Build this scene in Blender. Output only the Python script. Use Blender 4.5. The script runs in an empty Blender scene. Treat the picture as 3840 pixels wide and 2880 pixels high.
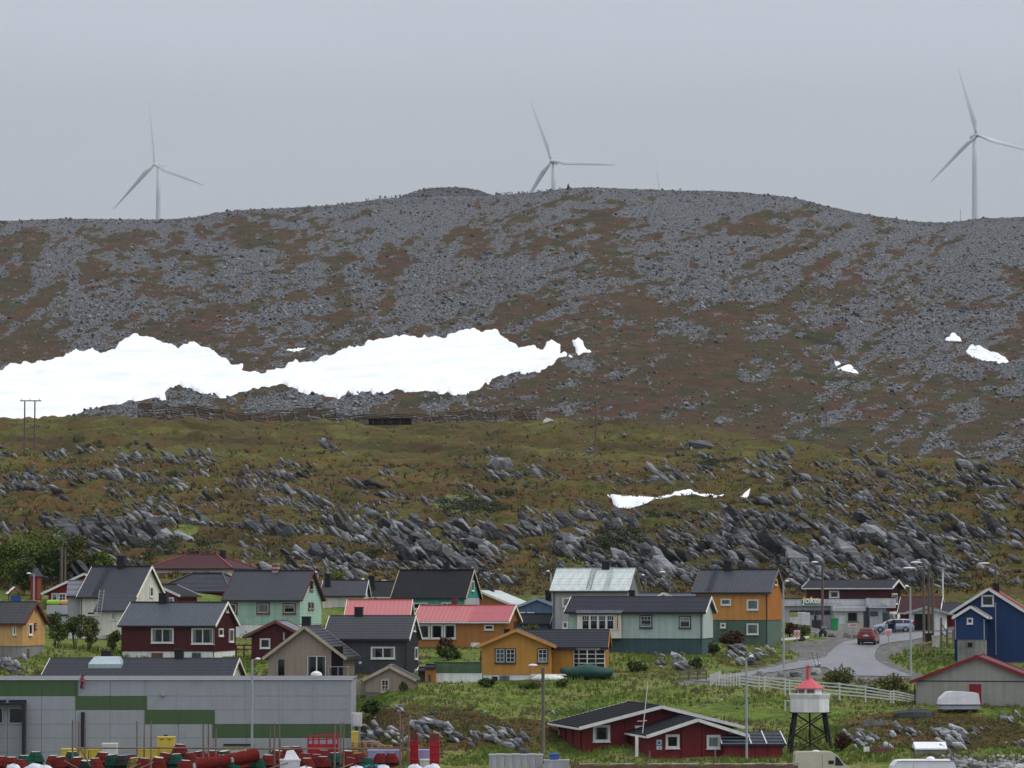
import bpy, bmesh, math, random
import numpy as np
from mathutils import Vector, Matrix
from mathutils.geometry import delaunay_2d_cdt

# ------------------------------------------------------------------ camera, sky, sun, exposure
SC = bpy.context.scene
COL = SC.collection
F, CX, HY = 13000.0, 1920.0, 2250.0           # focal length and centre in photograph pixels (3840 x 2880), eye-level row
EYE = 15.0                                    # metres above the sea
PITCH = math.atan((HY - 1440.0) / F)
cam = bpy.data.cameras.new('camera'); camo = bpy.data.objects.new('camera', cam); COL.objects.link(camo)
camo.location = (0, 0, EYE); camo.rotation_euler = (math.pi / 2 + PITCH, 0, 0)
cam.sensor_width = 36.0; cam.lens = 36.0 * F / 3840.0; cam.clip_start = 1.0; cam.clip_end = 20000.0
SC.camera = camo

W = bpy.data.worlds.new('World'); SC.world = W; W.use_nodes = True
wn, wl = W.node_tree.nodes, W.node_tree.links
wn.clear()
SUN_EL, SUN_AZ = math.radians(50), math.radians(84)      # high, to the right of the camera
out = wn.new('ShaderNodeOutputWorld'); bg = wn.new('ShaderNodeBackground')
sky = wn.new('ShaderNodeTexSky'); sky.sky_type = 'NISHITA'; sky.sun_disc = False
sky.sun_elevation = SUN_EL; sky.sun_rotation = math.radians(96); sky.air_density = 1.0; sky.dust_density = 4.0
skyS = wn.new('ShaderNodeMix'); skyS.data_type = 'RGBA'; skyS.blend_type = 'MULTIPLY'; skyS.inputs[0].default_value = 1.0
skyS.inputs[7].default_value = (0.10, 0.10, 0.10, 1)
wl.new(sky.outputs[0], skyS.inputs[6])
tc = wn.new('ShaderNodeTexCoord'); sep = wn.new('ShaderNodeSeparateXYZ'); wl.new(tc.outputs['Generated'], sep.inputs[0])
ramp = wn.new('ShaderNodeValToRGB'); cr = ramp.color_ramp        # an overcast dome: paler band at the horizon, greyer base above it, bright towards the zenith
cr.elements[0].position = 0.0; cr.elements[0].color = (0.76, 0.81, 0.90, 1)
cr.elements[1].position = 1.0; cr.elements[1].color = (1.22, 1.28, 1.40, 1)
for p, c in ((0.10, (0.74, 0.79, 0.88, 1)), (0.135, (0.62, 0.65, 0.745, 1)), (0.17, (0.515, 0.53, 0.61, 1)), (0.30, (0.62, 0.65, 0.74, 1)), (0.6, (0.95, 1.0, 1.10, 1))):
    e = cr.elements.new(p); e.color = c
wl.new(sep.outputs['Z'], ramp.inputs[0])
mapn = wn.new('ShaderNodeMapping'); mapn.inputs['Scale'].default_value = (5.0, 5.0, 26.0); wl.new(tc.outputs['Generated'], mapn.inputs[0])
cn = wn.new('ShaderNodeTexNoise'); cn.inputs['Scale'].default_value = 1.0; cn.inputs['Detail'].default_value = 4.0; cn.inputs['Roughness'].default_value = 0.45
wl.new(mapn.outputs[0], cn.inputs[0])
cmr = wn.new('ShaderNodeMapRange'); cmr.inputs[1].default_value = 0.3; cmr.inputs[2].default_value = 0.7; cmr.inputs[3].default_value = 0.92; cmr.inputs[4].default_value = 1.08
wl.new(cn.outputs[0], cmr.inputs[0])
cm = wn.new('ShaderNodeVectorMath'); cm.operation = 'SCALE'; wl.new(ramp.outputs[0], cm.inputs[0]); wl.new(cmr.outputs[0], cm.inputs['Scale'])
mx = wn.new('ShaderNodeMix'); mx.data_type = 'RGBA'; mx.inputs[0].default_value = 0.10
wl.new(cm.outputs[0], mx.inputs[6]); wl.new(skyS.outputs[2], mx.inputs[7])
bg.inputs[1].default_value = 1.0
wl.new(mx.outputs[2], bg.inputs[0]); wl.new(bg.outputs[0], out.inputs[0])

sl = bpy.data.lights.new('sun', 'SUN'); sl.energy = 1.3; sl.angle = math.radians(25); sl.color = (1.0, 0.97, 0.92)
so = bpy.data.objects.new('sun', sl); COL.objects.link(so)
so.rotation_euler = (math.pi / 2 - SUN_EL, 0, SUN_AZ)
so.location = (-50, -50, 300)

SC.view_settings.view_transform = 'Standard'; SC.view_settings.look = 'None'
SC.view_settings.exposure = 0.0; SC.view_settings.gamma = 1.0; SC.view_settings.use_curve_mapping = False
SC.render.film_transparent = False
SC.cycles.use_denoising = True
SC.cycles.max_bounces = 5; SC.cycles.diffuse_bounces = 2; SC.cycles.glossy_bounces = 2; SC.cycles.transparent_max_bounces = 6
SC.cycles.volume_bounces = 1

# ------------------------------------------------------------------ projection helpers
CP, SP = math.cos(PITCH), math.sin(PITCH)
def ray(px, py):
    a = (px - CX) / F; b = (1440.0 - py) / F
    return a, CP - b * SP, SP + b * CP
def P(px, py, Y):
    a, d, c = ray(px, py); s = Y / d
    return Vector((a * s, Y, EYE + c * s))
def zp(py, Y):
    return P(CX, py, Y).z
def pxof(x, y, z):
    z = z - EYE
    d = y * CP + z * SP; c = -y * SP + z * CP
    return CX + F * x / d, 1440.0 - F * c / d

# ------------------------------------------------------------------ numpy noise
def _h(ix, iy, s):
    n = (ix * 374761393 + iy * 668265263 + s * 1442695041) & 0xFFFFFFFF
    n = ((n ^ (n >> 13)) * 1274126177) & 0xFFFFFFFF
    n = n ^ (n >> 16)
    return (n & 0xFFFF) / 65535.0
def vnoise(x, y, s=0):
    x = np.asarray(x, float); y = np.asarray(y, float)
    fx = np.floor(x); fy = np.floor(y); ix = fx.astype(np.int64); iy = fy.astype(np.int64)
    u = x - fx; v = y - fy; u = u * u * u * (u * (u * 6 - 15) + 10); v = v * v * v * (v * (v * 6 - 15) + 10)
    a = _h(ix, iy, s); b = _h(ix + 1, iy, s); c = _h(ix, iy + 1, s); d = _h(ix + 1, iy + 1, s)
    return (a * (1 - u) + b * u) * (1 - v) + (c * (1 - u) + d * u) * v
def fbm(x, y, s=0, o=4, g=0.5):
    t = 0; a = 1; n = 0
    for i in range(o):
        t = t + a * vnoise(x * 2 ** i + 17.3 * i, y * 2 ** i - 9.1 * i, s + i); n += a; a *= g
    return t / n
def sst(a, b, x):
    t = np.clip((x - a) / (b - a), 0, 1); return t * t * (3 - 2 * t)

# ------------------------------------------------------------------ mesh helpers
def tag(o, label=None, cat=None, group=None, kind=None):
    if label: o['label'] = label
    if cat: o['category'] = cat
    if group: o['group'] = group
    if kind: o['kind'] = kind
    return o
def empty(name, loc, rz=0.0, label=None, cat=None, group=None):
    o = bpy.data.objects.new(name, None); COL.objects.link(o)
    o.location = loc; o.rotation_euler = (0, 0, rz); o.empty_display_size = 0.5
    return tag(o, label, cat, group)
def link(name, me, parent=None):
    o = bpy.data.objects.new(name, me); COL.objects.link(o)
    if parent is not None: o.parent = parent
    return o
class MB:
    def __init__(s): s.v = []; s.f = []; s.m = []
    def add(s, vs, fs, mi=0):
        n = len(s.v); s.v += [tuple(q) for q in vs]; s.f += [tuple(i + n for i in f) for f in fs]; s.m += [mi] * len(fs)
        return s
    def box(s, x0, x1, y0, y1, z0, z1, mi=0):
        return s.add([(x0, y0, z0), (x1, y0, z0), (x1, y1, z0), (x0, y1, z0), (x0, y0, z1), (x1, y0, z1), (x1, y1, z1), (x0, y1, z1)],
                     [(0, 3, 2, 1), (4, 5, 6, 7), (0, 1, 5, 4), (1, 2, 6, 5), (2, 3, 7, 6), (3, 0, 4, 7)], mi)
    def bar(s, p, q, w, h, up=(0, 0, 1), mi=0):
        p = Vector(p); q = Vector(q); d = (q - p).normalized(); u = Vector(up)
        r = d.cross(u)
        if r.length < 1e-4: r = d.cross(Vector((0, 1, 0)))
        r.normalize(); u = r.cross(d).normalized(); r = r * (w / 2); u = u * (h / 2)
        vs = [p - r - u, p + r - u, p + r + u, p - r + u, q - r - u, q + r - u, q + r + u, q - r + u]
        return s.add(vs, [(0, 1, 2, 3), (7, 6, 5, 4), (0, 4, 5, 1), (1, 5, 6, 2), (2, 6, 7, 3), (3, 7, 4, 0)], mi)
    def tube(s, p, q, r0, r1=None, n=8, mi=0):
        r1 = r0 if r1 is None else r1
        p = Vector(p); q = Vector(q); d = (q - p).normalized()
        a = d.orthogonal().normalized(); b = d.cross(a)
        vs = []
        for c, r in ((p, r0), (q, r1)):
            for i in range(n):
                t = 2 * math.pi * i / n; vs.append(c + (a * math.cos(t) + b * math.sin(t)) * r)
        fs = [(i, (i + 1) % n, n + (i + 1) % n, n + i) for i in range(n)] + [tuple(range(n - 1, -1, -1)), tuple(range(n, 2 * n))]
        return s.add(vs, fs, mi)
    def path(s, pts, r, n=6, mi=0):
        for a, b in zip(pts[:-1], pts[1:]): s.tube(a, b, r, n=n, mi=mi)
        return s
    def lathe(s, prof, n=12, c=(0, 0, 0), mi=0, caps=True, a0=0.0):
        vs = []
        for r, z in prof:
            for i in range(n):
                t = a0 + 2 * math.pi * i / n; vs.append((c[0] + r * math.cos(t), c[1] + r * math.sin(t), c[2] + z))
        fs = []
        for k in range(len(prof) - 1):
            for i in range(n):
                j = (i + 1) % n; fs.append((k * n + i, k * n + j, (k + 1) * n + j, (k + 1) * n + i))
        if caps:
            fs.append(tuple(range(n - 1, -1, -1))); k = (len(prof) - 1) * n; fs.append(tuple(range(k, k + n)))
        return s.add(vs, fs, mi)
    def prism(s, poly, axis, a, b, mi=0):
        # poly: 2D outline in the two other axes, extruded from a to b along axis
        n = len(poly)
        def mk(p, t):
            return (t, p[0], p[1]) if axis == 'x' else (p[0], t, p[1]) if axis == 'y' else (p[0], p[1], t)
        vs = [mk(p, a) for p in poly] + [mk(p, b) for p in poly]
        fs = [tuple(range(n - 1, -1, -1)), tuple(range(n, 2 * n))] + [(i, (i + 1) % n, n + (i + 1) % n, n + i) for i in range(n)]
        return s.add(vs, fs, mi)
    def mesh(s, name, mats, smooth=False, fix=True):
        me = bpy.data.meshes.new(name); me.from_pydata(s.v, [], s.f)
        for m in (mats if isinstance(mats, (list, tuple)) else [mats]): me.materials.append(m)
        if any(s.m): me.polygons.foreach_set('material_index', s.m)
        if fix:
            bm = bmesh.new(); bm.from_mesh(me); bmesh.ops.recalc_face_normals(bm, faces=bm.faces); bm.to_mesh(me); bm.free()
        if smooth: me.polygons.foreach_set('use_smooth', [True] * len(me.polygons))
        me.update(); return me
    def build(s, name, mats, parent=None, smooth=False, fix=True, **kw):
        o = link(name, s.mesh(name, mats, smooth, fix), parent)
        tag(o, **kw); return o
def npmesh(name, V, T, mats, parent=None, smooth=False, attrs=None):
    me = bpy.data.meshes.new(name)
    V = np.asarray(V, np.float32); T = np.asarray(T, np.int32)
    k = T.shape[1]
    me.vertices.add(len(V)); me.vertices.foreach_set('co', V.ravel())
    me.loops.add(T.size); me.loops.foreach_set('vertex_index', T.ravel())
    me.polygons.add(len(T)); me.polygons.foreach_set('loop_start', np.arange(0, T.size, k, dtype=np.int32))
    me.polygons.foreach_set('loop_total', np.full(len(T), k, np.int32))
    if smooth: me.polygons.foreach_set('use_smooth', np.ones(len(T), bool))
    for m in (mats if isinstance(mats, (list, tuple)) else [mats]): me.materials.append(m)
    me.update(calc_edges=True)
    for an, av in (attrs or {}).items():
        av = np.asarray(av, np.float32)
        if av.ndim == 1:
            a = me.attributes.new(an, 'FLOAT', 'POINT'); a.data.foreach_set('value', av)
        else:
            a = me.attributes.new(an, 'FLOAT_COLOR', 'POINT')
            a.data.foreach_set('color', np.concatenate([av, np.ones((len(av), 1), np.float32)], 1).ravel())
    me.validate()
    return link(name, me, parent)

# ------------------------------------------------------------------ materials
MATS = {}
class NT:
    def __init__(s, name):
        s.m = bpy.data.materials.new(name); s.m.use_nodes = True; s.n = s.m.node_tree.nodes; s.l = s.m.node_tree.links
        s.b = s.n['Principled BSDF']; s.out = s.n['Material Output']
    def node(s, t, **kw):
        n = s.n.new(t)
        for k, v in kw.items(): setattr(n, k, v)
        return n
    def pos(s): return s.node('ShaderNodeNewGeometry').outputs['Position']
    def obj(s): return s.node('ShaderNodeTexCoord').outputs['Object']
    def scale(s, v, sc):
        m = s.node('ShaderNodeMapping'); m.inputs['Scale'].default_value = sc; s.l.new(v, m.inputs[0]); return m.outputs[0]
    def rot(s, v, r, sc=(1, 1, 1)):
        m = s.node('ShaderNodeMapping'); m.inputs['Rotation'].default_value = r; m.inputs['Scale'].default_value = sc; s.l.new(v, m.inputs[0]); return m.outputs[0]
    def noise(s, v, sc, det=3.0, rough=0.55, out=0):
        n = s.node('ShaderNodeTexNoise'); n.inputs['Scale'].default_value = sc; n.inputs['Detail'].default_value = det; n.inputs['Roughness'].default_value = rough
        s.l.new(v, n.inputs[0]); return n.outputs[out]
    def rng(s, v, a, b, c, d):
        m = s.node('ShaderNodeMapRange'); 
        for i, q in enumerate((a, b, c, d)): m.inputs[i + 1].default_value = q
        s.l.new(v, m.inputs[0]); return m.outputs[0]
    def math(s, op, a, b=None):
        m = s.node('ShaderNodeMath', operation=op)
        for i, q in enumerate((a, b)):
            if q is None: continue
            if isinstance(q, (int, float)): m.inputs[i].default_value = q
            else: s.l.new(q, m.inputs[i])
        return m.outputs[0]
    def mix(s, f, a, b, blend='MIX'):
        m = s.node('ShaderNodeMix', data_type='RGBA', blend_type=blend)
        if isinstance(f, (int, float)): m.inputs[0].default_value = f
        else: s.l.new(f, m.inputs[0])
        for i, q in ((6, a), (7, b)):
            if isinstance(q, (tuple, list)): m.inputs[i].default_value = tuple(q)[:3] + (1,)
            else: s.l.new(q, m.inputs[i])
        return m.outputs[2]
    def vscale(s, c, f):
        m = s.node('ShaderNodeVectorMath', operation='SCALE'); s.l.new(c, m.inputs[0])
        if isinstance(f, (int, float)): m.inputs['Scale'].default_value = f
        else: s.l.new(f, m.inputs['Scale'])
        return m.outputs[0]
    def attr(s, name, o='Fac'): return s.node('ShaderNodeAttribute', attribute_name=name).outputs[o]
    def ramp(s, f, stops):
        r = s.node('ShaderNodeValToRGB'); e = r.color_ramp.elements
        e[0].position, e[0].color = stops[0][0], tuple(stops[0][1]) + (1,)
        e[1].position, e[1].color = stops[-1][0], tuple(stops[-1][1]) + (1,)
        for p, c in stops[1:-1]: k = e.new(p); k.color = tuple(c) + (1,)
        s.l.new(f, r.inputs[0]); return r.outputs[0]
    def bump(s, h, dist, st=1.0):
        b = s.node('ShaderNodeBump'); b.inputs['Strength'].default_value = st; b.inputs['Distance'].default_value = dist
        s.l.new(h, b.inputs['Height']); s.l.new(b.outputs[0], s.b.inputs['Normal'])
    def col(s, c):
        if isinstance(c, (tuple, list)): s.b.inputs['Base Color'].default_value = tuple(c)[:3] + (1,)
        else: s.l.new(c, s.b.inputs['Base Color'])
        return s
    def rough(s, r, spec=0.3, metal=0.0):
        if isinstance(r, (int, float)): s.b.inputs['Roughness'].default_value = r
        else: s.l.new(r, s.b.inputs['Roughness'])
        s.b.inputs['Specular IOR Level'].default_value = spec; s.b.inputs['Metallic'].default_value = metal; return s

def srgb(r, g, b):
    f = lambda c: (c / 255 / 12.92) if c / 255 <= 0.04045 else ((c / 255 + 0.055) / 1.055) ** 2.4
    return (f(r), f(g), f(b))
def paint(name, c, rough=0.6, var=0.14, streak=0.12, spec=0.3, metal=0.0, grime=0.10):
    """painted boards or sheet: patchy weathering, vertical rain streaks, a little grime"""
    if name in MATS: return MATS[name]
    t = NT(name); o = t.obj()
    n1 = t.noise(o, 0.9, 4, 0.6); n2 = t.noise(t.scale(o, (3.2, 3.2, 0.22)), 1.0, 3); n3 = t.noise(o, 9.0, 3)
    k = t.math('MULTIPLY', t.rng(n1, 0.3, 0.7, 1 - var, 1 + var), t.rng(n2, 0.3, 0.7, 1 - streak, 1 + streak))
    k = t.math('MULTIPLY', k, t.rng(n3, 0.3, 0.7, 0.95, 1.05))
    cc = t.vscale(t.mix(0.0, c, c), k)
    cc = t.mix(t.rng(n1, 0.55, 0.85, 0.0, grime * 3), cc, tuple(0.5 * q + 0.03 for q in c))
    t.col(cc).rough(t.rng(n1, 0.3, 0.7, max(0.05, rough - 0.08), min(1, rough + 0.1)), spec, metal)
    MATS[name] = t.m; return t.m
# ------------------------------------------------------------------ terrain: heights from surveyed points, thin-plate spline
_ctl = []
def G(px, py, Y): _ctl.append((px, Y, zp(py, Y)))
def Gz(px, Y, z): _ctl.append((px, Y, z))
for px in (-1500, -500, 300, 1000, 1700, 2400, 3100, 3800, 4500, 5400):
    Gz(px, 238, 2.1); Gz(px, 222, 2.0); Gz(px, 190, 1.9)
for px in (-1500, -400, 300, 800, 1290): Gz(px, 264, 2.7)
for q in ((1500, 2800, 253), (1700, 2830, 251), (1500, 2700, 262), (1500, 2625, 272), (1900, 2750, 258), (1900, 2625, 275), (2100, 2562, 288), (1700, 2592, 282),
          (2400, 2700, 268), (2400, 2620, 277), (2700, 2600, 278), (2650, 2545, 292), (2300, 2830, 250), (2700, 2850, 249), (3000, 2850, 250),
          (3050, 2700, 266), (3200, 2650, 272), (3400, 2660, 266), (3700, 2660, 266), (4200, 2660, 266), (3200, 2800, 252), (3600, 2780, 253), (3840, 2760, 255), (3500, 2850, 247),
          (3840, 2848, 247), (4600, 2800, 252), (3450, 2560, 287), (3840, 2520, 292), (3050, 2530, 293), (3350, 2535, 292), (3150, 2480, 307),
          (3200, 2430, 328), (3260, 2415, 338), (3500, 2375, 352), (3050, 2380, 352), (3150, 2362, 362), (2950, 2420, 335), (2750, 2510, 300),
          (3300, 2480, 312), (3600, 2470, 308), (3750, 2480, 307), (4300, 2480, 307), (2877, 2424, 330), (2633, 2460, 311), (2300, 2445, 314),
          (2500, 2520, 297), (2270, 2500, 300), (2000, 2548, 292), (1700, 2430, 330), (1900, 2422, 331), (1700, 2490, 308), (1500, 2549, 297),
          (1250, 2560, 289), (1450, 2595, 279), (1000, 2471, 314), (860, 2471, 315), (500, 2471, 316), (150, 2472, 299), (0, 2490, 296), (-400, 2480, 300), (60, 2530, 282),
          (400, 2395, 338), (1100, 2420, 345), (250, 2285, 378), (0, 2270, 380), (1300, 2300, 365), (1700, 2310, 370), (2050, 2345, 362),
          (2250, 2368, 345), (2750, 2330, 360), (3000, 2330, 370), (3400, 2363, 362), (3600, 2350, 365), (3340, 2362, 381), (3150, 2362, 379), (3450, 2361, 377), (3050, 2352, 378), (-700, 2270, 380), (4500, 2350, 365),
          (0, 2200, 395), (400, 2150, 400), (800, 2120, 405), (1300, 2200, 400), (1750, 2200, 400), (2100, 2230, 392), (2500, 2240, 392),
          (3000, 2230, 395), (3300, 2205, 400), (3550, 2240, 392), (3840, 2200, 395), (-1500, 2200, 395), (5400, 2200, 395)): G(*q)
Gz(350, 286, 6.6); Gz(650, 286, 6.6); Gz(900, 284, 6.6)
for px in (-1200, -500, 0, 150, 500, 900, 1250): Gz(px, 250, 2.2); Gz(px, 258, 2.4); Gz(px, 273, 4.0)
for q in ((2090, 2818, 257), (2190, 2838, 254), (2430, 2852, 249), (2560, 2850, 250), (2780, 2852, 249), (2930, 2850, 250), (2750, 2800, 258), (2120, 2780, 262)): G(*q)
for px in (-1500, -400, 300, 900, 1500, 2100, 2700, 3300, 3900, 5400):
    G(px, 2100, 428); G(px, 2000, 478); G(px, 1900, 535); G(px, 1805, 600)
for q in ((-1500, 1700, 655), (-400, 1700, 650), (300, 1700, 650), (900, 1700, 665), (1500, 1705, 685), (2100, 1705, 690), (2700, 1715, 690), (3300, 1745, 670)): G(*q)
CREST = [(-1500, 1590, 800), (0, 1586, 810), (600, 1590, 815), (1200, 1598, 820), (2000, 1586, 825), (2500, 1603, 815), (2800, 1640, 790), (3100, 1690, 750), (3500, 1735, 710), (3840, 1752, 690), (5400, 1765, 680)]
for px, py, Y in CREST:
    G(px, py, Y); z = zp(py, Y); Gz(px, 950, z - 2.0); Gz(px, 1150, z - 6.0)
_C = np.array(_ctl)
def _dom(px, Y): return px / 500.0, 8.0 * np.log(Y)
_cu, _cw = _dom(_C[:, 0], _C[:, 1])
def _ker(r2): return np.where(r2 > 1e-9, 0.5 * r2 * np.log(np.maximum(r2, 1e-9)), 0.0)
_n = len(_C); _A = np.zeros((_n + 3, _n + 3))
_A[:_n, :_n] = _ker((_cu[:, None] - _cu[None]) ** 2 + (_cw[:, None] - _cw[None]) ** 2) + np.eye(_n) * 0.02
_A[:_n, _n] = 1; _A[:_n, _n + 1] = _cu; _A[:_n, _n + 2] = _cw; _A[_n:, :_n] = _A[:_n, _n:].T
_wt = np.linalg.solve(_A, np.concatenate([_C[:, 2], np.zeros(3)]))
def H0(x, y):
    x = np.asarray(x, float); y = np.asarray(y, float); sh = x.shape
    x = x.ravel(); y = y.ravel(); px = CX + F * x / np.maximum(y, 1.0) ; u, w = _dom(px, np.maximum(y, 150.0))
    o = np.empty_like(u)
    for i in range(0, len(u), 20000):
        a, b = u[i:i + 20000], w[i:i + 20000]
        k = _ker((a[:, None] - _cu[None]) ** 2 + (b[:, None] - _cw[None]) ** 2)
        o[i:i + 20000] = k @ _wt[:_n] + _wt[_n] + _wt[_n + 1] * a + _wt[_n + 2] * b
    return o.reshape(sh)

# rays against the smooth ground
_YS = np.concatenate([np.arange(226, 430, 1.0), np.arange(430, 1000, 3.0)])
_PXS = np.arange(-1500, 5401, 20.0)
_gx, _gy = np.meshgrid(_PXS, _YS)
_gz = H0((_gx - CX) / F * _gy, _gy)
_gpy = pxof((_gx - CX) / F * _gy, _gy, _gz)[1]           # image row of each ground sample
def hit(px, py, ymin=0.0):
    """nearest ground point seen at a pixel of the photograph"""
    i = np.clip((px + 1500) / 20.0, 0, len(_PXS) - 1.001); i0 = int(i); f = i - i0
    r = _gpy[:, i0] * (1 - f) + _gpy[:, i0 + 1] * f
    ok = np.nonzero((r <= py) & (_YS >= ymin))[0]
    if len(ok) == 0: Y = 990.0
    else:
        k = ok[0]
        if k == 0: Y = _YS[0]
        else: t = (r[k - 1] - py) / max(1e-6, r[k - 1] - r[k]); Y = _YS[k - 1] + (_YS[k] - _YS[k - 1]) * min(max(t, 0), 1)
    x = (px - CX) / F * Y
    return Vector((x, Y, float(H0(x, Y))))

def inpoly(px, py, poly):
    px = np.asarray(px); py = np.asarray(py); c = np.zeros(px.shape, bool); n = len(poly)
    for i in range(n):
        x0, y0 = poly[i]; x1, y1 = poly[(i + 1) % n]
        if y0 == y1: continue
        c ^= ((y0 > py) != (y1 > py)) & (px < (x1 - x0) * (py - y0) / (y1 - y0) + x0)
    return c
def world_poly(pp): return [tuple(hit(x, y)[:2]) for x, y in pp]
# paved and gravelled places (outlines surveyed from the photograph, kept as ground coordinates)
YARD = [(2930, 2425), (3012, 2405), (3110, 2402), (3118, 2394), (3075, 2382), (3020, 2362), (3060, 2355), (3390, 2352), (3560, 2355), (3620, 2368), (3560, 2384), (3480, 2392), (3440, 2402),
        (3375, 2440), (3310, 2462), (3308, 2476), (3360, 2505), (3440, 2535), (3440, 2546), (3280, 2547), (3190, 2545), (3080, 2542), (2990, 2547), (2800, 2552), (2650, 2562), (2560, 2566), (2600, 2550), (2800, 2520), (2900, 2498), (3005, 2468), (3012, 2452), (2960, 2435)]
ROAD = [(3500, 2371), (3600, 2371), (3600, 2380), (3500, 2384), (3410, 2402), (3340, 2410), (3298, 2420), (3283, 2436), (3275, 2462), (3282, 2478), (3330, 2505), (3400, 2530), (3420, 2537), (3330, 2538), (3200, 2536), (3130, 2526),
        (3095, 2505), (3050, 2500), (2960, 2512), (2800, 2536), (2640, 2556), (2600, 2556), (2700, 2536), (2860, 2510), (2990, 2482), (3090, 2468), (3102, 2455), (3126, 2428), (3170, 2406), (3230, 2396), (3300, 2386), (3380, 2376)]
wYARD = world_poly(YARD); wROAD = world_poly(ROAD)
def polydist(x, y, poly):
    d = np.full(x.shape, 1e9); n = len(poly)
    for i in range(n):
        ax, ay = poly[i]; bx, by = poly[(i + 1) % n]; L = (bx - ax) ** 2 + (by - ay) ** 2 + 1e-9
        t = np.clip(((x - ax) * (bx - ax) + (y - ay) * (by - ay)) / L, 0, 1)
        d = np.minimum(d, np.hypot(x - ax - t * (bx - ax), y - ay - t * (by - ay)))
    return np.where(inpoly(x, y, poly), -d, d)
def Hn(x, y):
    """ground with its hummocks"""
    x = np.asarray(x, float); y = np.asarray(y, float)
    z = H0(x, y)
    far = sst(395, 440, y)
    n = (fbm(x / 9, y / 9, 3, 4) - 0.5) * (0.55 + 3.6 * far) + (fbm(x / 2.2, y / 2.2, 9, 2) - 0.5) * (0.22 + 0.7 * far)
    flat = sst(0.3, 6.0, np.minimum(polydist(x, y, wYARD), polydist(x, y, wROAD))) if np.any(y < 400) else 1.0
    flat = flat * (0.15 + 0.85 * sst(244, 254, y))
    return z + n * flat

# where bedrock breaks the turf: one field for the ground colour and for the slabs that stand on it
SLABZ = ((350, 1800, 640, 120, 1.0), (300, 1990, 700, 140, 1.0), (1300, 1950, 420, 170, 1.1), (1250, 2100, 500, 80, 0.8), (1650, 2080, 320, 110, 1.3), (2000, 2060, 350, 120, 0.9), (2450, 1795, 380, 75, 1.0), (2500, 1950, 500, 110, 0.75),
         (2350, 2120, 500, 120, 1.2), (2700, 2090, 300, 110, 1.0), (3100, 1790, 500, 80, 1.1), (3200, 1950, 600, 140, 0.9), (3500, 1825, 420, 85, 1.05), (3300, 2130, 600, 100, 1.2), (3650, 2080, 350, 130, 0.9), (1900, 1780, 170, 70, 0.8), (-500, 1950, 700, 250, 0.9), (4400, 1950, 700, 250, 0.9))
def slab_field(px, py):
    px = np.asarray(px, float); py = np.asarray(py, float); d = np.zeros(px.shape)
    for cx_, cy_, rx_, ry_, k in SLABZ: d = np.maximum(d, k * np.exp(-((px - cx_) / rx_) ** 2 - ((py - cy_) / ry_) ** 2))
    n = fbm(px / 120 + py / 300, py / 46 - px / 260, 91, 4, 0.55)
    return np.clip((d * 1.0 + (n - 0.5) * 3.0 - 0.22) * 1.5, 0, 1) * (d > 0.08)
# the ground sheet: town, hillside and plateau
cols = np.concatenate([np.arange(-1500, -100, 40.0), np.arange(-100, 3941, 9.0), np.arange(3960, 5401, 40.0)])
rows = np.concatenate([[188, 200, 212, 222], np.arange(228, 420, 1.15), np.arange(420, 640, 1.5), np.arange(640, 960, 2.6), [980, 1050, 1150]])
gx, gy = np.meshgrid(cols, rows); X = (gx - CX) / F * gy; Yg = gy; Z = Hn(X, Yg)
ppx, ppy = pxof(X, Yg, Z)
# what grows where: lush = mown or rank grass of the town, heath elsewhere, bare = gravel and soil
wob = (fbm(X / 14, Yg / 14, 21, 3) - 0.5)
lush = 1 - sst(365, 402, Yg + wob * 40)
for cx_, cy_, rx_, ry_, k_ in ((3500, 2745, 460, 85, 0.97), (1600, 2735, 350, 95, 0.97), (1950, 2760, 190, 75, 0.9), (2480, 2520, 180, 45, 0.5), (2800, 2470, 140, 50, 0.55), (200, 2530, 90, 30, 0.8)):
    d = ((ppx - cx_) / rx_) ** 2 + ((ppy - cy_) / ry_) ** 2
    lush = lush * (1 - k_ * (1 - sst(0.35, 1.1, d + wob * 1.2)) * (Yg < 330))
for cx_, cy_, rx_, ry_ in ((1500, 2440, 420, 60), (700, 1980, 60, 30), (1720, 1890, 120, 40), (2200, 2090, 150, 40), (1250, 2230, 150, 60)):
    d = ((ppx - cx_) / rx_) ** 2 + ((ppy - cy_) / ry_) ** 2
    lush = np.maximum(lush, 0.75 * (1 - sst(0.3, 1.1, d + wob)))
plateau = sst(0.5, 0.9, sst(1780, 1690, ppy)) * (Yg > 560)
bare = (1 - sst(-0.5, 1.6, polydist(X, Yg, wYARD))) * (Yg < 400) + (1 - sst(240, 246, Yg + wob * 5)) * 0.9
bare = np.maximum(bare, 0.8 * (1 - sst(0.2, 1.0, ((ppx - 3260) / 200) ** 2 + ((ppy - 2562) / 14) ** 2 + wob * 0.6)) * (Yg < 320))
sfield = slab_field(ppx, ppy) * sst(396, 412, Yg)
stony = np.clip(0.14 + 0.30 * sfield, 0, 1) * sst(400, 425, Yg) * (1 - 0.6 * plateau) + 0.14 * plateau * sst(2000, 2600, ppx)
nr, nc = gx.shape
idx = np.arange(nr * nc).reshape(nr, nc)
Q = np.stack([idx[:-1, :-1], idx[:-1, 1:], idx[1:, 1:], idx[1:, :-1]], -1).reshape(-1, 4)
V = np.stack([X, Yg, Z], -1).reshape(-1, 3)
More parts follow.
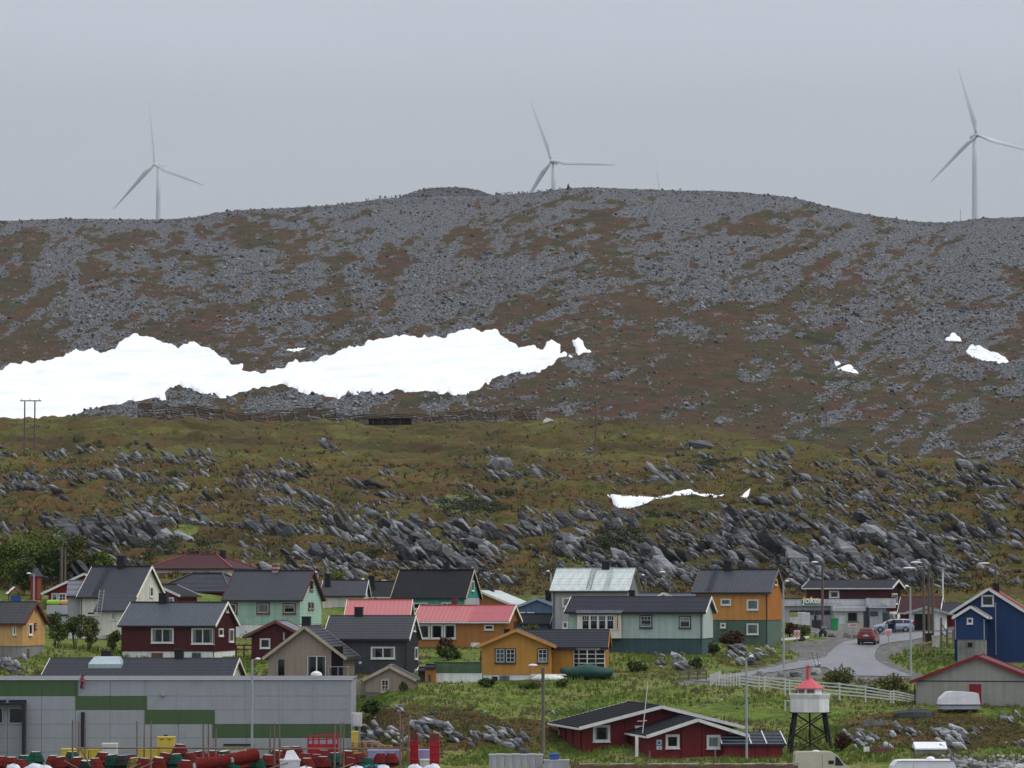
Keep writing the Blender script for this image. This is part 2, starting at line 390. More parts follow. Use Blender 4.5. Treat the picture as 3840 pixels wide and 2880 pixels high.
# skirt down to the quay foot
def ground_mat():
    t = NT('ground_turf'); p = t.pos()
    lush, bare, stony, plat = t.attr('lush'), t.attr('bare'), t.attr('stony'), t.attr('plateau')
    n1 = t.noise(p, 0.22, 5, 0.62); n2 = t.noise(p, 1.4, 4, 0.65); n3 = t.noise(p, 5.5, 3, 0.6); n0 = t.noise(t.scale(p, (0.045, 0.035, 0.06)), 1.0, 5, 0.65)
    heath = t.ramp(n1, ((0.26, (0.022, 0.019, 0.010)), (0.36, (0.044, 0.046, 0.013)), (0.44, (0.074, 0.072, 0.016)), (0.51, (0.080, 0.056, 0.017)), (0.58, (0.105, 0.056, 0.021)), (0.65, (0.070, 0.070, 0.016)), (0.8, (0.040, 0.026, 0.015))))
    pl = t.ramp(n0, ((0.30, (0.036, 0.040, 0.012)), (0.39, (0.098, 0.088, 0.020)), (0.46, (0.058, 0.062, 0.014)), (0.53, (0.100, 0.064, 0.022)), (0.59, (0.056, 0.060, 0.014)), (0.67, (0.092, 0.050, 0.022)), (0.8, (0.046, 0.036, 0.016))))
    heath = t.vscale(t.mix(plat, heath, t.mix(0.12, pl, heath)), t.rng(n0, 0.32, 0.68, 1.45, 0.62))
    grass = t.ramp(n1, ((0.28, (0.046, 0.076, 0.011)), (0.42, (0.092, 0.142, 0.020)), (0.50, (0.128, 0.165, 0.030)), (0.57, (0.185, 0.175, 0.062)), (0.63, (0.110, 0.140, 0.024)), (0.74, (0.070, 0.106, 0.015))))
    gravel = t.ramp(n2, ((0.3, (0.105, 0.100, 0.094)), (0.5, (0.155, 0.150, 0.142)), (0.7, (0.20, 0.193, 0.18))))
    stone = t.ramp(n3, ((0.3, (0.045, 0.047, 0.05)), (0.5, (0.11, 0.113, 0.12)), (0.75, (0.22, 0.225, 0.235))))
    def edge(a, w=0.55, k=5.0):
        q = t.math('ADD', a, t.math('MULTIPLY', t.math('SUBTRACT', n2, 0.5), w * 2))
        return t.rng(q, 0.5 - 0.5 / k, 0.5 + 0.5 / k, 0.0, 1.0)
    c = t.mix(edge(lush), heath, grass)
    sp = t.math('ADD', stony, t.math('MULTIPLY', t.math('SUBTRACT', n3, 0.5), 1.7))
    c = t.mix(t.math('MULTIPLY', t.rng(sp, 0.62, 0.80, 0.0, 1.0), 0.85), c, stone)
    c = t.mix(edge(bare, 0.25, 3.0), c, gravel)
    c = t.vscale(c, t.rng(n3, 0.25, 0.75, 0.45, 1.45)); c = t.vscale(c, t.rng(n2, 0.3, 0.7, 0.62, 1.3))
    t.col(c).rough(0.92, 0.12)
    t.bump(t.math('ADD', n2, t.math('MULTIPLY', n3, 0.35)), 0.35, 0.8)
    return t.m
M_GROUND = ground_mat()
ground = npmesh('ground', V, Q, M_GROUND, smooth=True, attrs={'lush': np.clip(lush, 0, 1).ravel(), 'bare': np.clip(bare, 0, 1).ravel(), 'stony': np.clip(stony, 0, 1).ravel(), 'plateau': plateau.ravel()})
tag(ground, 'grassy town slope rising to the brown heath hillside and plateau', None, None, 'structure')

# ------------------------------------------------------------------ the mountain
RIDGE = np.array([(-1500, 860), (-600, 835), (0, 824), (250, 813), (590, 818), (720, 808), (850, 786), (1050, 776), (1250, 764), (1400, 742), (1600, 742), (1800, 740), (1950, 722), (2100, 704), (2200, 698), (2500, 708),
                  (2750, 714), (2900, 726), (3000, 742), (3100, 768), (3250, 800), (3400, 822), (3500, 833), (3580, 830), (3650, 818), (3840, 808), (4400, 790), (5400, 840)], float)
def ridge_py(px):
    r = np.interp(px, RIDGE[:, 0], RIDGE[:, 1]); return (np.interp(px - 40, RIDGE[:, 0], RIDGE[:, 1]) + 2 * r + np.interp(px + 40, RIDGE[:, 0], RIDGE[:, 1])) / 4
Y0M, Y1M = 900.0, 2000.0
def mtn_base(px, Y):
    t = np.clip((Y - Y0M) / (Y1M - Y0M), 0, 1)
    g = 0.55 * t + 0.45 * np.sin(np.pi * t / 2)
    py = 1830 + (ridge_py(px) - 1830) * g
    z = EYE + (HY - py) / F * Y + 0.00002 * 0
    zr = EYE + (HY - ridge_py(px)) / F * Y1M
    over = Y > Y1M
    hump = 53.6 * np.exp(-np.abs((px - 1668) / 365.0) ** 3) * (1 - 0.05 * ((px - 1690) / 200.0) ** 2 * (np.abs(px - 1690) < 400)) * np.exp(-((Y - 2330) / 190.0) ** 2)
    zb = zr - 10.0 * sst(Y1M, Y1M + 160, Y) + hump * 1.0 - 0.012 * np.maximum(0, Y - 2600)
    return np.where(over, zb, z)
def mtn_noise(x, y, a=1.0):
    return (fbm(x / 90, y / 160, 41, 3) - 0.5) * 4.0 * a + (fbm(x / 16, y / 30, 47, 3) - 0.5) * 1.5 * a + (fbm(x / 4.5, y / 7, 51, 2) - 0.5) * 0.9 * a
mc = np.concatenate([np.arange(-1500, -60, 60.0), np.arange(-60, 3901, 7.0), np.arange(3940, 5401, 60.0)])
mt = np.concatenate([np.linspace(0, 1, 300), 1 + np.array([0.01, 0.02, 0.035, 0.05, 0.08, 0.12, 0.16, 0.18, 0.2, 0.22, 0.24, 0.26, 0.28, 0.3, 0.32, 0.35, 0.4, 0.5, 0.6, 0.8, 1.0, 1.3, 1.8])])
mx_, my_ = np.meshgrid(mc, Y0M + (Y1M - Y0M) * mt)
MX = (mx_ - CX) / F * my_
fade = 0.35 + 0.65 * sst(2000, 1930, my_)
MZ = mtn_base(mx_, my_) + mtn_noise(MX, my_) * fade
mpx, mpy = pxof(MX, my_, MZ)
rp = ridge_py(mx_)
dr = mpy - rp                                             # rows below the ridge
def rock_cover(px, py, x, y):
    d = py - ridge_py(px)
    # block fields run down the slope in streaks; heath fills the hollows and takes over lower down
    u = px * 0.92 - (py - 700) * 0.55; v = (py - 700) * 1.0 + px * 0.34 + 60 * np.sin(px / 260.0)
    s1 = fbm(u / 150, v / 46, 61, 4, 0.62); s2 = fbm(px / 330 + 3, py / 210, 67, 3); s3 = fbm(px / 40 - py / 90, py / 17 + px / 80, 71, 3, 0.6); s4 = fbm(px / 70.0, py / 330.0, 75, 3, 0.55)
    base = 0.54 - 0.25 * sst(60, 640, d) + 0.20 * sst(1700, 2700, px) * (1 - sst(380, 600, d)) - 0.10 * sst(1250, 1480, py) * sst(1900, 2300, px)
    base = base + 0.34 * (1 - sst(10, 70, d)) + 0.30 * (px < 1750) * sst(1450, 1500, py) - 0.10 * (1 - sst(0, 700, px))
    base = base - 0.14 * np.exp(-((px - 1150) / 330) ** 2) * (1 - sst(180, 420, d)) * sst(40, 110, d)
    return np.clip(base + 1.9 * (s1 - 0.5) + 0.8 * (s2 - 0.5) + 1.4 * (s3 - 0.5) + 1.0 * (s4 - 0.5) * (1 - sst(1000, 2200, px)), 0, 1)
rockc = rock_cover(mpx, mpy, MX, my_)
def mountain_mat():
    t = NT('mountain_block_field'); p = t.pos(); rock = t.attr('rock')
    q = t.scale(p, (1.0, 0.55, 1.0))
    n1 = t.noise(q, 0.02, 5, 0.65); n2 = t.noise(q, 0.16, 4, 0.7); n3 = t.noise(q, 1.1, 3, 0.7)
    heath = t.ramp(n1, ((0.28, (0.016, 0.015, 0.007)), (0.40, (0.044, 0.042, 0.011)), (0.47, (0.070, 0.034, 0.016)), (0.54, (0.036, 0.036, 0.011)), (0.61, (0.074, 0.031, 0.017)), (0.70, (0.046, 0.030, 0.014)), (0.82, (0.020, 0.013, 0.009))))
    heath = t.vscale(heath, t.rng(n2, 0.25, 0.75, 0.55, 1.35))
    stone = t.ramp(n3, ((0.33, (0.010, 0.0105, 0.011)), (0.42, (0.052, 0.0535, 0.056)), (0.53, (0.104, 0.107, 0.112)), (0.67, (0.24, 0.244, 0.25))))
    e = t.math('ADD', rock, t.math('ADD', t.math('MULTIPLY', t.math('SUBTRACT', n2, 0.5), 0.9), t.math('MULTIPLY', t.math('SUBTRACT', n3, 0.5), 0.9)))
    c = t.mix(t.rng(e, 0.44, 0.56, 0.0, 1.0), heath, stone)
    t.col(c).rough(0.9, 0.15); t.bump(t.math('ADD', n3, n2), 1.1, 0.75)
    return t.m
nr, nc = mx_.shape; idx = np.arange(nr * nc).reshape(nr, nc)
Q = np.stack([idx[:-1, :-1], idx[:-1, 1:], idx[1:, 1:], idx[1:, :-1]], -1).reshape(-1, 4)
mountain = npmesh('mountain', np.stack([MX, my_, MZ], -1).reshape(-1, 3), Q, mountain_mat(), smooth=True, attrs={'rock': rockc.ravel()})
tag(mountain, 'long rounded mountain of grey block fields and brown heath', None, None, 'structure')
_mY = Y0M + (Y1M - Y0M) * np.linspace(0, 1, 400)
def mtn_hit(px, py):
    """vectorised: smooth mountain face seen at pixels"""
    px = np.asarray(px, float); py = np.asarray(py, float)
    g = np.clip((py - 1830) / (ridge_py(px) - 1830), 0, 1)
    t = np.linspace(0, 1, 2000); gg = 0.55 * t + 0.45 * np.sin(np.pi * t / 2)
    Y = Y0M + (Y1M - Y0M) * np.interp(g, gg, t)
    return (px - CX) / F * Y, Y
# the sea under everything, to the horizon
sea = NT('sea_water'); sp_ = sea.pos(); sea.col((0.03, 0.045, 0.05)).rough(0.12, 0.5); sea.bump(sea.noise(sp_, 0.6, 4), 0.25, 0.6)
o = MB().add([(-6000, -4000, 0), (6000, -4000, 0), (6000, 6000, 0), (-6000, 6000, 0)], [(0, 1, 2, 3)]).build('sea', sea.m); tag(o, 'dark harbour water', None, None, 'structure')
conc = paint('quay_concrete', (0.25, 0.25, 0.24), 0.9)
o = MB().box(-120, 120, 188.2, 190, -3, 3.25).build('quay', conc); tag(o, 'grey concrete quay wall', None, None, 'structure')
# ------------------------------------------------------------------ road and snow sheets laid on the ground
rnd = random.Random(7)
def jag(poly, step, amp, seed=0, closed=True):
    out_ = []; n = len(poly)
    for i in range(n):
        (x0, y0), (x1, y1) = poly[i], poly[(i + 1) % n]; L = math.hypot(x1 - x0, y1 - y0); k = max(1, int(L / step))
        for j in range(k):
            t = j / k; x = x0 + (x1 - x0) * t; y = y0 + (y1 - y0) * t
            a = amp * ((float(vnoise(x / 23.0, y / 23.0, seed)) - 0.5) * 1.8 + (float(vnoise(x / 11.0, y / 11.0, seed + 5)) - 0.5) * 0.9)
            b = amp * 0.6 * (float(vnoise(x / 17.0 + 40, y / 17.0, seed + 9)) - 0.5) * 2
            out_.append((x + b, y + a))
    return out_
def drape(poly, step):
    """triangulated interior of an outline: list of 2-D points (with edge flag) and triangles"""
    xs = [p[0] for p in poly]; ys = [p[1] for p in poly]
    pts = [Vector((x, y)) for x, y in poly]; nb = len(pts)
    gx_, gy_ = np.meshgrid(np.arange(min(xs), max(xs), step), np.arange(min(ys), max(ys), step * 0.45))
    gx_ = gx_ + (np.arange(gx_.shape[0])[:, None] % 2) * step * 0.5
    m = inpoly(gx_, gy_, poly) & (polydist(gx_, gy_, poly) < -step * 0.3)
    pts += [Vector((float(a), float(b))) for a, b in zip(gx_[m], gy_[m])]
    r = delaunay_2d_cdt(pts, [(i, (i + 1) % nb) for i in range(nb)], [list(range(nb))], 1, 1e-4)
    vs, fs = r[0], r[2]
    P2 = np.array([(v.x, v.y) for v in vs])
    T = []
    for f in fs:
        for k in range(1, len(f) - 1): T.append((f[0], f[k], f[k + 1]))
    return P2, np.array(T)
def asphalt_mat():
    t = NT('wet_asphalt'); p = t.pos(); n1 = t.noise(p, 0.12, 4, 0.6); n2 = t.noise(p, 1.6, 4, 0.6); n3 = t.noise(t.scale(p, (0.5, 0.08, 1)), 1.0, 3)
    c = t.ramp(n1, ((0.3, (0.115, 0.117, 0.124)), (0.5, (0.150, 0.152, 0.160)), (0.7, (0.185, 0.187, 0.195))))
    c = t.vscale(c, t.rng(n2, 0.3, 0.7, 0.85, 1.15)); c = t.vscale(c, t.rng(n3, 0.3, 0.7, 0.86, 1.1))
    t.col(c).rough(t.rng(n1, 0.35, 0.65, 0.35, 0.65), 0.5); t.bump(n2, 0.02, 0.5); return t.m
P2, T = drape(jag(ROAD, 16, 1.2, 3), 22)
pts = [hit(x, y) for x, y in P2]
o = npmesh('road', [(p.x, p.y, p.z + 0.05) for p in pts], T, asphalt_mat(), smooth=True)
tag(o, 'pale wet asphalt road curving up past the shop', None, None, 'structure')
def snow_mat():
    t = NT('old_snow'); p = t.pos(); n1 = t.noise(t.scale(p, (1, 1, 3)), 0.05, 4, 0.6); n2 = t.noise(p, 0.7, 4)
    c = t.ramp(n1, ((0.3, (0.74, 0.77, 0.80)), (0.5, (0.84, 0.86, 0.88)), (0.66, (0.88, 0.89, 0.90)), (0.8, (0.78, 0.75, 0.71))))
    t.col(c).rough(0.75, 0.2); t.bump(n2, 0.12, 0.4); return t.m
M_SNOW = snow_mat()
BIG = [(-520, 1400), (-300, 1385), (0, 1381), (29, 1364), (110, 1358), (174, 1346), (255, 1318), (347, 1303), (382, 1320), (428, 1303), (463, 1274), (492, 1251), (532, 1260), (567, 1271), (613, 1286), (665, 1318), (706, 1297), (741, 1303), (804, 1320), (833, 1346),
       (868, 1370), (920, 1372), (903, 1399), (978, 1407), (1013, 1395), (1042, 1387), (1099, 1358), (1180, 1355), (1230, 1335), (1280, 1320), (1355, 1289), (1425, 1271), (1529, 1263), (1592, 1257), (1673, 1265), (1720, 1251), (1778, 1242), (1859, 1239), (1882, 1268), (1922, 1289), (1945, 1315),
       (2003, 1303), (2032, 1315), (2067, 1280), (2107, 1300), (2096, 1326), (2165, 1329), (2142, 1290), (2177, 1271), (2188, 1300), (2223, 1326), (2183, 1335), (2131, 1335), (2078, 1367), (2021, 1399), (1934, 1399), (1864, 1422), (1801, 1459), (1743, 1480), (1656, 1474), (1587, 1468), (1511, 1471), (1442, 1482),
       (1367, 1480), (1315, 1480), (1273, 1497), (1215, 1485), (1128, 1480), (1070, 1451), (1030, 1445), (949, 1453), (903, 1474), (839, 1497), (770, 1480), (723, 1456), (677, 1446), (637, 1451), (619, 1480), (625, 1500), (538, 1497), (480, 1508), (440, 1526), (370, 1526), (318, 1537), (300, 1560), (200, 1580), (160, 1600), (60, 1625), (-520, 1625)]
SNOWS = [(BIG, 'wide white snowfield lying along the foot of the mountain'),
         ([(1071, 1320), (1110, 1306), (1148, 1310), (1120, 1324)], 'thin snow sliver just above the middle of the snowfield'),
         ([(3550, 1286), (3578, 1260), (3602, 1271), (3613, 1300), (3584, 1294)], 'small snow patch under the rightmost turbine, upper of two'),
         ([(3625, 1320), (3648, 1302), (3694, 1311), (3769, 1338), (3790, 1358), (3717, 1352), (3660, 1344)], 'longer snow patch under the rightmost turbine, lower of two'),
         ([(3129, 1362), (3144, 1356), (3158, 1373), (3139, 1378)], 'tiny upper snow patch on the right of the mountain'),
         ([(3144, 1387), (3191, 1371), (3222, 1404), (3168, 1401)], 'small lower snow patch right of the tall lone pole')]
for i, (poly, lab) in enumerate(SNOWS):
    big = i == 0
    pl = jag(poly, 5 if big else 4, 9.5 if big else 4.0, 11 + i)
    P2, T = drape(pl, 9 if big else 6)
    x, y = mtn_hit(P2[:, 0], P2[:, 1]); d = -polydist(P2[:, 0], P2[:, 1], pl)
    z = mtn_base(P2[:, 0], y) + mtn_noise(x, y) + (np.where(d < 0.5, -0.2, np.minimum(0.75, 0.3 + d * 0.06)) + 0.1 if big else np.where(d < 0.5, 0.1, 0.3))
    o = npmesh('snow_patch', np.stack([x, y, z], 1), T, M_SNOW, smooth=True); tag(o, lab, None, None, 'structure')
for poly, lab in (([(2275, 1838), (2299, 1855), (2322, 1864), (2380, 1867), (2455, 1864), (2530, 1846), (2560, 1841), (2589, 1838), (2629, 1849), (2716, 1843), (2676, 1864), (2635, 1884), (2583, 1875), (2484, 1878), (2414, 1893), (2310, 1893), (2287, 1864)], 'crescent of snow under dark slabs on the hillside'),
                  ([(2768, 1849), (2792, 1844), (2815, 1840), (2803, 1852), (2780, 1856)], 'scrap of snow right of the hillside crescent')):
    pl = jag(poly, 6, 2.2, 77); P2, T = drape(pl, 10)
    pts = [hit(a, b) for a, b in P2]; d = -polydist(P2[:, 0], P2[:, 1], pl)
    x = np.array([p.x for p in pts]); y = np.array([p.y for p in pts])
    z = sum(Hn(x + a_, y + b_) for a_, b_ in ((0, 0), (2, 0), (-2, 0), (0, 3), (0, -3), (1.5, 2), (-1.5, 2))) / 7 + np.where(d < 0.5, 0.3, 0.8)
    o = npmesh('snow_patch', np.stack([x, y, z], 1), T, M_SNOW, smooth=True); tag(o, lab, None, None, 'structure')

# ------------------------------------------------------------------ rocks
def hull(n, sx, sy, sz, seed, p=4.0):
    r = random.Random(seed); bm = bmesh.new()
    for i in range(n):
        v = Vector((r.gauss(0, 1), r.gauss(0, 1), r.gauss(0, 1))); 
        m = (abs(v.x) ** p + abs(v.y) ** p + abs(v.z) ** p) ** (1 / p); v /= m; v *= r.uniform(0.78, 1.0)
        bm.verts.new((v.x * sx, v.y * sy, v.z * sz))
    res = bmesh.ops.convex_hull(bm, input=bm.verts)
    bmesh.ops.delete(bm, geom=[g for g in res['geom_interior'] if isinstance(g, bmesh.types.BMVert)], context='VERTS')
    bmesh.ops.triangulate(bm, faces=bm.faces); bm.verts.ensure_lookup_table(); bm.verts.index_update()
    V_ = np.array([v.co[:] for v in bm.verts]); T_ = np.array([[v.index for v in f.verts] for f in bm.faces]); bm.free()
    return V_, T_
PLATES = [hull(n_, 0.5, 0.5 * r1, 0.5 * r2, 140 + i, p_) for i, (r1, r2, n_, p_) in enumerate(((0.7, 0.20, 18, 7), (0.6, 0.16, 16, 8), (0.8, 0.25, 18, 6), (0.5, 0.22, 16, 8), (0.65, 0.13, 16, 10), (0.85, 0.36, 18, 5), (0.55, 0.29, 17, 6), (0.4, 0.18, 15, 8)))]
BOULDERS = [hull(22, 0.5, 0.42, 0.36, 300 + i, 3.0) for i in range(6)]
CHIPS = [hull(9, 0.5, 0.45, 0.32, 500 + i, 4.0) for i in range(6)]
def rock_mat(name, lo, hi, dipped=True):
    t = NT(name); p = t.pos()
    q = t.rot(p, (0, math.radians(-48), 0), (0.35, 1.0, 3.0)) if dipped else p
    n1 = t.noise(q, 1.1, 5, 0.65); n2 = t.noise(p, 0.35, 3); n3 = t.noise(p, 6.0, 3, 0.6)
    ri = t.node('ShaderNodeNewGeometry').outputs['Random Per Island']
    f = t.math('ADD', t.math('MULTIPLY', n1, 0.75), t.math('MULTIPLY', ri, 0.25))
    mid = tuple((a + b) * 0.45 for a, b in zip(lo, hi))
    c = t.ramp(f, ((0.30, lo), (0.50, mid), (0.72, hi)))
    c = t.vscale(c, t.rng(ri, 0, 1, 0.55, 1.45)); c = t.vscale(c, t.rng(n3, 0.3, 0.7, 0.82, 1.2))
    c = t.mix(t.rng(n2, 0.60, 0.75, 0.0, 0.30), c, (0.10, 0.085, 0.05))
    t.col(c).rough(0.85, 0.25); t.bump(t.math('ADD', n1, t.math('MULTIPLY', n3, 0.4)), 0.22, 0.9); return t.m
M_ROCK = rock_mat('hillside_rock', (0.020, 0.021, 0.0225), (0.235, 0.24, 0.246))
M_STONE = rock_mat('mountain_stone', (0.022, 0.023, 0.025), (0.25, 0.255, 0.262), False)
M_PALE = rock_mat('pale_boulder', (0.12, 0.12, 0.12), (0.42, 0.42, 0.41), False)
M_GROCK = rock_mat('lower_slope_rock', (0.055, 0.056, 0.058), (0.33, 0.335, 0.34))
def rmat(ax, ay, az):
    cx_, sx_ = np.cos(ax), np.sin(ax); cy_, sy_ = np.cos(ay), np.sin(ay); cz_, sz_ = np.cos(az), np.sin(az); o_ = np.zeros_like(cx_); i_ = np.ones_like(cx_)
    RX = np.stack([i_, o_, o_, o_, cx_, -sx_, o_, sx_, cx_], -1).reshape(-1, 3, 3)
    RY = np.stack([cy_, o_, sy_, o_, i_, o_, -sy_, o_, cy_], -1).reshape(-1, 3, 3)
    RZ = np.stack([cz_, -sz_, o_, sz_, cz_, o_, o_, o_, i_], -1).reshape(-1, 3, 3)
    return RZ @ RX @ RY
def scatter(name, kinds, which, pos, scl, ang, mat, parent, label):
    VV, TT, n = [], [], 0
    for k, (V_, T_) in enumerate(kinds):
        m = which == k
        if not m.any(): continue
        R = rmat(ang[m, 0], ang[m, 1], ang[m, 2])
        v = np.einsum('nij,nvj->nvi', R, V_[None] * scl[m][:, None, :]) + pos[m][:, None, :]
        VV.append(v.reshape(-1, 3)); TT.append((T_[None] + (np.arange(m.sum()) * len(V_))[:, None, None] + n).reshape(-1, 3)); n += m.sum() * len(V_)
    o = npmesh(name, np.concatenate(VV), np.concatenate(TT), mat, parent)
    return tag(o, label, None, None, 'stuff')
rg = np.random.default_rng(5)
# outcrops of tilted slabs: clusters whose plates all dip to the right
RP, RS, RA, RK, RSIZE = [], [], [], [], []
def slab(p, L, w=None, t=None, phi=None, yaw=None, tilt=None, k=None, sink=0.12, px=0):
    k = rnd.randrange(len(PLATES)) if k is None else k
    RP.append((p.x, p.y, p.z + L * sink)); RS.append((L, L * (w or rnd.uniform(0.6, 1.3)), L * (t or rnd.uniform(0.55, 1.15))))
    RA.append((math.radians(rnd.gauss(-24, 13) if tilt is None else tilt), math.radians(rnd.gauss(47, 8) if phi is None else phi), math.radians(rnd.gauss(0, 16) if yaw is None else yaw))); RK.append(k); RSIZE.append(px)
cand = np.stack([rg.uniform(-550, 4450, 16500), rg.uniform(1690, 2240, 16500)], 1); cf = slab_field(cand[:, 0], cand[:, 1]); ru = rg.uniform(0, 1, 16500); ncl = 0
for (px, py), f_, u_ in zip(cand, cf, ru):
    if u_ > f_ * 0.66 or ncl > 4000: continue
    c = hit(px, py, 396)
    if c.y < 397 or (2262 < px < 2745 and 1832 < py < 1925): continue
    ncl += 1; s = c.y / F
    lead = min(75 + 75 * max(0.0, min(1.0, (py - 1850) / 200)), 13.5 * math.exp(abs(rnd.gauss(0, 0.82))) * (0.85 + 0.55 * (py > 1980)) * (0.65 + 0.6 * f_))
    n = rnd.randint(2, 7); ph = rnd.gauss(48, 6); tl = rnd.gauss(-10, 9); yw = rnd.gauss(4, 13)
    for j in range(n):
        Lp = lead * rnd.uniform(0.5, 1.15); off = (j - n / 2) * lead * rnd.uniform(0.20, 0.34)
        q = hit(px + off * 0.9 + rnd.gauss(0, 5), py + off * 0.15 + rnd.gauss(0, 5), 396)
        if q.y < 397 or (2255 < pxof(q.x, q.y, q.z)[0] < 2750 and 1835 < pxof(q.x, q.y, q.z)[1] < 1925): continue
        q.z = float(Hn(q.x, q.y))
        slab(q, Lp * s * 1.2, w=rnd.uniform(0.5, 1.05), t=rnd.uniform(0.7, 1.3), phi=ph + rnd.gauss(0, 5), tilt=tl + rnd.gauss(0, 6), yaw=yw + rnd.gauss(0, 8), k=rnd.choice((0, 1, 3, 4, 7, 7, 1, 0, 2, 6, 5)), sink=rnd.uniform(-0.06, 0.15), px=Lp * rnd.uniform(0.9, 1.1))
# loose stones over the hillside and the plateau
for i in range(4200):
    px = rnd.uniform(-200, 4040); py = rnd.uniform(1590, 2230)
    if py < 1700 and rnd.random() < 0.55 - 0.4 * (px > 2000): continue
    c = hit(px, py, 396)
    if c.y < 397 or c.y > 860: continue
    c.z = float(Hn(c.x, c.y)); L = (3.0 + 4.5 * rnd.expovariate(1.0)) * c.y / F
    slab(c, min(L, 2.2), rnd.uniform(0.7, 1.2) * 1.2, 1.6, rnd.gauss(30, 25), rnd.uniform(-90, 90), rnd.gauss(0, 20), px=1)
RP = np.array(RP); RS = np.array(RS); RA = np.array(RA); RK = np.array(RK); RSIZE = np.array(RSIZE)
order = np.argsort(-RSIZE); top = order[:280]; rest = order[280:]
pm = []
for k, (V_, T_) in enumerate(PLATES):
    m = bpy.data.meshes.new('rock_slab'); m.from_pydata([tuple(v) for v in V_], [], [tuple(int(i) for i in t) for t in T_]); m.materials.append(M_ROCK); pm.append(m)
Rm = rmat(RA[:, 0], RA[:, 1], RA[:, 2])
for i in top:
    o = link('rock_slab', pm[RK[i]], ground); M4 = Matrix(Rm[i].tolist()).to_4x4() @ Matrix.Diagonal((*RS[i], 1))
    o.matrix_local = Matrix.Translation(RP[i]) @ M4
scatter('outcrop_rocks', PLATES, RK[rest], RP[rest], RS[rest], RA[rest], M_ROCK, None, 'countless smaller tilted grey slabs and stones over the hillside')
# mountain block field: stones a metre or two across, thick where the cover is stony
N = 190000
spx = rg.uniform(-60, 3900, N); spy = rg.uniform(690, 1780, N)
ok = spy > ridge_py(spx) + 1
spx, spy = spx[ok], spy[ok]
cov = rock_cover(spx, spy, 0, 0)
keep = rg.uniform(0, 1, len(spx)) < 0.06 + 0.94 * np.clip(cov * 1.25 - 0.2, 0, 1) * (0.35 + 0.65 * sst(1000, 1300, spy + 200))
dB = polydist(spx, spy, BIG); keep &= (dB > 0) | ((dB > -26) & (rg.uniform(0, 1, len(spx)) < 0.05)) | (rg.uniform(0, 1, len(spx)) < 0.0022)
spx, spy = spx[keep], spy[keep]
sx_, sy_ = mtn_hit(spx, spy)
sz_ = mtn_base(spx, sy_) + mtn_noise(sx_, sy_) * (0.35 + 0.65 * sst(2000, 1930, sy_))
# the second summit behind the ridge and the skyline itself carry the same stones
hx_ = rg.uniform(1380, 1960, 5200); hy_ = rg.uniform(2120, 2360, 5200); kx_ = rg.uniform(-60, 3900, 5200); ky_ = rg.uniform(1965, 2025, 5200)
spx = np.concatenate([spx, hx_, kx_]); sy_ = np.concatenate([sy_, hy_, ky_]); spy = np.concatenate([spy, np.full(10400, 760.0)])
sx_ = np.concatenate([sx_, (hx_ - CX) / F * hy_, (kx_ - CX) / F * ky_])
sz_ = mtn_base(spx, sy_) + mtn_noise(sx_, sy_) * (0.35 + 0.65 * sst(2000, 1930, sy_))
L = (0.36 + 0.44 * rg.exponential(1.0, len(spx))).clip(0.35, 3.2)
L = np.where(spy > 1250, L * 0.85, L)
scl = np.stack([L, L * rg.uniform(0.7, 1.2, len(L)), L * rg.uniform(0.8, 1.5, len(L))], 1)
ang = np.stack([np.radians(rg.normal(-10, 22, len(L))), np.radians(rg.normal(32, 22, len(L))), np.radians(rg.uniform(-60, 60, len(L)))], 1)
scatter('block_field', CHIPS, rg.integers(0, 6, len(L)), np.stack([sx_, sy_, sz_ + L * 0.12], 1), scl, ang, M_STONE, None, 'grey frost shattered boulders covering the mountain')
# ------------------------------------------------------------------ houses
def wc(r, g, b, k=0.62):
    k = k * 1.22; c = srgb(r, g, b); m = sum(c) / 3; return tuple(min(0.8, (q * 0.88 + m * 0.12) / k) for q in c)
M_WHITE = paint('white_paint', (0.68, 0.68, 0.66), 0.5, 0.08, 0.08)
M_CREAM = paint('cream_paint', wc(200, 196, 182), 0.6)
M_TRIMRED = paint('dark_red_paint', wc(92, 26, 30), 0.6)
M_BLACK = paint('black_metal', (0.012, 0.013, 0.016), 0.45, 0.1, 0.1)
M_GUTTER = paint('dark_gutter', (0.016, 0.018, 0.026), 0.4, 0.1, 0.1)
M_CONC = paint('concrete', (0.22, 0.215, 0.20), 0.9, 0.25, 0.25)
M_STEEL = paint('galvanised_steel', (0.36, 0.38, 0.41), 0.45, 0.1, 0.1, 0.5, 0.3)
M_WOODG = paint('grey_wood', (0.16, 0.135, 0.115), 0.9, 0.25, 0.3)
M_POLE = paint('pole_wood', (0.13, 0.105, 0.085), 0.9, 0.3, 0.3)
def glass_mat():
    t = NT('window_glass'); t.col((0.02, 0.022, 0.025)).rough(0.06, 0.5)
    tr = t.node('ShaderNodeBsdfTransparent'); tr.inputs[0].default_value = (0.82, 0.86, 0.86, 1); gl = t.node('ShaderNodeBsdfGlossy'); gl.inputs['Roughness'].default_value = 0.05
    fr = t.node('ShaderNodeFresnel'); fr.inputs[0].default_value = 1.5
    mx2 = t.node('ShaderNodeMixShader'); t.l.new(t.rng(fr.outputs[0], 0.0, 1.0, 0.0, 0.7), mx2.inputs[0]); t.l.new(tr.outputs[0], mx2.inputs[1]); t.l.new(gl.outputs[0], mx2.inputs[2]); t.l.new(mx2.outputs[0], t.out.inputs[0])
    return t.m
M_GLASS = glass_mat()
M_DARK = paint('interior_shade', (0.012, 0.013, 0.015), 0.9, 0.3, 0.2)  # near-black colour standing in for the shade inside rooms and openings
M_CURT = paint('white_curtain', (0.50, 0.50, 0.48), 0.9, 0.1, 0.25)
M_CURTB = paint('blue_curtain', (0.10, 0.16, 0.18), 0.9, 0.1, 0.25)

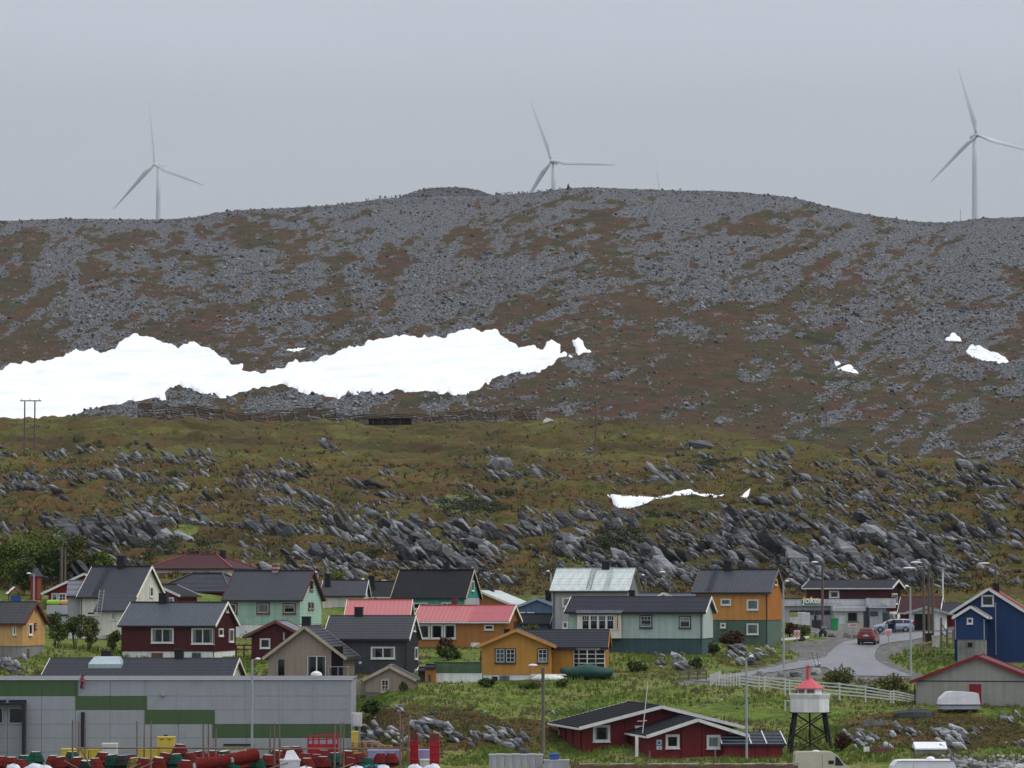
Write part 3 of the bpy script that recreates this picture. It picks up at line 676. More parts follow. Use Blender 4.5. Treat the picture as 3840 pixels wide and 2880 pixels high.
class House:
    def __init__(s, name, label, x0, x1, x2, Y, D, ybase, side='R', theta=None, parent=None, cat='house', group=None):
        """front facade from pixel x0 to x1, side wall from x1 to x2 (side R: near corner is the front right one)"""
        if side == 'L': x0, x1 = x1, x0
        k1 = (x1 - CX) / F; cx = k1 * Y; k0 = (x0 - CX) / F
        sg = 1 if side == 'R' else -1
        if theta is None:
            k2 = (x2 - CX) / F; th = 0.1
            for _ in range(20): th = math.asin(max(-0.9, min(0.9, sg * (k2 * (Y + D * math.cos(th)) - cx) / D)))
        else: th = math.radians(theta)
        Wd = (cx - k0 * Y) / (math.cos(th) + sg * k0 * math.sin(th)) if side == 'R' else (k0 * Y - cx) / (math.cos(th) - k0 * math.sin(th))
        s.th, s.W, s.D, s.Y = th, abs(Wd), D, Y
        s.xa, s.xb = (-s.W, 0.0) if side == 'R' else (0.0, s.W)
        s.yaw = -th if side == 'R' else th
        s.zb0 = zp(ybase, Y); s.loc = Vector((cx, Y, s.zb0)); s.sg = sg
        c, d = math.cos(s.yaw), math.sin(s.yaw); s.R = Matrix(((c, -d, 0), (d, c, 0), (0, 0, 1))); s.Ri = s.R.transposed()
        if parent is None: s.root = empty(name, s.loc, s.yaw, label, cat, group)
        else:
            s.root = bpy.data.objects.new(name, None); COL.objects.link(s.root); s.root.parent = parent
            s.root.matrix_basis = (Matrix.Translation(parent.location) @ Matrix.Rotation(parent.rotation_euler.z, 4, 'Z')).inverted() @ (Matrix.Translation(s.loc) @ s.R.to_4x4())
        s.yf = 0.0
    def depth(s, x, y): return (s.loc + s.R @ Vector((x, y, 0))).y
    def lz(s, py, x, y): return zp(py, s.depth(x, y)) - s.zb0
    def onface(s, face, px, py, off=0.0):
        o = s.Ri @ (Vector((0, 0, EYE)) - s.loc); d = s.Ri @ Vector(ray(px, py))
        if face == 'F': t = (s.yf - off - o.y) / d.y
        elif face == 'M': t = (s.sm - o[s.ai]) / d[s.ai]
        elif face == 'R': t = (s.xb + off - o.x) / d.x
        else: t = (s.xa - off - o.x) / d.x
        return o + d * t
    def fm(s, face):
        if face == 'F': return lambda h, z, q: (h, s.yf - q, z)
        if face == 'R': return lambda h, z, q: (s.xb + q, h, z)
        return lambda h, z, q: (s.xa - q, h, z)
    def fbox(s, mb, face, h0, h1, z0, z1, q0, q1, mi=0):
        f = s.fm(face); a = f(h0, z0, q0); b = f(h1, z1, q1)
        mb.box(min(a[0], b[0]), max(a[0], b[0]), min(a[1], b[1]), max(a[1], b[1]), min(a[2], b[2]), max(a[2], b[2]), mi); return mb
    def rect(s, face, r):
        a = s.onface(face, r[0], r[1]); b = s.onface(face, r[2], r[3])
        i = 0 if face == 'F' else 1
        h0, h1 = sorted((a[i], b[i])); return h0, h1, min(a.z, b.z), max(a.z, b.z)
    # ---- walls and roof
    def shell(s, ridge, yeave, yridge, wall, found=None, zfound=None, eo=0.35, go=0.3, below=2.5, clad='v', pitch=0.22, cladmat=None, eaveback=None, sm=None, nudge=0.0):
        s.ridge = ridge
        r0, r1, s0, s1 = (s.xa, s.xb, 0.0, s.D) if ridge == 'x' else (0.0, s.D, s.xa, s.xb)
        s.r0, s.r1, s.s0, s.s1, s.eo, s.go = r0, r1, s0, s1, eo, go
        s.sm = (s0 + s1) / 2 if sm is None else s0 + (s1 - s0) * sm
        s.ai = 1 if ridge == 'x' else 0
        near_r = s.xb if ridge == 'x' and s.sg > 0 else s.xa if ridge == 'x' else 0.0
        if ridge == 'x': s.zr = s.lz(yridge, near_r, s.sm); s.ze = s.lz(yeave, near_r, s0 - eo)
        else: s.zr = s.lz(yridge, s.sm, -go); s.ze = s.lz(yeave, s0, -go)
        s.m = (s.zr - s.ze) / (s.sm - s0 + eo); s.m2 = (s.zr - s.ze) / (s1 + eo - s.sm) if eaveback is None else eaveback
        th = 0.16
        zw = s.ze + s.m * eo - th; zw2 = s.zr - s.m2 * (s1 - s.sm) - th; zt = s.zr - th
        s.zw, s.zw2, s.zt = zw, zw2, zt
        ax = ridge
        MB().prism([(s0, 0), (s1, 0), (s1, zw2), (s.sm, zt), (s0, zw)], ax, r0, r1).build('wall', wall, s.root)
        if found is not None:
            MB().box(s.xa + 0.06, s.xb - 0.06, 0.06, s.D - 0.06, -below, 0.0 if zfound is None else zfound).build('foundation', found, s.root)
        cm_ = cladmat or wall; mb = MB()
        def zt_at(q): return zw + s.m * (q - s0) if q <= s.sm else zt - s.m2 * (q - s.sm)
        if clad:
            for face in ('F', 'R', 'L'):
                gable = (face == 'F') == (ridge == 'y')
                h0, h1 = (s.xa, s.xb) if face == 'F' else (0.0, s.D)
                if clad == 'v':
                    n = max(2, int((h1 - h0) / pitch))
                    for i in range(n + 1):
                        h = h0 + (h1 - h0) * i / n; top_ = (zt_at(h) if gable else (zw if face != 'R' or ridge == 'x' else zw2)) - 0.03
                        w = 0.025 if 0 < i < n else 0.06
                        s.fbox(mb, face, max(h0, h - w), min(h1, h + w), 0.0, top_, 0.0, 0.032)
                else:
                    zmax = zt if gable else zw
                    k = int(zmax / pitch)
                    for i in range(k):
                        z0 = i * pitch; z1 = z0 + pitch * 0.97
                        a, b = h0, h1
                        if gable:
                            lo = s0 + max(0, (z1 - zw) / s.m) if z1 > zw else s0; hi = s1 - max(0, (z1 - zw2) / s.m2) if z1 > zw2 else s1
                            a, b = lo, hi
                        if b - a < 0.1: continue
                        f = s.fm(face)
                        mb.add([f(a, z0, 0.035), f(b, z0, 0.035), f(b, z1, 0.006), f(a, z1, 0.006), f(a, z0, 0.0), f(b, z0, 0.0)], [(0, 1, 2, 3), (4, 5, 1, 0)])
            tag(mb.build('wall_boards', cm_, s.root, fix=(clad == 'v')), kind='stuff')
        return s
    def _rp(s, r, q, z): return (r, q, z) if s.ridge == 'x' else (q, r, z)
    def roof(s, mat, style='felt', trim=None, fascia=None, cap=None, th=0.16, both=True, pitch=None, tilemat=None, ext=(0.0, 0.0)):
        r0, r1 = s.r0 - s.go - ext[0], s.r1 + s.go + ext[1]; e0, e1 = s.s0 - s.eo, s.s1 + s.eo
        ze2 = s.zr - s.m2 * (e1 - s.sm)
        mb = MB()
        poly = [(e0, s.ze), (s.sm, s.zr), (e1, ze2), (e1, ze2 - th), (s.sm, s.zr - th), (e0, s.ze - th)]
        for side in (0, 1):
            a, b, c, d = ((poly[0], poly[1], poly[4], poly[5]) if side == 0 else (poly[1], poly[2], poly[3], poly[4]))
            vs = [s._rp(r, p[0], p[1]) for r in (r0, r1) for p in (a, b, c, d)]
            mb.add(vs, [(0, 1, 2, 3), (7, 6, 5, 4), (0, 4, 5, 1), (1, 5, 6, 2), (2, 6, 7, 3), (3, 7, 4, 0)])
        ro = mb.build('roof', mat, s.root); s.roof_o = ro
        tm = tilemat or mat
        for side in ((0, 1) if both else (0,)):
            q0, q1 = (s.sm, e0) if side == 0 else (s.sm, e1); zz = s.ze if side == 0 else ze2
            top_ = Vector(s._rp(r0, q0, s.zr)); bot = Vector(s._rp(r0, q1, zz)); er = Vector(s._rp(1, 0, 0)); ed = (bot - top_); Ls = ed.length; ed.normalize(); en = er.cross(ed)
            if en.z < 0: en = -en
            Lr = r1 - r0; M = Matrix((er, ed, en)).transposed().to_4x4()
            if style in ('tile', 'shingle'):
                pt = pitch or (0.36 if style == 'tile' else 0.30); n = max(3, int(round(Ls / pt))); pt = Ls / n
                per = 0.30; ns = max(4, int(Lr / per * 4)) if style == 'tile' else 2
                rs = np.linspace(0, Lr, ns + 1); wv = (0.022 * np.abs(np.sin(np.pi * rs / per)) if style == 'tile' else 0 * rs)
                hgt = 0.045 if style == 'tile' else 0.014
                V_ = np.concatenate([np.stack([rs, 0 * rs - 0.02, wv + 0.004], 1), np.stack([rs, 0 * rs + pt, wv + hgt], 1), np.stack([rs, 0 * rs + pt, 0 * rs + 0.0], 1)])
                k = ns + 1; i = np.arange(ns); T_ = np.concatenate([np.stack([i, i + 1, k + i + 1, k + i], 1), np.stack([k + i, k + i + 1, 2 * k + i + 1, 2 * k + i], 1)])
                me = None
                for j in range(n):
                    if me is None: c_ = npmesh('tile_course', V_, T_, tm, ro); me = c_.data
                    else: c_ = link('tile_course', me, ro)
                    c_.matrix_local = Matrix.Translation(top_ + ed * (pt * j) + en * 0.004) @ M
            elif style == 'seam':
                m2 = MB(); n = max(2, int(Lr / (pitch or 0.30)))
                for j in range(n + 1):
                    p = top_ + er * (Lr * j / n) + en * 0.02; m2.bar(p, p + ed * Ls, 0.022, 0.022, en)
                tag(m2.build('roof_ribs', tm, ro), kind='stuff')
            elif style == 'corr':
                wS = 1.05; n = max(2, int(round(Lr / wS))); wS = Lr / n; k = 28; rs = np.linspace(0, wS, k + 1); wv = 0.03 * np.sin(2 * np.pi * rs / (wS / 7))
                V_ = np.concatenate([np.stack([rs, 0 * rs, wv + 0.035], 1), np.stack([rs, 0 * rs + Ls, wv + 0.035], 1)]); i = np.arange(k); T_ = np.stack([i, i + 1, k + 1 + i + 1, k + 1 + i], 1); me = None
                for j in range(n):
                    if me is None: c_ = npmesh('roof_sheet', V_, T_, tm, ro); me = c_.data
                    else: c_ = link('roof_sheet', me, ro)
                    c_.matrix_local = Matrix.Translation(top_ + er * (wS * j) + en * (0.004 + 0.006 * (j % 2))) @ M
        # bargeboards, fascia, ridge cap
        if trim is not None:
            for r, out_ in ((r0, -1), (r1, 1)):
                for q, z in ((e0, s.ze), (e1, ze2)):
                    a = Vector(s._rp(r + out_ * 0.025, s.sm, s.zr - 0.06)); b = Vector(s._rp(r + out_ * 0.025, q, z - 0.06))
                    MB().bar(a, b, 0.045, 0.24).build('bargeboard', trim, s.root)
        fm_ = fascia or M_GUTTER
        for q, z, o_ in ((e0, s.ze, -1), (e1, ze2, 1)):
            m2 = MB(); c0 = Vector(s._rp(r0 + 0.02, q + o_ * 0.05, z - 0.09)); c1 = Vector(s._rp(r1 - 0.02, q + o_ * 0.05, z - 0.09))
            m2.bar(c0, c1, 0.09, 0.13); m2.build('gutter', fm_, s.root)
        MB().bar(s._rp(r0 - 0.01, s.sm, s.zr + 0.03), s._rp(r1 + 0.01, s.sm, s.zr + 0.03), 0.26, 0.08).build('ridge_cap', cap or tm, ro)
        return s
    def chimney(s, px0, py0, px1, mat=None, deep=None, cap=True, sm=None, sink=0.9):
        keep = s.sm
        if sm is not None: s.sm = sm
        a = s.onface('M', px0, py0); b = s.onface('M', px1, py0); s_ = s.sm; s.sm = keep
        i = 0 if s.ridge == 'x' else 1
        if s.ridge == 'x': x0, x1 = a.x, b.x; w = (deep or (x1 - x0)) / 2; y0, y1 = s_ - w, s_ + w
        else:
            w = abs(b.z) * 0 + (px1 - px0) * s.Y / F / 2; yc = (a.y + b.y) / 2; yc = min(max(yc, 0.8), s.D - 0.8); x0, x1 = s_ - w, s_ + w; y0, y1 = yc - w, yc + w
        zt = a.z; o = MB().box(x0, x1, y0, y1, s.zr - sink, zt - 0.08).build('chimney', mat or M_BLACK, s.root)
        MB().box(x0 - 0.03, x1 + 0.03, y0 - 0.03, y1 + 0.03, zt - 0.08, zt).build('cap', mat or M_BLACK, o)
        MB().box(x0 - 0.08, x1 + 0.08, y0 - 0.12, y1 + 0.12, s.zr - sink - 0.05, s.zr - sink + 0.35).build('flashing', M_BLACK, o)
        return o
    def chimney_y(s, px, py0, w, yl, mat=None, zbot=None):
        """chimney of width w metres standing at depth yl inside the plan, top at pixel (px, py0)"""
        o_ = s.Ri @ (Vector((0, 0, EYE)) - s.loc); d = s.Ri @ Vector(ray(px, py0)); t = (yl - o_.y) / d.y; a = o_ + d * t
        o = MB().box(a.x - w / 2, a.x + w / 2, yl - w / 2, yl + w / 2, s.zr - 1.6 if zbot is None else zbot, a.z - 0.08).build('chimney', mat or M_BLACK, s.root)
        MB().box(a.x - w / 2 - 0.03, a.x + w / 2 + 0.03, yl - w / 2 - 0.03, yl + w / 2 + 0.03, a.z - 0.08, a.z).build('cap', mat or M_BLACK, o); return o
    # ---- openings
    def win(s, face, r, trim=None, sash=None, nx=1, ny=1, curtain=None, tw=0.09, sill=True, glass=None, back=None, name='window', q=0.0, topgrid=False, bar=0.035):
        h0, h1, z0, z1 = s.rect(face, r); trim = trim or M_WHITE; sash = sash or M_WHITE
        q += 0.072
        mb = MB(); tw = min(tw, (h1 - h0) * 0.2)
        s.fbox(mb, face, h0, h1, z1 - tw, z1, 0, q + 0.05); s.fbox(mb, face, h0, h1, z0, z0 + tw, 0, q + 0.05)
        s.fbox(mb, face, h0, h0 + tw, z0 + tw, z1 - tw, 0, q + 0.049); s.fbox(mb, face, h1 - tw, h1, z0 + tw, z1 - tw, 0, q + 0.049)
        w = mb.build(name, trim, s.root)
        a0, a1, b0, b1 = h0 + tw, h1 - tw, z0 + tw, z1 - tw
        s.fbox(MB(), face, a0, a1, b0, b1, 0.0, q - 0.028).build('interior', back or M_DARK, w)  # backing on the uncut wall; its default dark stands in for room shade
        if curtain:
            cm_ = {'side': M_CURT, 'full': M_CURT, 'half': M_CURT, 'blue': M_CURTB, 'low': M_CURT}[curtain]; mc_ = MB(); cw = (a1 - a0)
            if curtain in ('side', 'blue'):
                spans = [(a0, a0 + cw * 0.17), (a1 - cw * 0.17, a1)]
                zz0, zz1 = b0, b1
            elif curtain == 'half': spans = [(a0, a1)]; zz0, zz1 = b0 + (b1 - b0) * 0.5, b1
            elif curtain == 'low': spans = [(a0, a1)]; zz0, zz1 = b0, b0 + (b1 - b0) * 0.3
            else: spans = [(a0, a1)]; zz0, zz1 = b0, b1
            for c0, c1 in spans:
                n = max(2, int((c1 - c0) / 0.06)); f = s.fm(face)
                for i in range(n):
                    u0 = c0 + (c1 - c0) * i / n; u1 = c0 + (c1 - c0) * (i + 1) / n; d0 = q - 0.024 + 0.012 * (i % 2); d1 = q - 0.024 + 0.012 * ((i + 1) % 2)
                    mc_.add([f(u0, zz0, d0), f(u1, zz0, d1), f(u1, zz1, d1), f(u0, zz1, d0)], [(0, 1, 2, 3)])
            mc_.build('curtain', cm_, w, fix=False)
        ms = MB(); sw = 0.05
        pw = (a1 - a0) / nx
        for i in range(nx):
            u0, u1 = a0 + pw * i, a0 + pw * (i + 1)
            s.fbox(ms, face, u0, u0 + sw, b0, b1, q - 0.01, q + 0.03); s.fbox(ms, face, u1 - sw, u1, b0, b1, q - 0.01, q + 0.03)
            s.fbox(ms, face, u0 + sw, u1 - sw, b0, b0 + sw, q - 0.01, q + 0.029); s.fbox(ms, face, u0 + sw, u1 - sw, b1 - sw, b1, q - 0.01, q + 0.029)
        ms.build('sash', sash, w)
        if ny > 1 or topgrid:
            mg = MB(); gx_ = 2 if not topgrid else 3
            for i in range(nx):
                u0, u1 = a0 + pw * i + sw, a0 + pw * (i + 1) - sw
                if topgrid:
                    zt = b1 - (b1 - b0) * 0.36; s.fbox(mg, face, u0, u1, zt - bar / 2, zt + bar / 2, q - 0.008, q + 0.02)
                    for j in range(1, gx_): s.fbox(mg, face, u0 + (u1 - u0) * j / gx_ - bar / 2, u0 + (u1 - u0) * j / gx_ + bar / 2, zt, b1 - sw, q - 0.008, q + 0.019)
                else:
                    for j in range(1, ny): zz = b0 + (b1 - b0) * j / ny; s.fbox(mg, face, u0, u1, zz - bar / 2, zz + bar / 2, q - 0.008, q + 0.02)
                    um = (u0 + u1) / 2; s.fbox(mg, face, um - bar / 2, um + bar / 2, b0 + sw, b1 - sw, q - 0.008, q + 0.019)
            mg.build('glazing_bars', sash, w)
        for i in range(nx):
            u0, u1 = a0 + pw * i + sw, a0 + pw * (i + 1) - sw
            s.fbox(MB(), face, u0, u1, b0 + sw, b1 - sw, q - 0.006, q + 0.0).build('pane', glass or M_GLASS, w)
        if sill: s.fbox(MB(), face, h0 - 0.05, h1 + 0.05, z0 - 0.05, z0, 0, q + 0.10).build('sill', trim, w)
        return w
    def panel(s, face, r, mat, name='door', q=0.05, frame=None):
        h0, h1, z0, z1 = s.rect(face, r); o = s.fbox(MB(), face, h0, h1, z0, z1, 0.0, q).build(name, mat, s.root)
        if frame:
            mb = MB(); t = 0.08
            s.fbox(mb, face, h0 - t, h0, z0, z1 + t, 0, q + 0.03); s.fbox(mb, face, h1, h1 + t, z0, z1 + t, 0, q + 0.03); s.fbox(mb, face, h0, h1, z1, z1 + t, 0, q + 0.029); mb.build('frame', frame, o)
        return o
    def pipe(s, face, px, py0, py1, mat=None, r=0.045, q=0.09):
        a = s.onface(face, px, py0, q); b = s.onface(face, px, py1, q); i = 0 if face == 'F' else 1; f = s.fm(face)
        return MB().tube(f(a[i], a.z, q), f(a[i], b.z, q), r).build('downpipe', mat or M_GUTTER, s.root)
    def roof_ladder(s, px, w=0.42, mat=None):
        a = s.onface('M', px, 2150); x = a.x; p0 = Vector((x, s.sm - 0.2, s.zr)); p1 = Vector((x, s.s0 - s.eo + 0.2, s.ze + 0.1)); up = Vector((0, -0.08, 0.10)); mb = MB()
        n = int((p1 - p0).length / 0.33)
        for q in (-w / 2, w / 2): mb.bar(p0 + Vector((q, 0, 0)) + up, p1 + Vector((q, 0, 0)) + up, 0.04, 0.04)
        for i in range(n + 1): c = p0.lerp(p1, i / n) + up; mb.bar(c - Vector((w / 2, 0, 0)), c + Vector((w / 2, 0, 0)), 0.03, 0.03)
        return mb.build('roof_ladder', mat or M_BLACK, s.root)
# ------------------------------------------------------------------ the houses of the town, left to right
R_DARK = paint('charcoal_roof', wc(66, 70, 80, 1.35), 0.55, 0.12, 0.12, 0.4)
R_BLUE = paint('slate_blue_roof', wc(78, 86, 98, 1.35), 0.5, 0.12, 0.15, 0.4)
R_BLACK = paint('black_felt_roof', wc(34, 34, 40, 1.35), 0.85, 0.2, 0.15)
R_NAVY = paint('navy_tile_roof', wc(40, 44, 60, 1.35), 0.45, 0.1, 0.1, 0.45)
R_GREY = paint('grey_shingle_roof', wc(92, 92, 94, 1.35), 0.9, 0.2, 0.2)
R_RED = paint('salmon_metal_roof', wc(190, 96, 96, 0.95), 0.5, 0.06, 0.06, 0.4)
R_RED2 = paint('deep_red_metal_roof', wc(176, 66, 76, 0.95), 0.5, 0.06, 0.06, 0.4)
R_BRN = paint('maroon_tile_roof', wc(104, 62, 66, 1.35), 0.8, 0.15, 0.1)
def corr_white():
    t = NT('weathered_pale_sheet'); o = t.obj(); n1 = t.noise(t.scale(o, (1.6, 0.5, 0.5)), 1.0, 4, 0.6); n2 = t.noise(t.scale(o, (0.3, 2.4, 2.4)), 1.0, 4, 0.6); n3 = t.noise(o, 0.5, 3)
    c = t.ramp(t.math('MULTIPLY', t.math('ADD', n1, n2), 0.5), ((0.36, (0.30, 0.34, 0.32)), (0.48, (0.44, 0.50, 0.48)), (0.6, (0.62, 0.65, 0.63))))
    c = t.vscale(c, t.rng(n3, 0.3, 0.7, 0.9, 1.1)); t.col(c).rough(0.5, 0.4); return t.m
R_PALE = corr_white()
W_OCH = paint('pale_ochre_boards', wc(188, 148, 90), 0.65)
W_WHT = paint('white_boards', wc(196, 192, 180), 0.6, 0.1, 0.15)
W_WHT2 = paint('white_render', wc(196, 198, 196), 0.8, 0.1, 0.15)
W_MAR = paint('maroon_boards', wc(74, 24, 30), 0.6, 0.12, 0.12)
W_RED = paint('red_boards', wc(120, 16, 26), 0.6, 0.12, 0.12)
W_CAB = paint('oxblood_boards', wc(98, 12, 20), 0.55, 0.14, 0.14)
W_MINT = paint('mint_boards', wc(134, 166, 150), 0.7, 0.1, 0.12)
W_TURQ = paint('turquoise_boards', wc(66, 150, 142), 0.6)
W_TAUPE = paint('taupe_boards', wc(142, 128, 114), 0.65, 0.08, 0.1)
W_CHAR = paint('charcoal_boards', wc(64, 66, 72), 0.6, 0.1, 0.12)
W_GOLD = paint('golden_boards', wc(178, 126, 42), 0.6, 0.08, 0.1)
W_AMBER = paint('amber_boards', wc(156, 102, 44), 0.6, 0.1, 0.1)
W_ORNG = paint('orange_boards', wc(182, 124, 54), 0.6, 0.08, 0.1)
W_GREY = paint('grey_boards', wc(146, 146, 150), 0.6, 0.1, 0.12)
W_SAGE = paint('sage_boards', wc(146, 164, 156), 0.6, 0.08, 0.1)
W_SAGED = paint('dark_teal_render', wc(52, 76, 80), 0.8, 0.1, 0.15)
W_GRN = paint('green_render', wc(72, 92, 80), 0.8, 0.12, 0.15)
W_GRNB = paint('green_boards', wc(62, 86, 66), 0.7, 0.12, 0.12)
W_BLUE = paint('blue_boards', wc(74, 100, 132), 0.6)
W_NAVY = paint('deep_blue_boards', wc(13, 50, 98), 0.5, 0.1, 0.1)
W_SHOP = paint('shop_grey_render', wc(150, 152, 160), 0.7, 0.08, 0.14)
W_SHOPF = paint('shop_fascia_boards', wc(166, 166, 170), 0.6, 0.1, 0.12)
W_BOAT = paint('pale_grey_boards', wc(144, 142, 134), 0.65, 0.08, 0.1)
T_SAGE = paint('dark_sage_trim', wc(36, 52, 54), 0.6)
T_OLIVE = paint('olive_trim', wc(96, 104, 84), 0.6)
T_BRN = paint('brown_trim', wc(100, 62, 54), 0.6)
T_TAUPE = paint('beige_trim', wc(158, 142, 122), 0.6)

# pale ochre house at the left edge
h = House('ochre_house', 'pale ochre house with grey shingle roof and red bargeboards, cut by the left edge', -300, 89, 171, 299, 7.0, 2423)
h.shell('x', 2338, 2257, W_OCH, M_CONC).roof(R_GREY, 'shingle', M_TRIMRED, M_TRIMRED)
h.win('F', (49, 2341, 62, 2381), M_CREAM, curtain='side'); h.win('R', (105, 2338, 118, 2382), M_CREAM); h.win('R', (127, 2337, 134, 2360), M_TRIMRED)
h.win('R', (131, 2284, 134, 2292), M_TRIMRED, tw=0.04); h.panel('R', (106, 2432, 113, 2465), M_WOODG, 'hatch', 0.04)
# white steep-roofed house
h = House('white_house', 'white wooden house with steep dark roof and a ladder leaning at the eaves', 306, 510, 612, 338, 6.6, 2366)
h.shell('x', 2239, 2123, W_WHT, W_WHT2).roof(R_DARK, 'seam', M_CREAM)
h.chimney(444, 2085, 469); h.roof_ladder(412)
ex = 1.55; zc = h.ze - h.m * (ex - 0.0)
x0_ = h.onface('F', 389, 2300).x; x1_ = h.onface('F', 508, 2300).x
MB().box(x0_ + 0.15, x1_, -ex + 0.1, 0.0, -0.4, zc + 0.1).build('porch_wall', W_WHT, h.root)
mb = MB(); a = 0.02
mb.add([(x0_ - 0.2, h.s0 - h.eo + 0.3, h.ze + h.m * 0.3 + 0.05), (x1_ + 0.3, h.s0 - h.eo + 0.3, h.ze + h.m * 0.3 + 0.05), (x1_ + 0.3, -ex - h.eo, zc), (x0_ - 0.2, -ex - h.eo, zc)], [(0, 1, 2, 3)])
mb.add([(v[0], v[1], v[2] - 0.16) for v in mb.v[:4]], [(3, 2, 1, 0)]); mb.f += [(0, 4, 5, 1), (1, 5, 6, 2), (2, 6, 7, 3), (3, 7, 4, 0)]; mb.m += [0] * 4
mb.build('catslide_roof', R_DARK, h.root)
h.win('F', (327, 2293, 359, 2308), M_WHITE, nx=1, curtain=None, tw=0.06); h.win('F', (367, 2293, 389, 2308), M_WHITE, tw=0.06)
h.yf = -ex + 0.1; h.win('F', (419, 2297, 435, 2325), M_WHITE, ny=3, tw=0.05); h.yf = 0
h.win('R', (560, 2200, 572, 2239), M_WHITE); h.pipe('F', 305, 2242, 2360)
z_ = h.lz(2334, 0, 0); MB().box(h.xa, x0_, -0.07, -0.033, z_, z_ + 0.08).build('wall_band', M_WHITE, h.root)
# grey lean-to beside it
h2 = House('lean_to', 'grey boarded lean-to with pale grey roof on the left of the white house', 258, 305, 313, 340.5, 4.2, 2315, cat='shed')
h2.shell('x', 2234, 2177, W_GREY, W_WHT2, go=0.15, clad='h', pitch=0.16).roof(paint('light_grey_sheet', wc(128, 130, 138, 0.95), 0.6), 'shingle', None, None, pitch=0.9)
# leaning aluminium ladder
la = P(366, 2350, 337); t_ = P(383, 2211, 337.6); ld = empty('ladder', la, 0, 'pale aluminium ladder leaning on the white house roof', 'ladder')
for q in (-0.22, 0.22): MB().bar((q, -0.3, 0), (q + (t_.x - la.x), 0.5, t_.z - la.z), 0.05, 0.07).build('rail', M_STEEL, ld)
for i in range(12): f_ = i / 11.5; c = Vector(((t_.x - la.x) * f_, -0.3 + 0.8 * f_, (t_.z - la.z) * f_)); MB().bar(c - Vector((0.22, 0, 0)), c + Vector((0.22, 0, 0)), 0.035, 0.035).build('rung', M_STEEL, ld)
# red house behind
h = House('red_house', 'red house with white bargeboard behind the grey lean-to', 186, 452, 470, 378, 7, 2272)
h.shell('y', 2226, 2150, W_RED, M_CONC, eo=0.8, go=0.5).roof(R_DARK, 'felt', M_WHITE, M_GUTTER)
h.win('F', (193, 2224, 216, 2258), M_WHITE, curtain='half', ny=1); h.win('F', (219, 2224, 249, 2257), M_WHITE, ny=2)
# long low house behind the hall
h = House('long_low_house', 'long low house with dark tiled roof rising behind the big hall', 172, 862, 912, 287, 9.0, 2585)
h.shell('x', 2545, 2469, W_WHT, M_CONC, eo=0.4).roof(R_DARK, 'tile', M_CREAM)
h.chimney(382, 2440, 416); h.chimney(656, 2434, 688)
h.win('R', (878, 2494, 884, 2510), M_BLACK, tw=0.03)
mb = MB(); o_ = h.onface('M', 349, 2500); xs_ = [h.onface('M', q, 2490).x for q in (349, 473, 366, 457)]
y_ = h.sm - 1.6; zt_ = h.zr + 0.18
mb.add([(xs_[0], y_ - 0.9, zt_ - 0.62), (xs_[1], y_ - 0.9, zt_ - 0.62), (xs_[1], y_ + 1.2, zt_ - 0.62), (xs_[0], y_ + 1.2, zt_ - 0.62), (xs_[2], y_ - 0.1, zt_), (xs_[3], y_ - 0.1, zt_), (xs_[3], y_ + 0.9, zt_), (xs_[2], y_ + 0.9, zt_)],
       [(0, 1, 5, 4), (1, 2, 6, 5), (2, 3, 7, 6), (3, 0, 4, 7), (4, 5, 6, 7)])
mb.box(xs_[0] + 0.004, xs_[1] - 0.004, y_ - 0.896, y_ + 1.196, zt_ - 1.15, zt_ - 0.62)
v_ = mb.build('ventilation_hood', paint('zinc_sheet', wc(168, 186, 190, 0.9), 0.35, 0.06, 0.06, 0.5, 0.2), h.root)
h.win('F', (300, 2570, 340, 2582), M_WHITE)
# maroon house
h = House('maroon_house', 'maroon boarded house with grey roof and white windows on a white basement', 460, 803, 886, 315, 8.0, 2443)
h.shell('x', 2346, 2258, W_MAR, W_WHT2, eo=0.35).roof(R_BLUE, 'seam', M_CREAM)
h.chimney(599, 2224, 629)
h.win('F', (568, 2355, 652, 2412), nx=2, curtain='side'); h.win('F', (719, 2355, 803, 2416), nx=2, curtain='side')
h.win('R', (818, 2357, 834, 2386), curtain='side'); h.win('R', (857, 2358, 873, 2408), curtain='full'); h.win('R', (846, 2275, 853, 2297), tw=0.05)
h.panel('F', (568, 2448, 610, 2469), T_BRN, 'basement_door', 0.03); h.panel('F', (720, 2448, 753, 2469), W_SAGED, 'basement_door', 0.03)
h.pipe('F', 801, 2350, 2465)
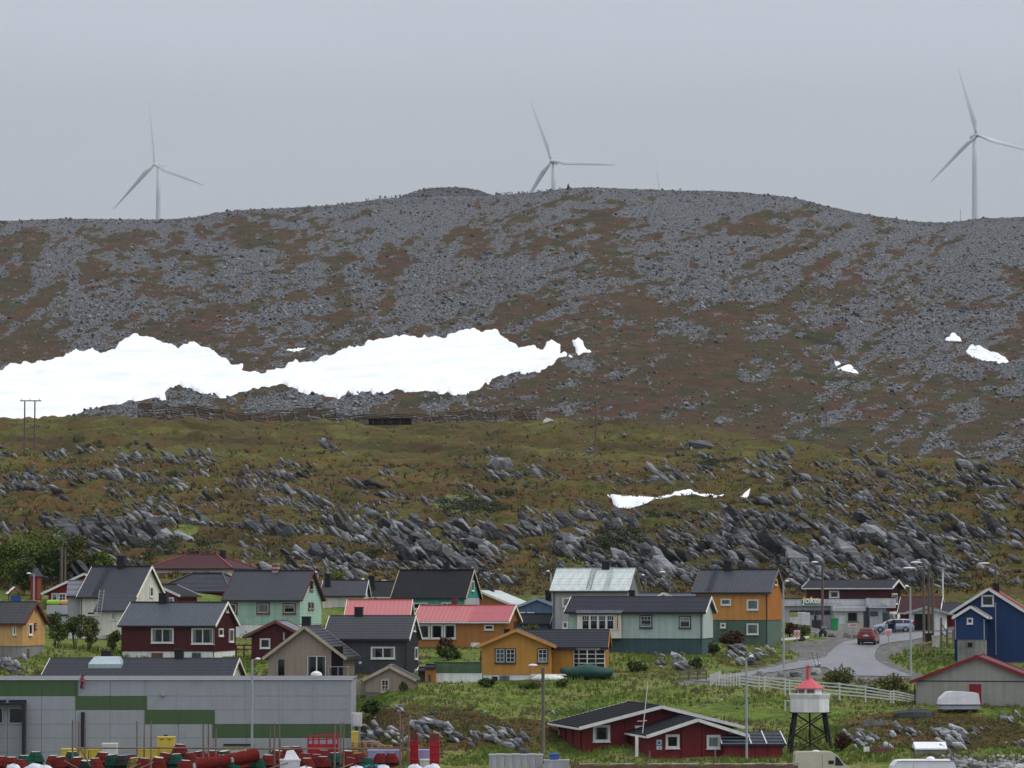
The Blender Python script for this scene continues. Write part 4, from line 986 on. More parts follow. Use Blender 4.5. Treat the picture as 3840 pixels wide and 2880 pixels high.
# maroon hipped roof and dark hipped roofs at the back
def hip_house(name, label, pc, Y, W_, D_, yaw, ye, yr, roofm, wallm, ridge_frac=0.4, hwall=3.0, edge=None, chim=None):
    c = P(pc, ye, Y); ze = c.z; rt = empty(name, (c.x, c.y, ze - hwall), yaw, label, 'house')
    zr_ = zp(yr, Y + D_ / 2) - ze + hwall; o_ = 0.5
    MB().box(-W_ / 2, W_ / 2, 0.0, D_, -2.5, hwall).build('wall', wallm, rt)
    a = W_ / 2 + o_; r = W_ * ridge_frac / 2; b0, b1, m_ = -o_, D_ + o_, D_ / 2
    vs = [(-a, b0, hwall), (a, b0, hwall), (a, b1, hwall), (-a, b1, hwall), (-r, m_, zr_), (r, m_, zr_)]
    fs = [(0, 1, 5, 4), (1, 2, 5), (2, 3, 4, 5), (3, 0, 4), (3, 2, 1, 0)]
    ro = MB().add(vs, fs).build('roof', roofm, rt)
    m2 = MB()
    for i, j in ((0, 4), (1, 5), (2, 5), (3, 4), (4, 5)): m2.bar(Vector(vs[i]) + Vector((0, 0, 0.05)), Vector(vs[j]) + Vector((0, 0, 0.05)), 0.2, 0.1)
    m2.build('hip_caps', edge or roofm, ro)
    n = 14
    for k in range(1, n):
        f_ = k / n; m3 = MB()
        q = [Vector(vs[i]).lerp(Vector(vs[j]), f_) for i, j in ((0, 4), (1, 5), (2, 5), (3, 4))]
        for u in range(4): m3.bar(q[u], q[(u + 1) % 4], 0.06, 0.045)
        m3.build('tile_course', roofm, ro)
    m2 = MB()
    for i in range(4): m2.bar(Vector(vs[i]) - Vector((0, 0, 0.08)), Vector(vs[(i + 1) % 4]) - Vector((0, 0, 0.08)), 0.06, 0.16)
    m2.build('gutter', M_GUTTER, rt)
    if chim:
        x_, y_, h_ = chim; o = MB().lathe([(0.38, zr_ - 1.6), (0.38, zr_ + h_), (0.42, zr_ + h_), (0.42, zr_ + h_ + 0.1)], 10, (x_, y_, 0)).build('chimney', M_BLACK, rt)
    return rt
hip_house('hipped_house', 'house with maroon hipped tile roof at the foot of the rocks', 712, 396, 9.5, 8.0, math.radians(-14), 2131, 2079, R_BRN, M_CREAM, 0.38, 2.6, paint('red_ridge_tile', wc(140, 60, 66, 0.95), 0.7), (2.6, 4.0, 0.35))
rt = hip_house('dark_hipped_house', 'red walled house under a broad navy black hipped roof', 720, 380, 8.6, 8.0, math.radians(-20), 2217, 2150, R_NAVY, W_RED, 0.42, 2.4)
h = House('red_annexe', 'small red house with white edged dark roof behind the white house', 505, 668, 740, 362, 7.5, 2275)
h.shell('y', 2234, 2190, W_RED, M_CONC, eo=0.4).roof(R_BLACK, 'felt', M_WHITE)
h.win('F', (626, 2240, 653, 2262), M_WHITE, curtain='full'); 
# mint house
h = House('mint_house', 'mint green wooden house with brown window trim and dark steep roof', 850, 1125, 1206, 345, 7.5, 2340)
h.shell('x', 2250, 2139, W_MINT, W_WHT2, eo=0.35, go=0.35, clad='h', pitch=0.26).roof(R_DARK, 'seam', M_TRIMRED)
brick = NT('striped_brick'); bo = brick.obj(); bs_ = brick.node('ShaderNodeSeparateXYZ'); brick.l.new(bo, bs_.inputs[0]); wv_ = brick.math('SINE', brick.math('MULTIPLY', bs_.outputs[2], 16.0)); brick.col(brick.mix(brick.rng(wv_, -0.2, 0.2, 0, 1), (0.20, 0.06, 0.05), (0.42, 0.33, 0.26))).rough(0.9)
h.chimney(1023, 2113, 1045, brick.m)
for r in ((857, 2261, 891, 2302), (963, 2259, 1012, 2302), (1061, 2262, 1110, 2302)): h.win('F', r, T_BRN, curtain='half' if r[0] > 1000 else 'full' if r[0] > 900 else 'side', tw=0.13)
h.win('R', (1160, 2172, 1173, 2216), T_BRN); h.win('R', (1155, 2257, 1164, 2286), T_BRN, tw=0.06); h.win('R', (1167, 2258, 1175, 2286), T_BRN, tw=0.06)
# maroon shed
h = House('maroon_shed', 'small maroon shed with one white framed window beside the maroon house', 947, 1125, 1160, 311, 6.0, 2471, cat='shed')
h.shell('y', 2388, 2328, W_MAR, M_CONC, eo=0.75, go=0.45).roof(paint('mid_grey_sheet', wc(112, 114, 122, 0.95), 0.6), 'felt', T_BRN, T_BRN)
h.win('F', (975, 2394, 1014, 2432), M_WHITE)
MB().tube(h.onface('F', 1065, 2400, 0.2), h.onface('F', 1065, 2372, 0.2), 0.09).build('flue', M_STEEL, h.root)
# taupe house
h = House('taupe_house', 'taupe boarded gable house with beige bargeboards and tall dark windows', 1010, 1283, 1330, 288, 7.5, 2562)
h.shell('y', 2469, 2349, W_TAUPE, M_CONC, eo=0.45, go=0.45, pitch=0.18).roof(R_NAVY, 'tile', T_TAUPE)
h.win('F', (1038, 2468, 1072, 2562), W_TAUPE, T_TAUPE, curtain='blue', sill=False, tw=0.05)
h.win('F', (1152, 2458, 1224, 2562), T_TAUPE, M_WHITE, nx=2, curtain='blue', sill=False, tw=0.05)
h.chimney_y(1149, 2312, 0.7, 2.2, zbot=h.zr - 0.7)
h.panel('F', (1243, 2425, 1286, 2562), M_DARK, 'porch_shade_panel', 0.04)  # flat dark sheet on the front, painted as the shade of the porch
m2 = MB(); h0, h1, z0, z1 = h.rect('F', (1240, 2499, 1310, 2540))
m2.bar((h0, -1.1, z1), (h1, -1.1, z1), 0.06, 0.05); m2.bar((h1, -1.1, z1), (h1, 0, z1), 0.06, 0.05)
for q in (0, 0.5, 1): m2.bar((h0 + (h1 - h0) * q, -1.1, z0 - 0.6), (h0 + (h1 - h0) * q, -1.1, z1), 0.05, 0.05)
br = m2.build('balcony_rail', M_STEEL, h.root)
MB().box(h0, h1, -1.11, -1.09, z0 - 0.4, z1 - 0.06).build('glass_panel', M_GLASS, br)
MB().box(h0 - 0.1, h1 + 0.2, -1.2, 0.0, z0 - 0.75, z0 - 0.55).build('balcony_floor', M_WOODG, h.root)
h.pipe('F', 1283, 2470, 2560, q=0.12)
# charcoal house
h = House('charcoal_house', 'charcoal grey house with grey tiled roof and a wide white double window', 1225, 1525, 1569, 298, 8.5, 2549)
h.shell('x', 2397, 2309, W_CHAR, M_CONC, eo=0.35, go=0.3, pitch=0.2).roof(paint('graphite_tile', wc(84, 86, 92, 1.3), 0.6, 0.1, 0.1, 0.4), 'tile', M_CREAM)
h.chimney(1331, 2276, 1361); h.win('F', (1391, 2425, 1482, 2471), nx=2, curtain='side'); h.win('R', (1553, 2427, 1563, 2472), curtain='full'); h.win('R', (1546, 2343, 1555, 2368), tw=0.05, curtain='full')
h.win('R', (1553, 2510, 1563, 2545)); h.pipe('F', 1523, 2402, 2545)
h.panel('F', (1346, 2480, 1356, 2490), M_WHITE, 'vent', 0.06)
# taupe shed
h = House('taupe_shed', 'little taupe shed with grey roof in front of the charcoal house', 1373, 1552, 1562, 279, 4.0, 2597, cat='shed')
h.shell('y', 2549, 2497, W_TAUPE, M_CONC, eo=0.25, go=0.3, pitch=0.24).roof(paint('mid_grey_sheet', wc(112, 114, 122, 0.95), 0.6), 'seam', T_TAUPE)
h.win('F', (1427, 2545, 1461, 2597), T_TAUPE, M_WHITE, ny=2, curtain='low'); 
# salmon roofed amber house
h = House('amber_house', 'long amber house with salmon red metal roof and three big windows', 1560, 1899, 1945, 328, 8.0, 2428)
h.shell('x', 2331, 2270, W_AMBER, M_CONC, eo=0.4, pitch=0.2).roof(R_RED, 'seam', M_CREAM, M_WHITE, pitch=0.4)
for r in ((1568, 2341, 1612, 2396), (1616, 2341, 1662, 2396), (1665, 2341, 1710, 2396)): h.win('F', r, curtain='blue', tw=0.1)
h.win('F', (1816, 2343, 1852, 2363)); h.panel('F', (1766, 2410, 1800, 2428), W_WHT2, 'hatch', 0.05); h.panel('R', (1926, 2331, 1948, 2362), M_DARK, 'carport_shade_panel', 0.04)  # the gable panel is flat; its dark stands in for shade under the carport
xa_ = h.onface('M', 1785, 2290).x; m2 = MB(); e_ = 0.03
m2.add([(xa_, h.sm, h.zr + e_), (h.xb + h.go, h.sm, h.zr + e_), (h.xb + h.go, -h.eo, h.ze + e_), (xa_, -h.eo, h.ze + e_), (xa_, h.sm, h.zr - 0.02), (h.xb + h.go, h.sm, h.zr - 0.02), (h.xb + h.go, -h.eo, h.ze - 0.02), (xa_, -h.eo, h.ze - 0.02)], [(0, 3, 2, 1), (0, 1, 5, 4), (1, 2, 6, 5), (2, 3, 7, 6), (3, 0, 4, 7)])
m2.build('newer_roof_panel', R_RED2, h.root)
h.chimney_y(1705, 2237, 0.55, 4.6, paint('maroon_clad', wc(84, 44, 48), 0.6), zbot=h.zr - 0.6)
wg = House('wing', None, 1305, 1528, 1543, 333, 8.5, 2428, parent=h.root)
wg.shell('x', 2312, 2249, W_AMBER, M_CONC, eo=0.4, pitch=0.2).roof(R_RED, 'seam', M_CREAM, M_WHITE, pitch=0.4)
# white house behind, black roofs and cream gable
h = House('white_back_house', 'white house with grey felt roof and a row of narrow windows, half hidden', 1212, 1362, 1382, 372, 9.0, 2305)
h.shell('x', 2234, 2176, W_WHT, M_CONC, eo=0.3).roof(paint('grey_felt', wc(70, 72, 78, 1.2), 0.9, 0.2), 'felt', M_WHITE)
h.chimney_y(1229, 2151, 0.62, 2.6, zbot=h.zr - 2.0)
for i in range(4): h.win('F', (1250 + i * 12, 2242, 1257 + i * 12, 2276), M_WHITE, tw=0.04, sill=False)
h = House('black_roofed_house', 'low house under a wide black felt roof behind the salmon roof', 1310, 1462, 1480, 384, 9.0, 2300)
h.shell('x', 2238, 2180, W_WHT, M_CONC, eo=0.3).roof(R_BLACK, 'felt', M_GUTTER, M_WHITE)
h.chimney_y(1394, 2159, 0.62, 3.0, zbot=h.zr - 1.6); h.chimney_y(1402, 2200, 0.22, 1.8, M_BLACK, zbot=h.zr - 2.2)
h = House('cream_gable_house', 'small cream gable house peeping out left of the turquoise house', 1416, 1466, 1480, 396, 6, 2230)
h.shell('y', 2192, 2174, M_CREAM, M_CONC, eo=0.35).roof(R_BLUE, 'felt', M_CREAM)
# turquoise house
h = House('turquoise_house', 'turquoise house with steep black roof and black chimney', 1478, 1740, 1797, 370, 8.0, 2305)
h.shell('x', 2242, 2137, W_TURQ, M_CONC, eo=0.3, clad='v').roof(R_BLACK, 'felt', T_TAUPE)
h.chimney(1664, 2107, 1686); h.win('F', (1550, 2260, 1604, 2285), nx=2); h.win('F', (1656, 2259, 1700, 2285), nx=2); h.win('R', (1766, 2178, 1775, 2217))
h.panel('R', (1741, 2243, 1797, 2305), W_GREY, 'grey_lower_wall', 0.05)
# orange house with white roof, blue houses
h = House('white_roofed_house', 'orange house with pale corrugated roof behind the blue house', 1690, 1908, 1977, 378, 8, 2305)
h.shell('y', 2266, 2215, W_AMBER, M_CONC, eo=0.4).roof(R_PALE, 'corr', M_CREAM, M_WHITE)
h.chimney_y(1842, 2194, 0.6, 4.0, R_DARK, zbot=h.zr - 0.8)
h = House('blue_house', 'steel blue gable house between the orange and grey houses', 1944, 2085, 2110, 362, 8, 2350)
h.shell('y', 2277, 2243, W_BLUE, M_CONC, eo=0.4).roof(R_BLUE, 'felt', paint('pale_blue_trim', wc(120, 140, 160), 0.6))
h.win('F', (1943, 2295, 1969, 2310)); h.win('F', (1977, 2295, 2004, 2310)); h.chimney_y(2057, 2213, 0.6, 5.0, R_BLACK, zbot=h.zr - 1)
h = House('blue_garage', 'small blue garage with dark roof in front of the steel blue house', 1945, 2052, 2071, 350, 5, 2370, cat='garage')
h.shell('x', 2339, 2302, W_BLUE, M_CONC, eo=0.3).roof(R_BLACK, 'felt', paint('pale_blue_trim', wc(120, 140, 160), 0.6))
# grey house with pale corrugated roof
h = House('grey_house', 'tall grey house with pale weathered corrugated roof', 2073, 2350, 2394, 345, 8.0, 2368)
h.shell('x', 2216, 2131.5, W_GREY, M_CONC, eo=0.3).roof(R_PALE, 'corr', M_WOODG)
h.chimney(2259, 2105, 2287); h.roof_ladder(2232, mat=M_WOODG); h.roof_ladder(2298, mat=paint('pale_ladder', wc(140, 156, 150), 0.6))
h.win('F', (2109, 2241, 2141, 2276), curtain='full', back=M_CURTB); h.win('F', (2109, 2331, 2131, 2358), curtain='full'); h.pipe('F', 2077, 2220, 2365)
h.chimney_y(2370, 2213, 0.55, 2.5, zbot=h.zr - 3.2)
# golden house
h = House('golden_house', 'golden yellow house with gable front and dark tiled wing', 1808, 2064, 2072, 291, 8.5, 2530)
h.shell('y', 2424, 2361, W_GOLD, W_WHT2, eo=0.5, go=0.5, pitch=0.2).roof(R_NAVY, 'tile', W_ORNG)
h.win('F', (1856, 2431, 1895, 2487), T_SAGE, ny=3, tw=0.08, curtain=None, back=M_CURTB); h.win('F', (1895, 2431, 1934, 2487), T_SAGE, ny=3, tw=0.08); h.win('F', (2015, 2431, 2055, 2487), T_SAGE, ny=3, tw=0.08, curtain='low')
h.pipe('F', 1803, 2440, 2560); h.panel('F', (1845, 2537, 1866, 2552), M_DARK, 'basement_window', 0.03, M_WHITE); h.panel('F', (1873, 2534, 1910, 2554), M_WOODG, 'basement_hatch', 0.03)
h.chimney_y(1901, 2358, 0.5, 3.5, zbot=h.zr - 1.2)
g = h
wg = House('wing', None, 2066, 2269, 2281, 294.5, 7.0, 2529, parent=g.root)
wg.shell('x', 2429, 2362, W_GOLD, W_WHT2, eo=0.35, go=0.25, pitch=0.2).roof(R_NAVY, 'tile', W_AMBER, ext=(2.5, 0))
# bay window of the wing belongs to the house root frame
bx0 = wg.onface('F', 2152, 2470); bx1 = wg.onface('F', 2268, 2470); zb_ = wg.onface('F', 2200, 2503).z; zt_ = wg.onface('F', 2200, 2436).z
bay = empty('bay_window', (0, 0, 0)); bay.parent = g.root; bay.matrix_basis = wg.root.matrix_basis.copy()
xa_, xb_, xc, xd = bx0.x, bx1.x, bx0.x + 0.45, bx1.x - 0.75
MB().add([(xa_, 0, zb_), (xc, -0.6, zb_), (xd, -0.6, zb_), (xb_, 0, zb_), (xa_, 0, zt_), (xc, -0.6, zt_), (xd, -0.6, zt_), (xb_, 0, zt_)], [(0, 1, 5, 4), (1, 2, 6, 5), (2, 3, 7, 6), (4, 5, 6, 7), (3, 2, 1, 0)]).build('interior', M_DARK, bay)  # solid dark block, its colour stands in for the unlit room
m2 = MB()
for p, q in (((xa_, -0.01), (xc, -0.61)), ((xc, -0.61), (xd, -0.61)), ((xd, -0.61), (xb_, -0.01))):
    nn = 3 if abs(q[0] - p[0]) > 1 else 2
    for z in np.linspace(zb_, zt_, 5): m2.bar((p[0], p[1], z), (q[0], q[1], z), 0.05, 0.06)
    for k in range(nn): f_ = k / (nn - 1); x_ = p[0] + (q[0] - p[0]) * f_; y_ = p[1] + (q[1] - p[1]) * f_; m2.bar((x_, y_ - 0.01, zb_), (x_, y_ - 0.01, zt_), 0.10, 0.07)
m2.build('glazing_bars', M_WHITE, bay)
MB().prism([(xa_ - 0.1, 0), (xc - 0.08, -0.72), (xd + 0.08, -0.72), (xb_ + 0.1, 0)], 'z', zb_ - 0.14, zb_ - 0.03).build('sill', T_SAGE, bay)
MB().prism([(xa_ - 0.1, 0), (xc - 0.08, -0.72), (xd + 0.08, -0.72), (xb_ + 0.1, 0)], 'z', zt_ + 0.03, zt_ + 0.12).build('lintel', T_OLIVE, bay)
# terrace wall left of the golden house
h = House('terrace_wall', 'white terrace wall topped with dark green boards left of the golden house', 1632, 1806, 1809, 290, 3.0, 2590, theta=2, cat='wall'); h.root['kind'] = 'thing'
z_ = h.lz(2526, 0, 0); z2 = h.lz(2486, 0, 0)
MB().box(h.xa, h.xb, 0, 3, -1.5, z_).build('wall', W_WHT2, h.root)
for i in range(6): q = z_ + 0.02 + (z2 - z_) * i / 6; MB().box(h.xa - 0.05, h.xb, -0.05 - 0.01 * (i % 2), 0.05, q, q + (z2 - z_) / 6 - 0.012).build('board', W_GRNB, h.root)
MB().box(h.xa - 0.08, h.xb, -0.10, 0.12, z2 + 0.01, z2 + 0.07).build('cap_rail', T_SAGE, h.root)
h = House('amber_shed', 'narrow amber shed at the end of the green terrace wall', 1597, 1632, 1634, 289, 2.5, 2588, theta=2, cat='shed')
h.shell('x', 2503, 2492, W_AMBER, M_CONC, eo=0.1, go=0.05).roof(R_BLACK, 'felt', None)
h.panel('F', (1606, 2530, 1615, 2555), R_GREY, 'meter_box', 0.08)
h = House('dark_shed', 'dark boarded lean-to between the charcoal house and the amber shed', 1572, 1596, 1598, 291, 2.5, 2590, theta=2, cat='shed')
h.shell('x', 2515, 2503, W_CHAR, M_CONC, eo=0.25, go=0.1).roof(R_BLACK, 'felt', M_CREAM)
# sage house
h = House('sage_house', 'long sage green house with dark tiled roof on a teal basement', 2132, 2633, 2671, 312, 7.5, 2394)
h.shell('x', 2296, 2238, W_SAGE, W_SAGED, eo=0.4, go=0.35, clad='h', pitch=0.16).roof(R_NAVY, 'tile', M_CREAM)
h.win('F', (2399, 2307, 2446, 2355), T_SAGE, topgrid=True, curtain='low'); h.win('F', (2546, 2310, 2591, 2356), T_SAGE, topgrid=True, curtain='half')
h.pipe('F', 2629, 2300, 2420); h.chimney_y(2370, 2213, 0.5, 4.6, zbot=h.zr - 0.8)
b0 = h.onface('F', 2170, 2350).x; b1 = h.onface('F', 2331, 2350).x; zb_ = h.onface('F', 2250, 2394).z; zt_ = h.onface('F', 2250, 2303).z
o = MB().box(b0, b1, -0.75, 0, zb_ + 0.02, zt_).build('bay', W_WHT, h.root)
m2 = MB(); n = 30
for i in range(n + 1): x_ = b0 + (b1 - b0) * i / n; m2.box(x_ - 0.02, x_ + 0.02, -0.775, -0.75, zb_ + 0.03, zb_ + 1.0)
tag(m2.build('bay_boards', W_WHT, o), kind='stuff')
h.yf = -0.75
for i in range(4): h.win('F', (2181 + i * 31, 2306, 2212 + i * 31, 2362), M_WHITE, topgrid=True, tw=0.05, sill=False)
h.win('F', (2310, 2308, 2322, 2362), W_OCH, topgrid=False, tw=0.05, sill=False); h.yf = 0
m2 = MB(); m2.add([(b0 - 0.25, 0.1, h.ze + h.m * 0.5 + 0.05), (b1 + 0.25, 0.1, h.ze + h.m * 0.5 + 0.05), (b1 + 0.1, -1.0, h.ze - 0.06), (b0 - 0.1, -1.0, h.ze - 0.06), (b0 - 0.25, 0.1, h.ze - 0.2), (b1 + 0.25, 0.1, h.ze - 0.2), (b1 + 0.1, -1.0, h.ze - 0.2), (b0 - 0.1, -1.0, h.ze - 0.2)], [(0, 1, 2, 3), (7, 6, 5, 4), (2, 6, 7, 3), (1, 5, 6, 2), (3, 7, 4, 0)])
m2.build('bay_roof', R_NAVY, h.root)
# orange and green house
h = House('orange_house', 'orange house with grey roof on a dark green ground floor', 2608, 2877, 2930, 330, 8.0, 2325)
h.shell('x', 2221, 2135, W_ORNG, W_GRN, eo=0.35, go=0.35, below=4.5).roof(R_DARK, 'seam', M_WOODG)
h.chimney(2716, 2106, 2745); h.roof_ladder(2688, mat=M_BLACK)
h.win('F', (2703, 2245, 2742, 2270), curtain='full', back=M_CURTB); h.win('F', (2801, 2248, 2845, 2288), curtain='full', back=M_CURT); h.win('R', (2901, 2172, 2912, 2196), W_OCH)
h.win('F', (2702, 2336, 2722, 2355)); h.win('F', (2800, 2338, 2845, 2380), curtain='full'); h.pipe('F', 2875, 2226, 2415)
h = House('dark_gable_house', 'low dark roofed house with a little cream gable behind the sage house', 2395, 2600, 2615, 372, 8, 2290)
h.shell('x', 2262, 2224, W_GRN, M_CONC, eo=0.3).roof(R_BLUE, 'felt', M_CREAM)
wg = House('porch', None, 2466, 2508, 2515, 371, 3, 2290, parent=h.root); wg.shell('y', 2240, 2222, M_CREAM, None, eo=0.2, clad=None).roof(R_BLUE, 'felt', M_CREAM)
# ------------------------------------------------------------------ shop, garage, blue house, boathouse
h = House('shop_house', 'maroon upper house with white eaves and grey roof above the shop', 3023, 3331, 3374, 378, 9.0, 2292)
h.shell('x', 2204, 2175, W_MAR, W_WHT2, eo=0.5, go=0.45, below=4).roof(paint('grey_felt', wc(92, 92, 96, 0.95), 0.9), 'shingle', M_WHITE, M_WHITE)
h.chimney_y(3207, 2174, 0.85, 4.4, M_CONC, zbot=h.zr - 0.6); h.win('F', (3109, 2215, 3148, 2244), curtain='side', tw=0.12)
h.win('R', (3343, 2225, 3362, 2266), W_WHT, ny=2, nx=2, tw=0.08); h.win('R', (3339, 2300, 3345, 2330), tw=0.05); h.win('R', (3353, 2300, 3362, 2330), tw=0.05)
sx = lambda px, Y: (px - CX) / F * Y
def sz(py, Y): return zp(py, Y)
Ys = 366.0; zg = sz(2361, Ys)
shop = empty('shop', (sx(3100, Ys), Ys, zg), math.radians(3), 'low grey flat roofed grocery shop with sign and boarded fascia', 'shop')
def lx(px, Y): return (px - 3100) / F * Y
z = lambda py: sz(py, Ys) - zg
xl, xr = lx(2932, Ys), lx(3250, Ys)
MB().box(xl, xr, 0, 9, -1.5, z(2262)).build('wall', W_SHOP, shop)
def boards(name, x0, x1, y, z0, z1, n, mat, parent, dpt=0.5):
    fo = MB().box(x0, x1, y + 0.04, y + dpt, z0, z1 + 0.03).build(name, mat, parent); hgt = (z1 - z0) / n
    for i in range(n):
        b = MB().add([(x0 - 0.02, y - 0.02, z0 + hgt * i), (x1 + 0.02, y - 0.02, z0 + hgt * i), (x1 + 0.02, y + 0.03, z0 + hgt * (i + 1) - 0.01), (x0 - 0.02, y + 0.03, z0 + hgt * (i + 1) - 0.01), (x0 - 0.02, y + 0.05, z0 + hgt * i), (x1 + 0.02, y + 0.05, z0 + hgt * i)], [(0, 1, 2, 3), (4, 5, 1, 0)]).build('board', mat, fo, fix=False)
    return fo
boards('fascia', xl - 0.2, xr, -0.55, z(2271), z(2247), 5, W_SHOPF, shop, 0.7)
MB().box(xl - 0.25, xr, -0.6, 9, z(2247) + 0.03, z(2247) + 0.10).build('roof', R_BLACK, shop)
xb0, xb1 = lx(3244, 362), lx(3343, 362)
MB().box(xb0 + 0.15, xb1 - 0.9, -2.4, 8, -1.5, z(2262)).build('wall', W_SHOP, shop)
boards('fascia', xb0, xb1, -3.0, z(2279), z(2243), 7, W_SHOPF, shop, 1.0); MB().box(xb0 - 0.05, xb1 + 0.05, -3.05, 8, z(2243) + 0.03, z(2243) + 0.1).build('roof', R_BLACK, shop)
MB().box(xb0 - 0.02, xb0 + 0.1, -3.0, 1, z(2279), z(2243)).build('fascia_end', W_SHOPF, shop)
xk0, xk1 = lx(3116, 363), lx(3226, 363)
W_KIOSK = paint('kiosk_cream', wc(164, 164, 152), 0.7)
MB().box(xk0, xk1, -2.0, 0, -1.5, z(2288)).build('wall', W_KIOSK, shop); boards('fascia', xk0 - 0.15, xk1 + 0.2, -2.35, z(2291), z(2274), 4, W_SHOPF, shop, 2.2)
def sbox(name, px0, py0, px1, py1, y, mat, d=0.06, parent=None): return MB().box(lx(px0, Ys), lx(px1, Ys), y - d, y, z(py1), z(py0)).build(name, mat, parent or shop)
M_SHG = paint('shop_window', (0.05, 0.065, 0.06), 0.15, 0.3, 0.2, 0.5)
for i, (a, b) in enumerate(((2959, 2991), (2993, 3020), (3022, 3050), (3053, 3082), (3084, 3110))):
    w = sbox('window', a, 2289, b, 2305, -0.01, M_GUTTER, 0.05); sbox('pane', a + 1.5, 2291, b - 1.5, 2303.5, -0.06, M_SHG, 0.012, w)
w = sbox('window', 3166, 2297, 3202, 2329, -2.01, M_WOODG, 0.05); sbox('pane', 3168, 2299, 3199, 2327, -2.06, M_DARK, 0.01, w)
sbox('poster', 3135, 2309, 3155, 2340, -2.01, paint('poster_paper', wc(176, 182, 186), 0.6), 0.03)
sg = sbox('notice_board', 3168, 2336, 3200, 2352, -2.01, M_WHITE, 0.04); sbox('notice_print', 3174, 2341, 3198, 2347, -2.05, paint('pink_print', wc(190, 90, 100), 0.6), 0.008, sg)
sbox('shelf', 3164, 2330, 3206, 2332, -2.01, M_WOODG, 0.15)
w = sbox('window', 3248, 2293, 3277, 2310, -2.41, M_GUTTER, 0.05); sbox('pane', 3250, 2295, 3275, 2308, -2.46, M_SHG, 0.01, w)
d_ = sbox('door', 3295, 2294, 3320, 2340, -2.41, M_GUTTER, 0.06); M_GRNP = paint('green_door_paint', wc(34, 150, 104), 0.5)
sbox('kick_panel', 3297, 2328, 3318, 2339, -2.47, M_GRNP, 0.02, d_); sbox('pane', 3298, 2301, 3307, 2327, -2.47, M_SHG, 0.012, d_); sbox('pane', 3309, 2301, 3317, 2327, -2.47, M_SHG, 0.012, d_); sbox('top_panel', 3297, 2296, 3318, 2300, -2.47, M_GRNP, 0.02, d_)
sbox('plank', 3281, 2310, 3284, 2342, -2.41, W_KIOSK, 0.05); sbox('plank', 3288, 2310, 3292, 2342, -2.41, W_KIOSK, 0.05)
# lettering: the shop sign, as on the building
def text(s_, name, size, mat, parent, loc, rot=(math.pi / 2, 0, 0), ext=0.02, shear=0.0, bold=0.0):
    c = bpy.data.curves.new(name, 'FONT'); c.body = s_; c.size = size; c.extrude = ext; c.offset = bold; c.shear = shear; c.resolution_u = 3; c.materials.append(mat)
    o = bpy.data.objects.new(name, c); COL.objects.link(o); o.parent = parent; o.location = loc; o.rotation_euler = rot
    bpy.context.view_layer.update(); me = bpy.data.meshes.new_from_object(o.evaluated_get(bpy.context.evaluated_depsgraph_get())); bpy.data.objects.remove(o)
    o2 = link(name, me, parent); o2.location = loc; o2.rotation_euler = rot; return o2
Yf = 365.4
def fx(px): return (px - 3100) / F * Yf
M_SGREEN = paint('sign_green', wc(24, 116, 70), 0.5); M_SYEL = paint('sign_yellow', wc(240, 176, 40), 0.5); M_SRED = paint('sign_red', wc(214, 40, 50), 0.5)
sg = empty('shop_sign', (0, -0.60, 0)); sg.parent = shop
MB().box(fx(3001), fx(3060), -0.05, 0.0, z(2265), z(2251)).build('panel', M_SGREEN, sg); MB().box(fx(3003), fx(3066), -0.052, -0.002, z(2251), z(2244)).build('panel', M_SYEL, sg)
text('Joker'.lower(), 'lettering', 0.95, paint('sign_letter_white', (0.8, 0.8, 0.8), 0.5, 0.02, 0.02), sg, (fx(3004), -0.075, z(2262)), shear=0.12, bold=0.02)
text('9-20 (10-20)', 'opening_hours', 0.52, M_WHITE, sg, (fx(3059), -0.03, z(2260.5)), shear=0.05, bold=0.008)
MB().lathe([(0.10, -0.02), (0.12, 0.0), (0.10, 0.03)], 8, (0, 0, 0)).build('emblem_dot', M_SRED, sg).location = (fx(3013), -0.08, z(2243))
sg2 = empty('fascia_emblem', (0, -3.04, 0)); sg2.parent = shop; ex_ = (3296 - 3100) / F * 362
MB().add([(ex_ - 0.25, 0, z(2262)), (ex_ + 0.25, 0, z(2262)), (ex_, 0, z(2252)), (ex_, -0.04, z(2260))], [(0, 1, 3), (1, 2, 3), (2, 0, 3), (0, 2, 1)]).build('emblem_peak', M_SYEL, sg2); MB().box(ex_ - 0.18, ex_ + 0.18, -0.03, 0, z(2270), z(2262)).build('emblem_bowl', paint('sign_blue', wc(120, 170, 190), 0.5), sg2)
MB().box(ex_ + 0.25, ex_ + 0.6, -0.02, 0, z(2269), z(2262.5)).build('emblem_panel', M_WHITE, sg2)
# garage and red house behind
h = House('brown_roofed_house', 'red house with brown tiled roof and white bargeboard behind the garage', 3374, 3512, 3532, 372, 8, 2360)
h.shell('x', 2297, 2239, W_RED, M_CONC, eo=0.4).roof(R_BRN, 'tile', M_WHITE, M_WHITE)
MB().box(h.onface('F', 3380, 2270).x, h.onface('F', 3388, 2270).x, h.sm - 2.2, h.sm - 1.8, h.zr - 2.2, h.zr - 1.2).build('vent_box', M_BLACK, h.root)
h = House('garage', 'white garage with grey gable roof and wide dark open door', 3405, 3540, 3548, 362, 7, 2363, cat='garage')
h.shell('y', 2299, 2275, W_WHT2, M_CONC, eo=0.5, go=0.6, clad=None).roof(R_GREY, 'seam', M_STEEL, M_STEEL)
h.panel('F', (3428, 2302, 3500, 2363), M_DARK, 'garage_door', 0.05, M_WHITE)
h = House('red_workshop', 'low red workshop with dark roof behind the blue house', 3536, 3640, 3650, 368, 7, 2352)
h.shell('x', 2302, 2262, W_RED, M_CONC, eo=0.4).roof(R_DARK, 'tile', M_WHITE, M_WHITE)
h.panel('F', (3546, 2322, 3553, 2350), M_TRIMRED, 'door', 0.04); h.panel('F', (3562, 2322, 3569, 2350), M_TRIMRED, 'door', 0.04)
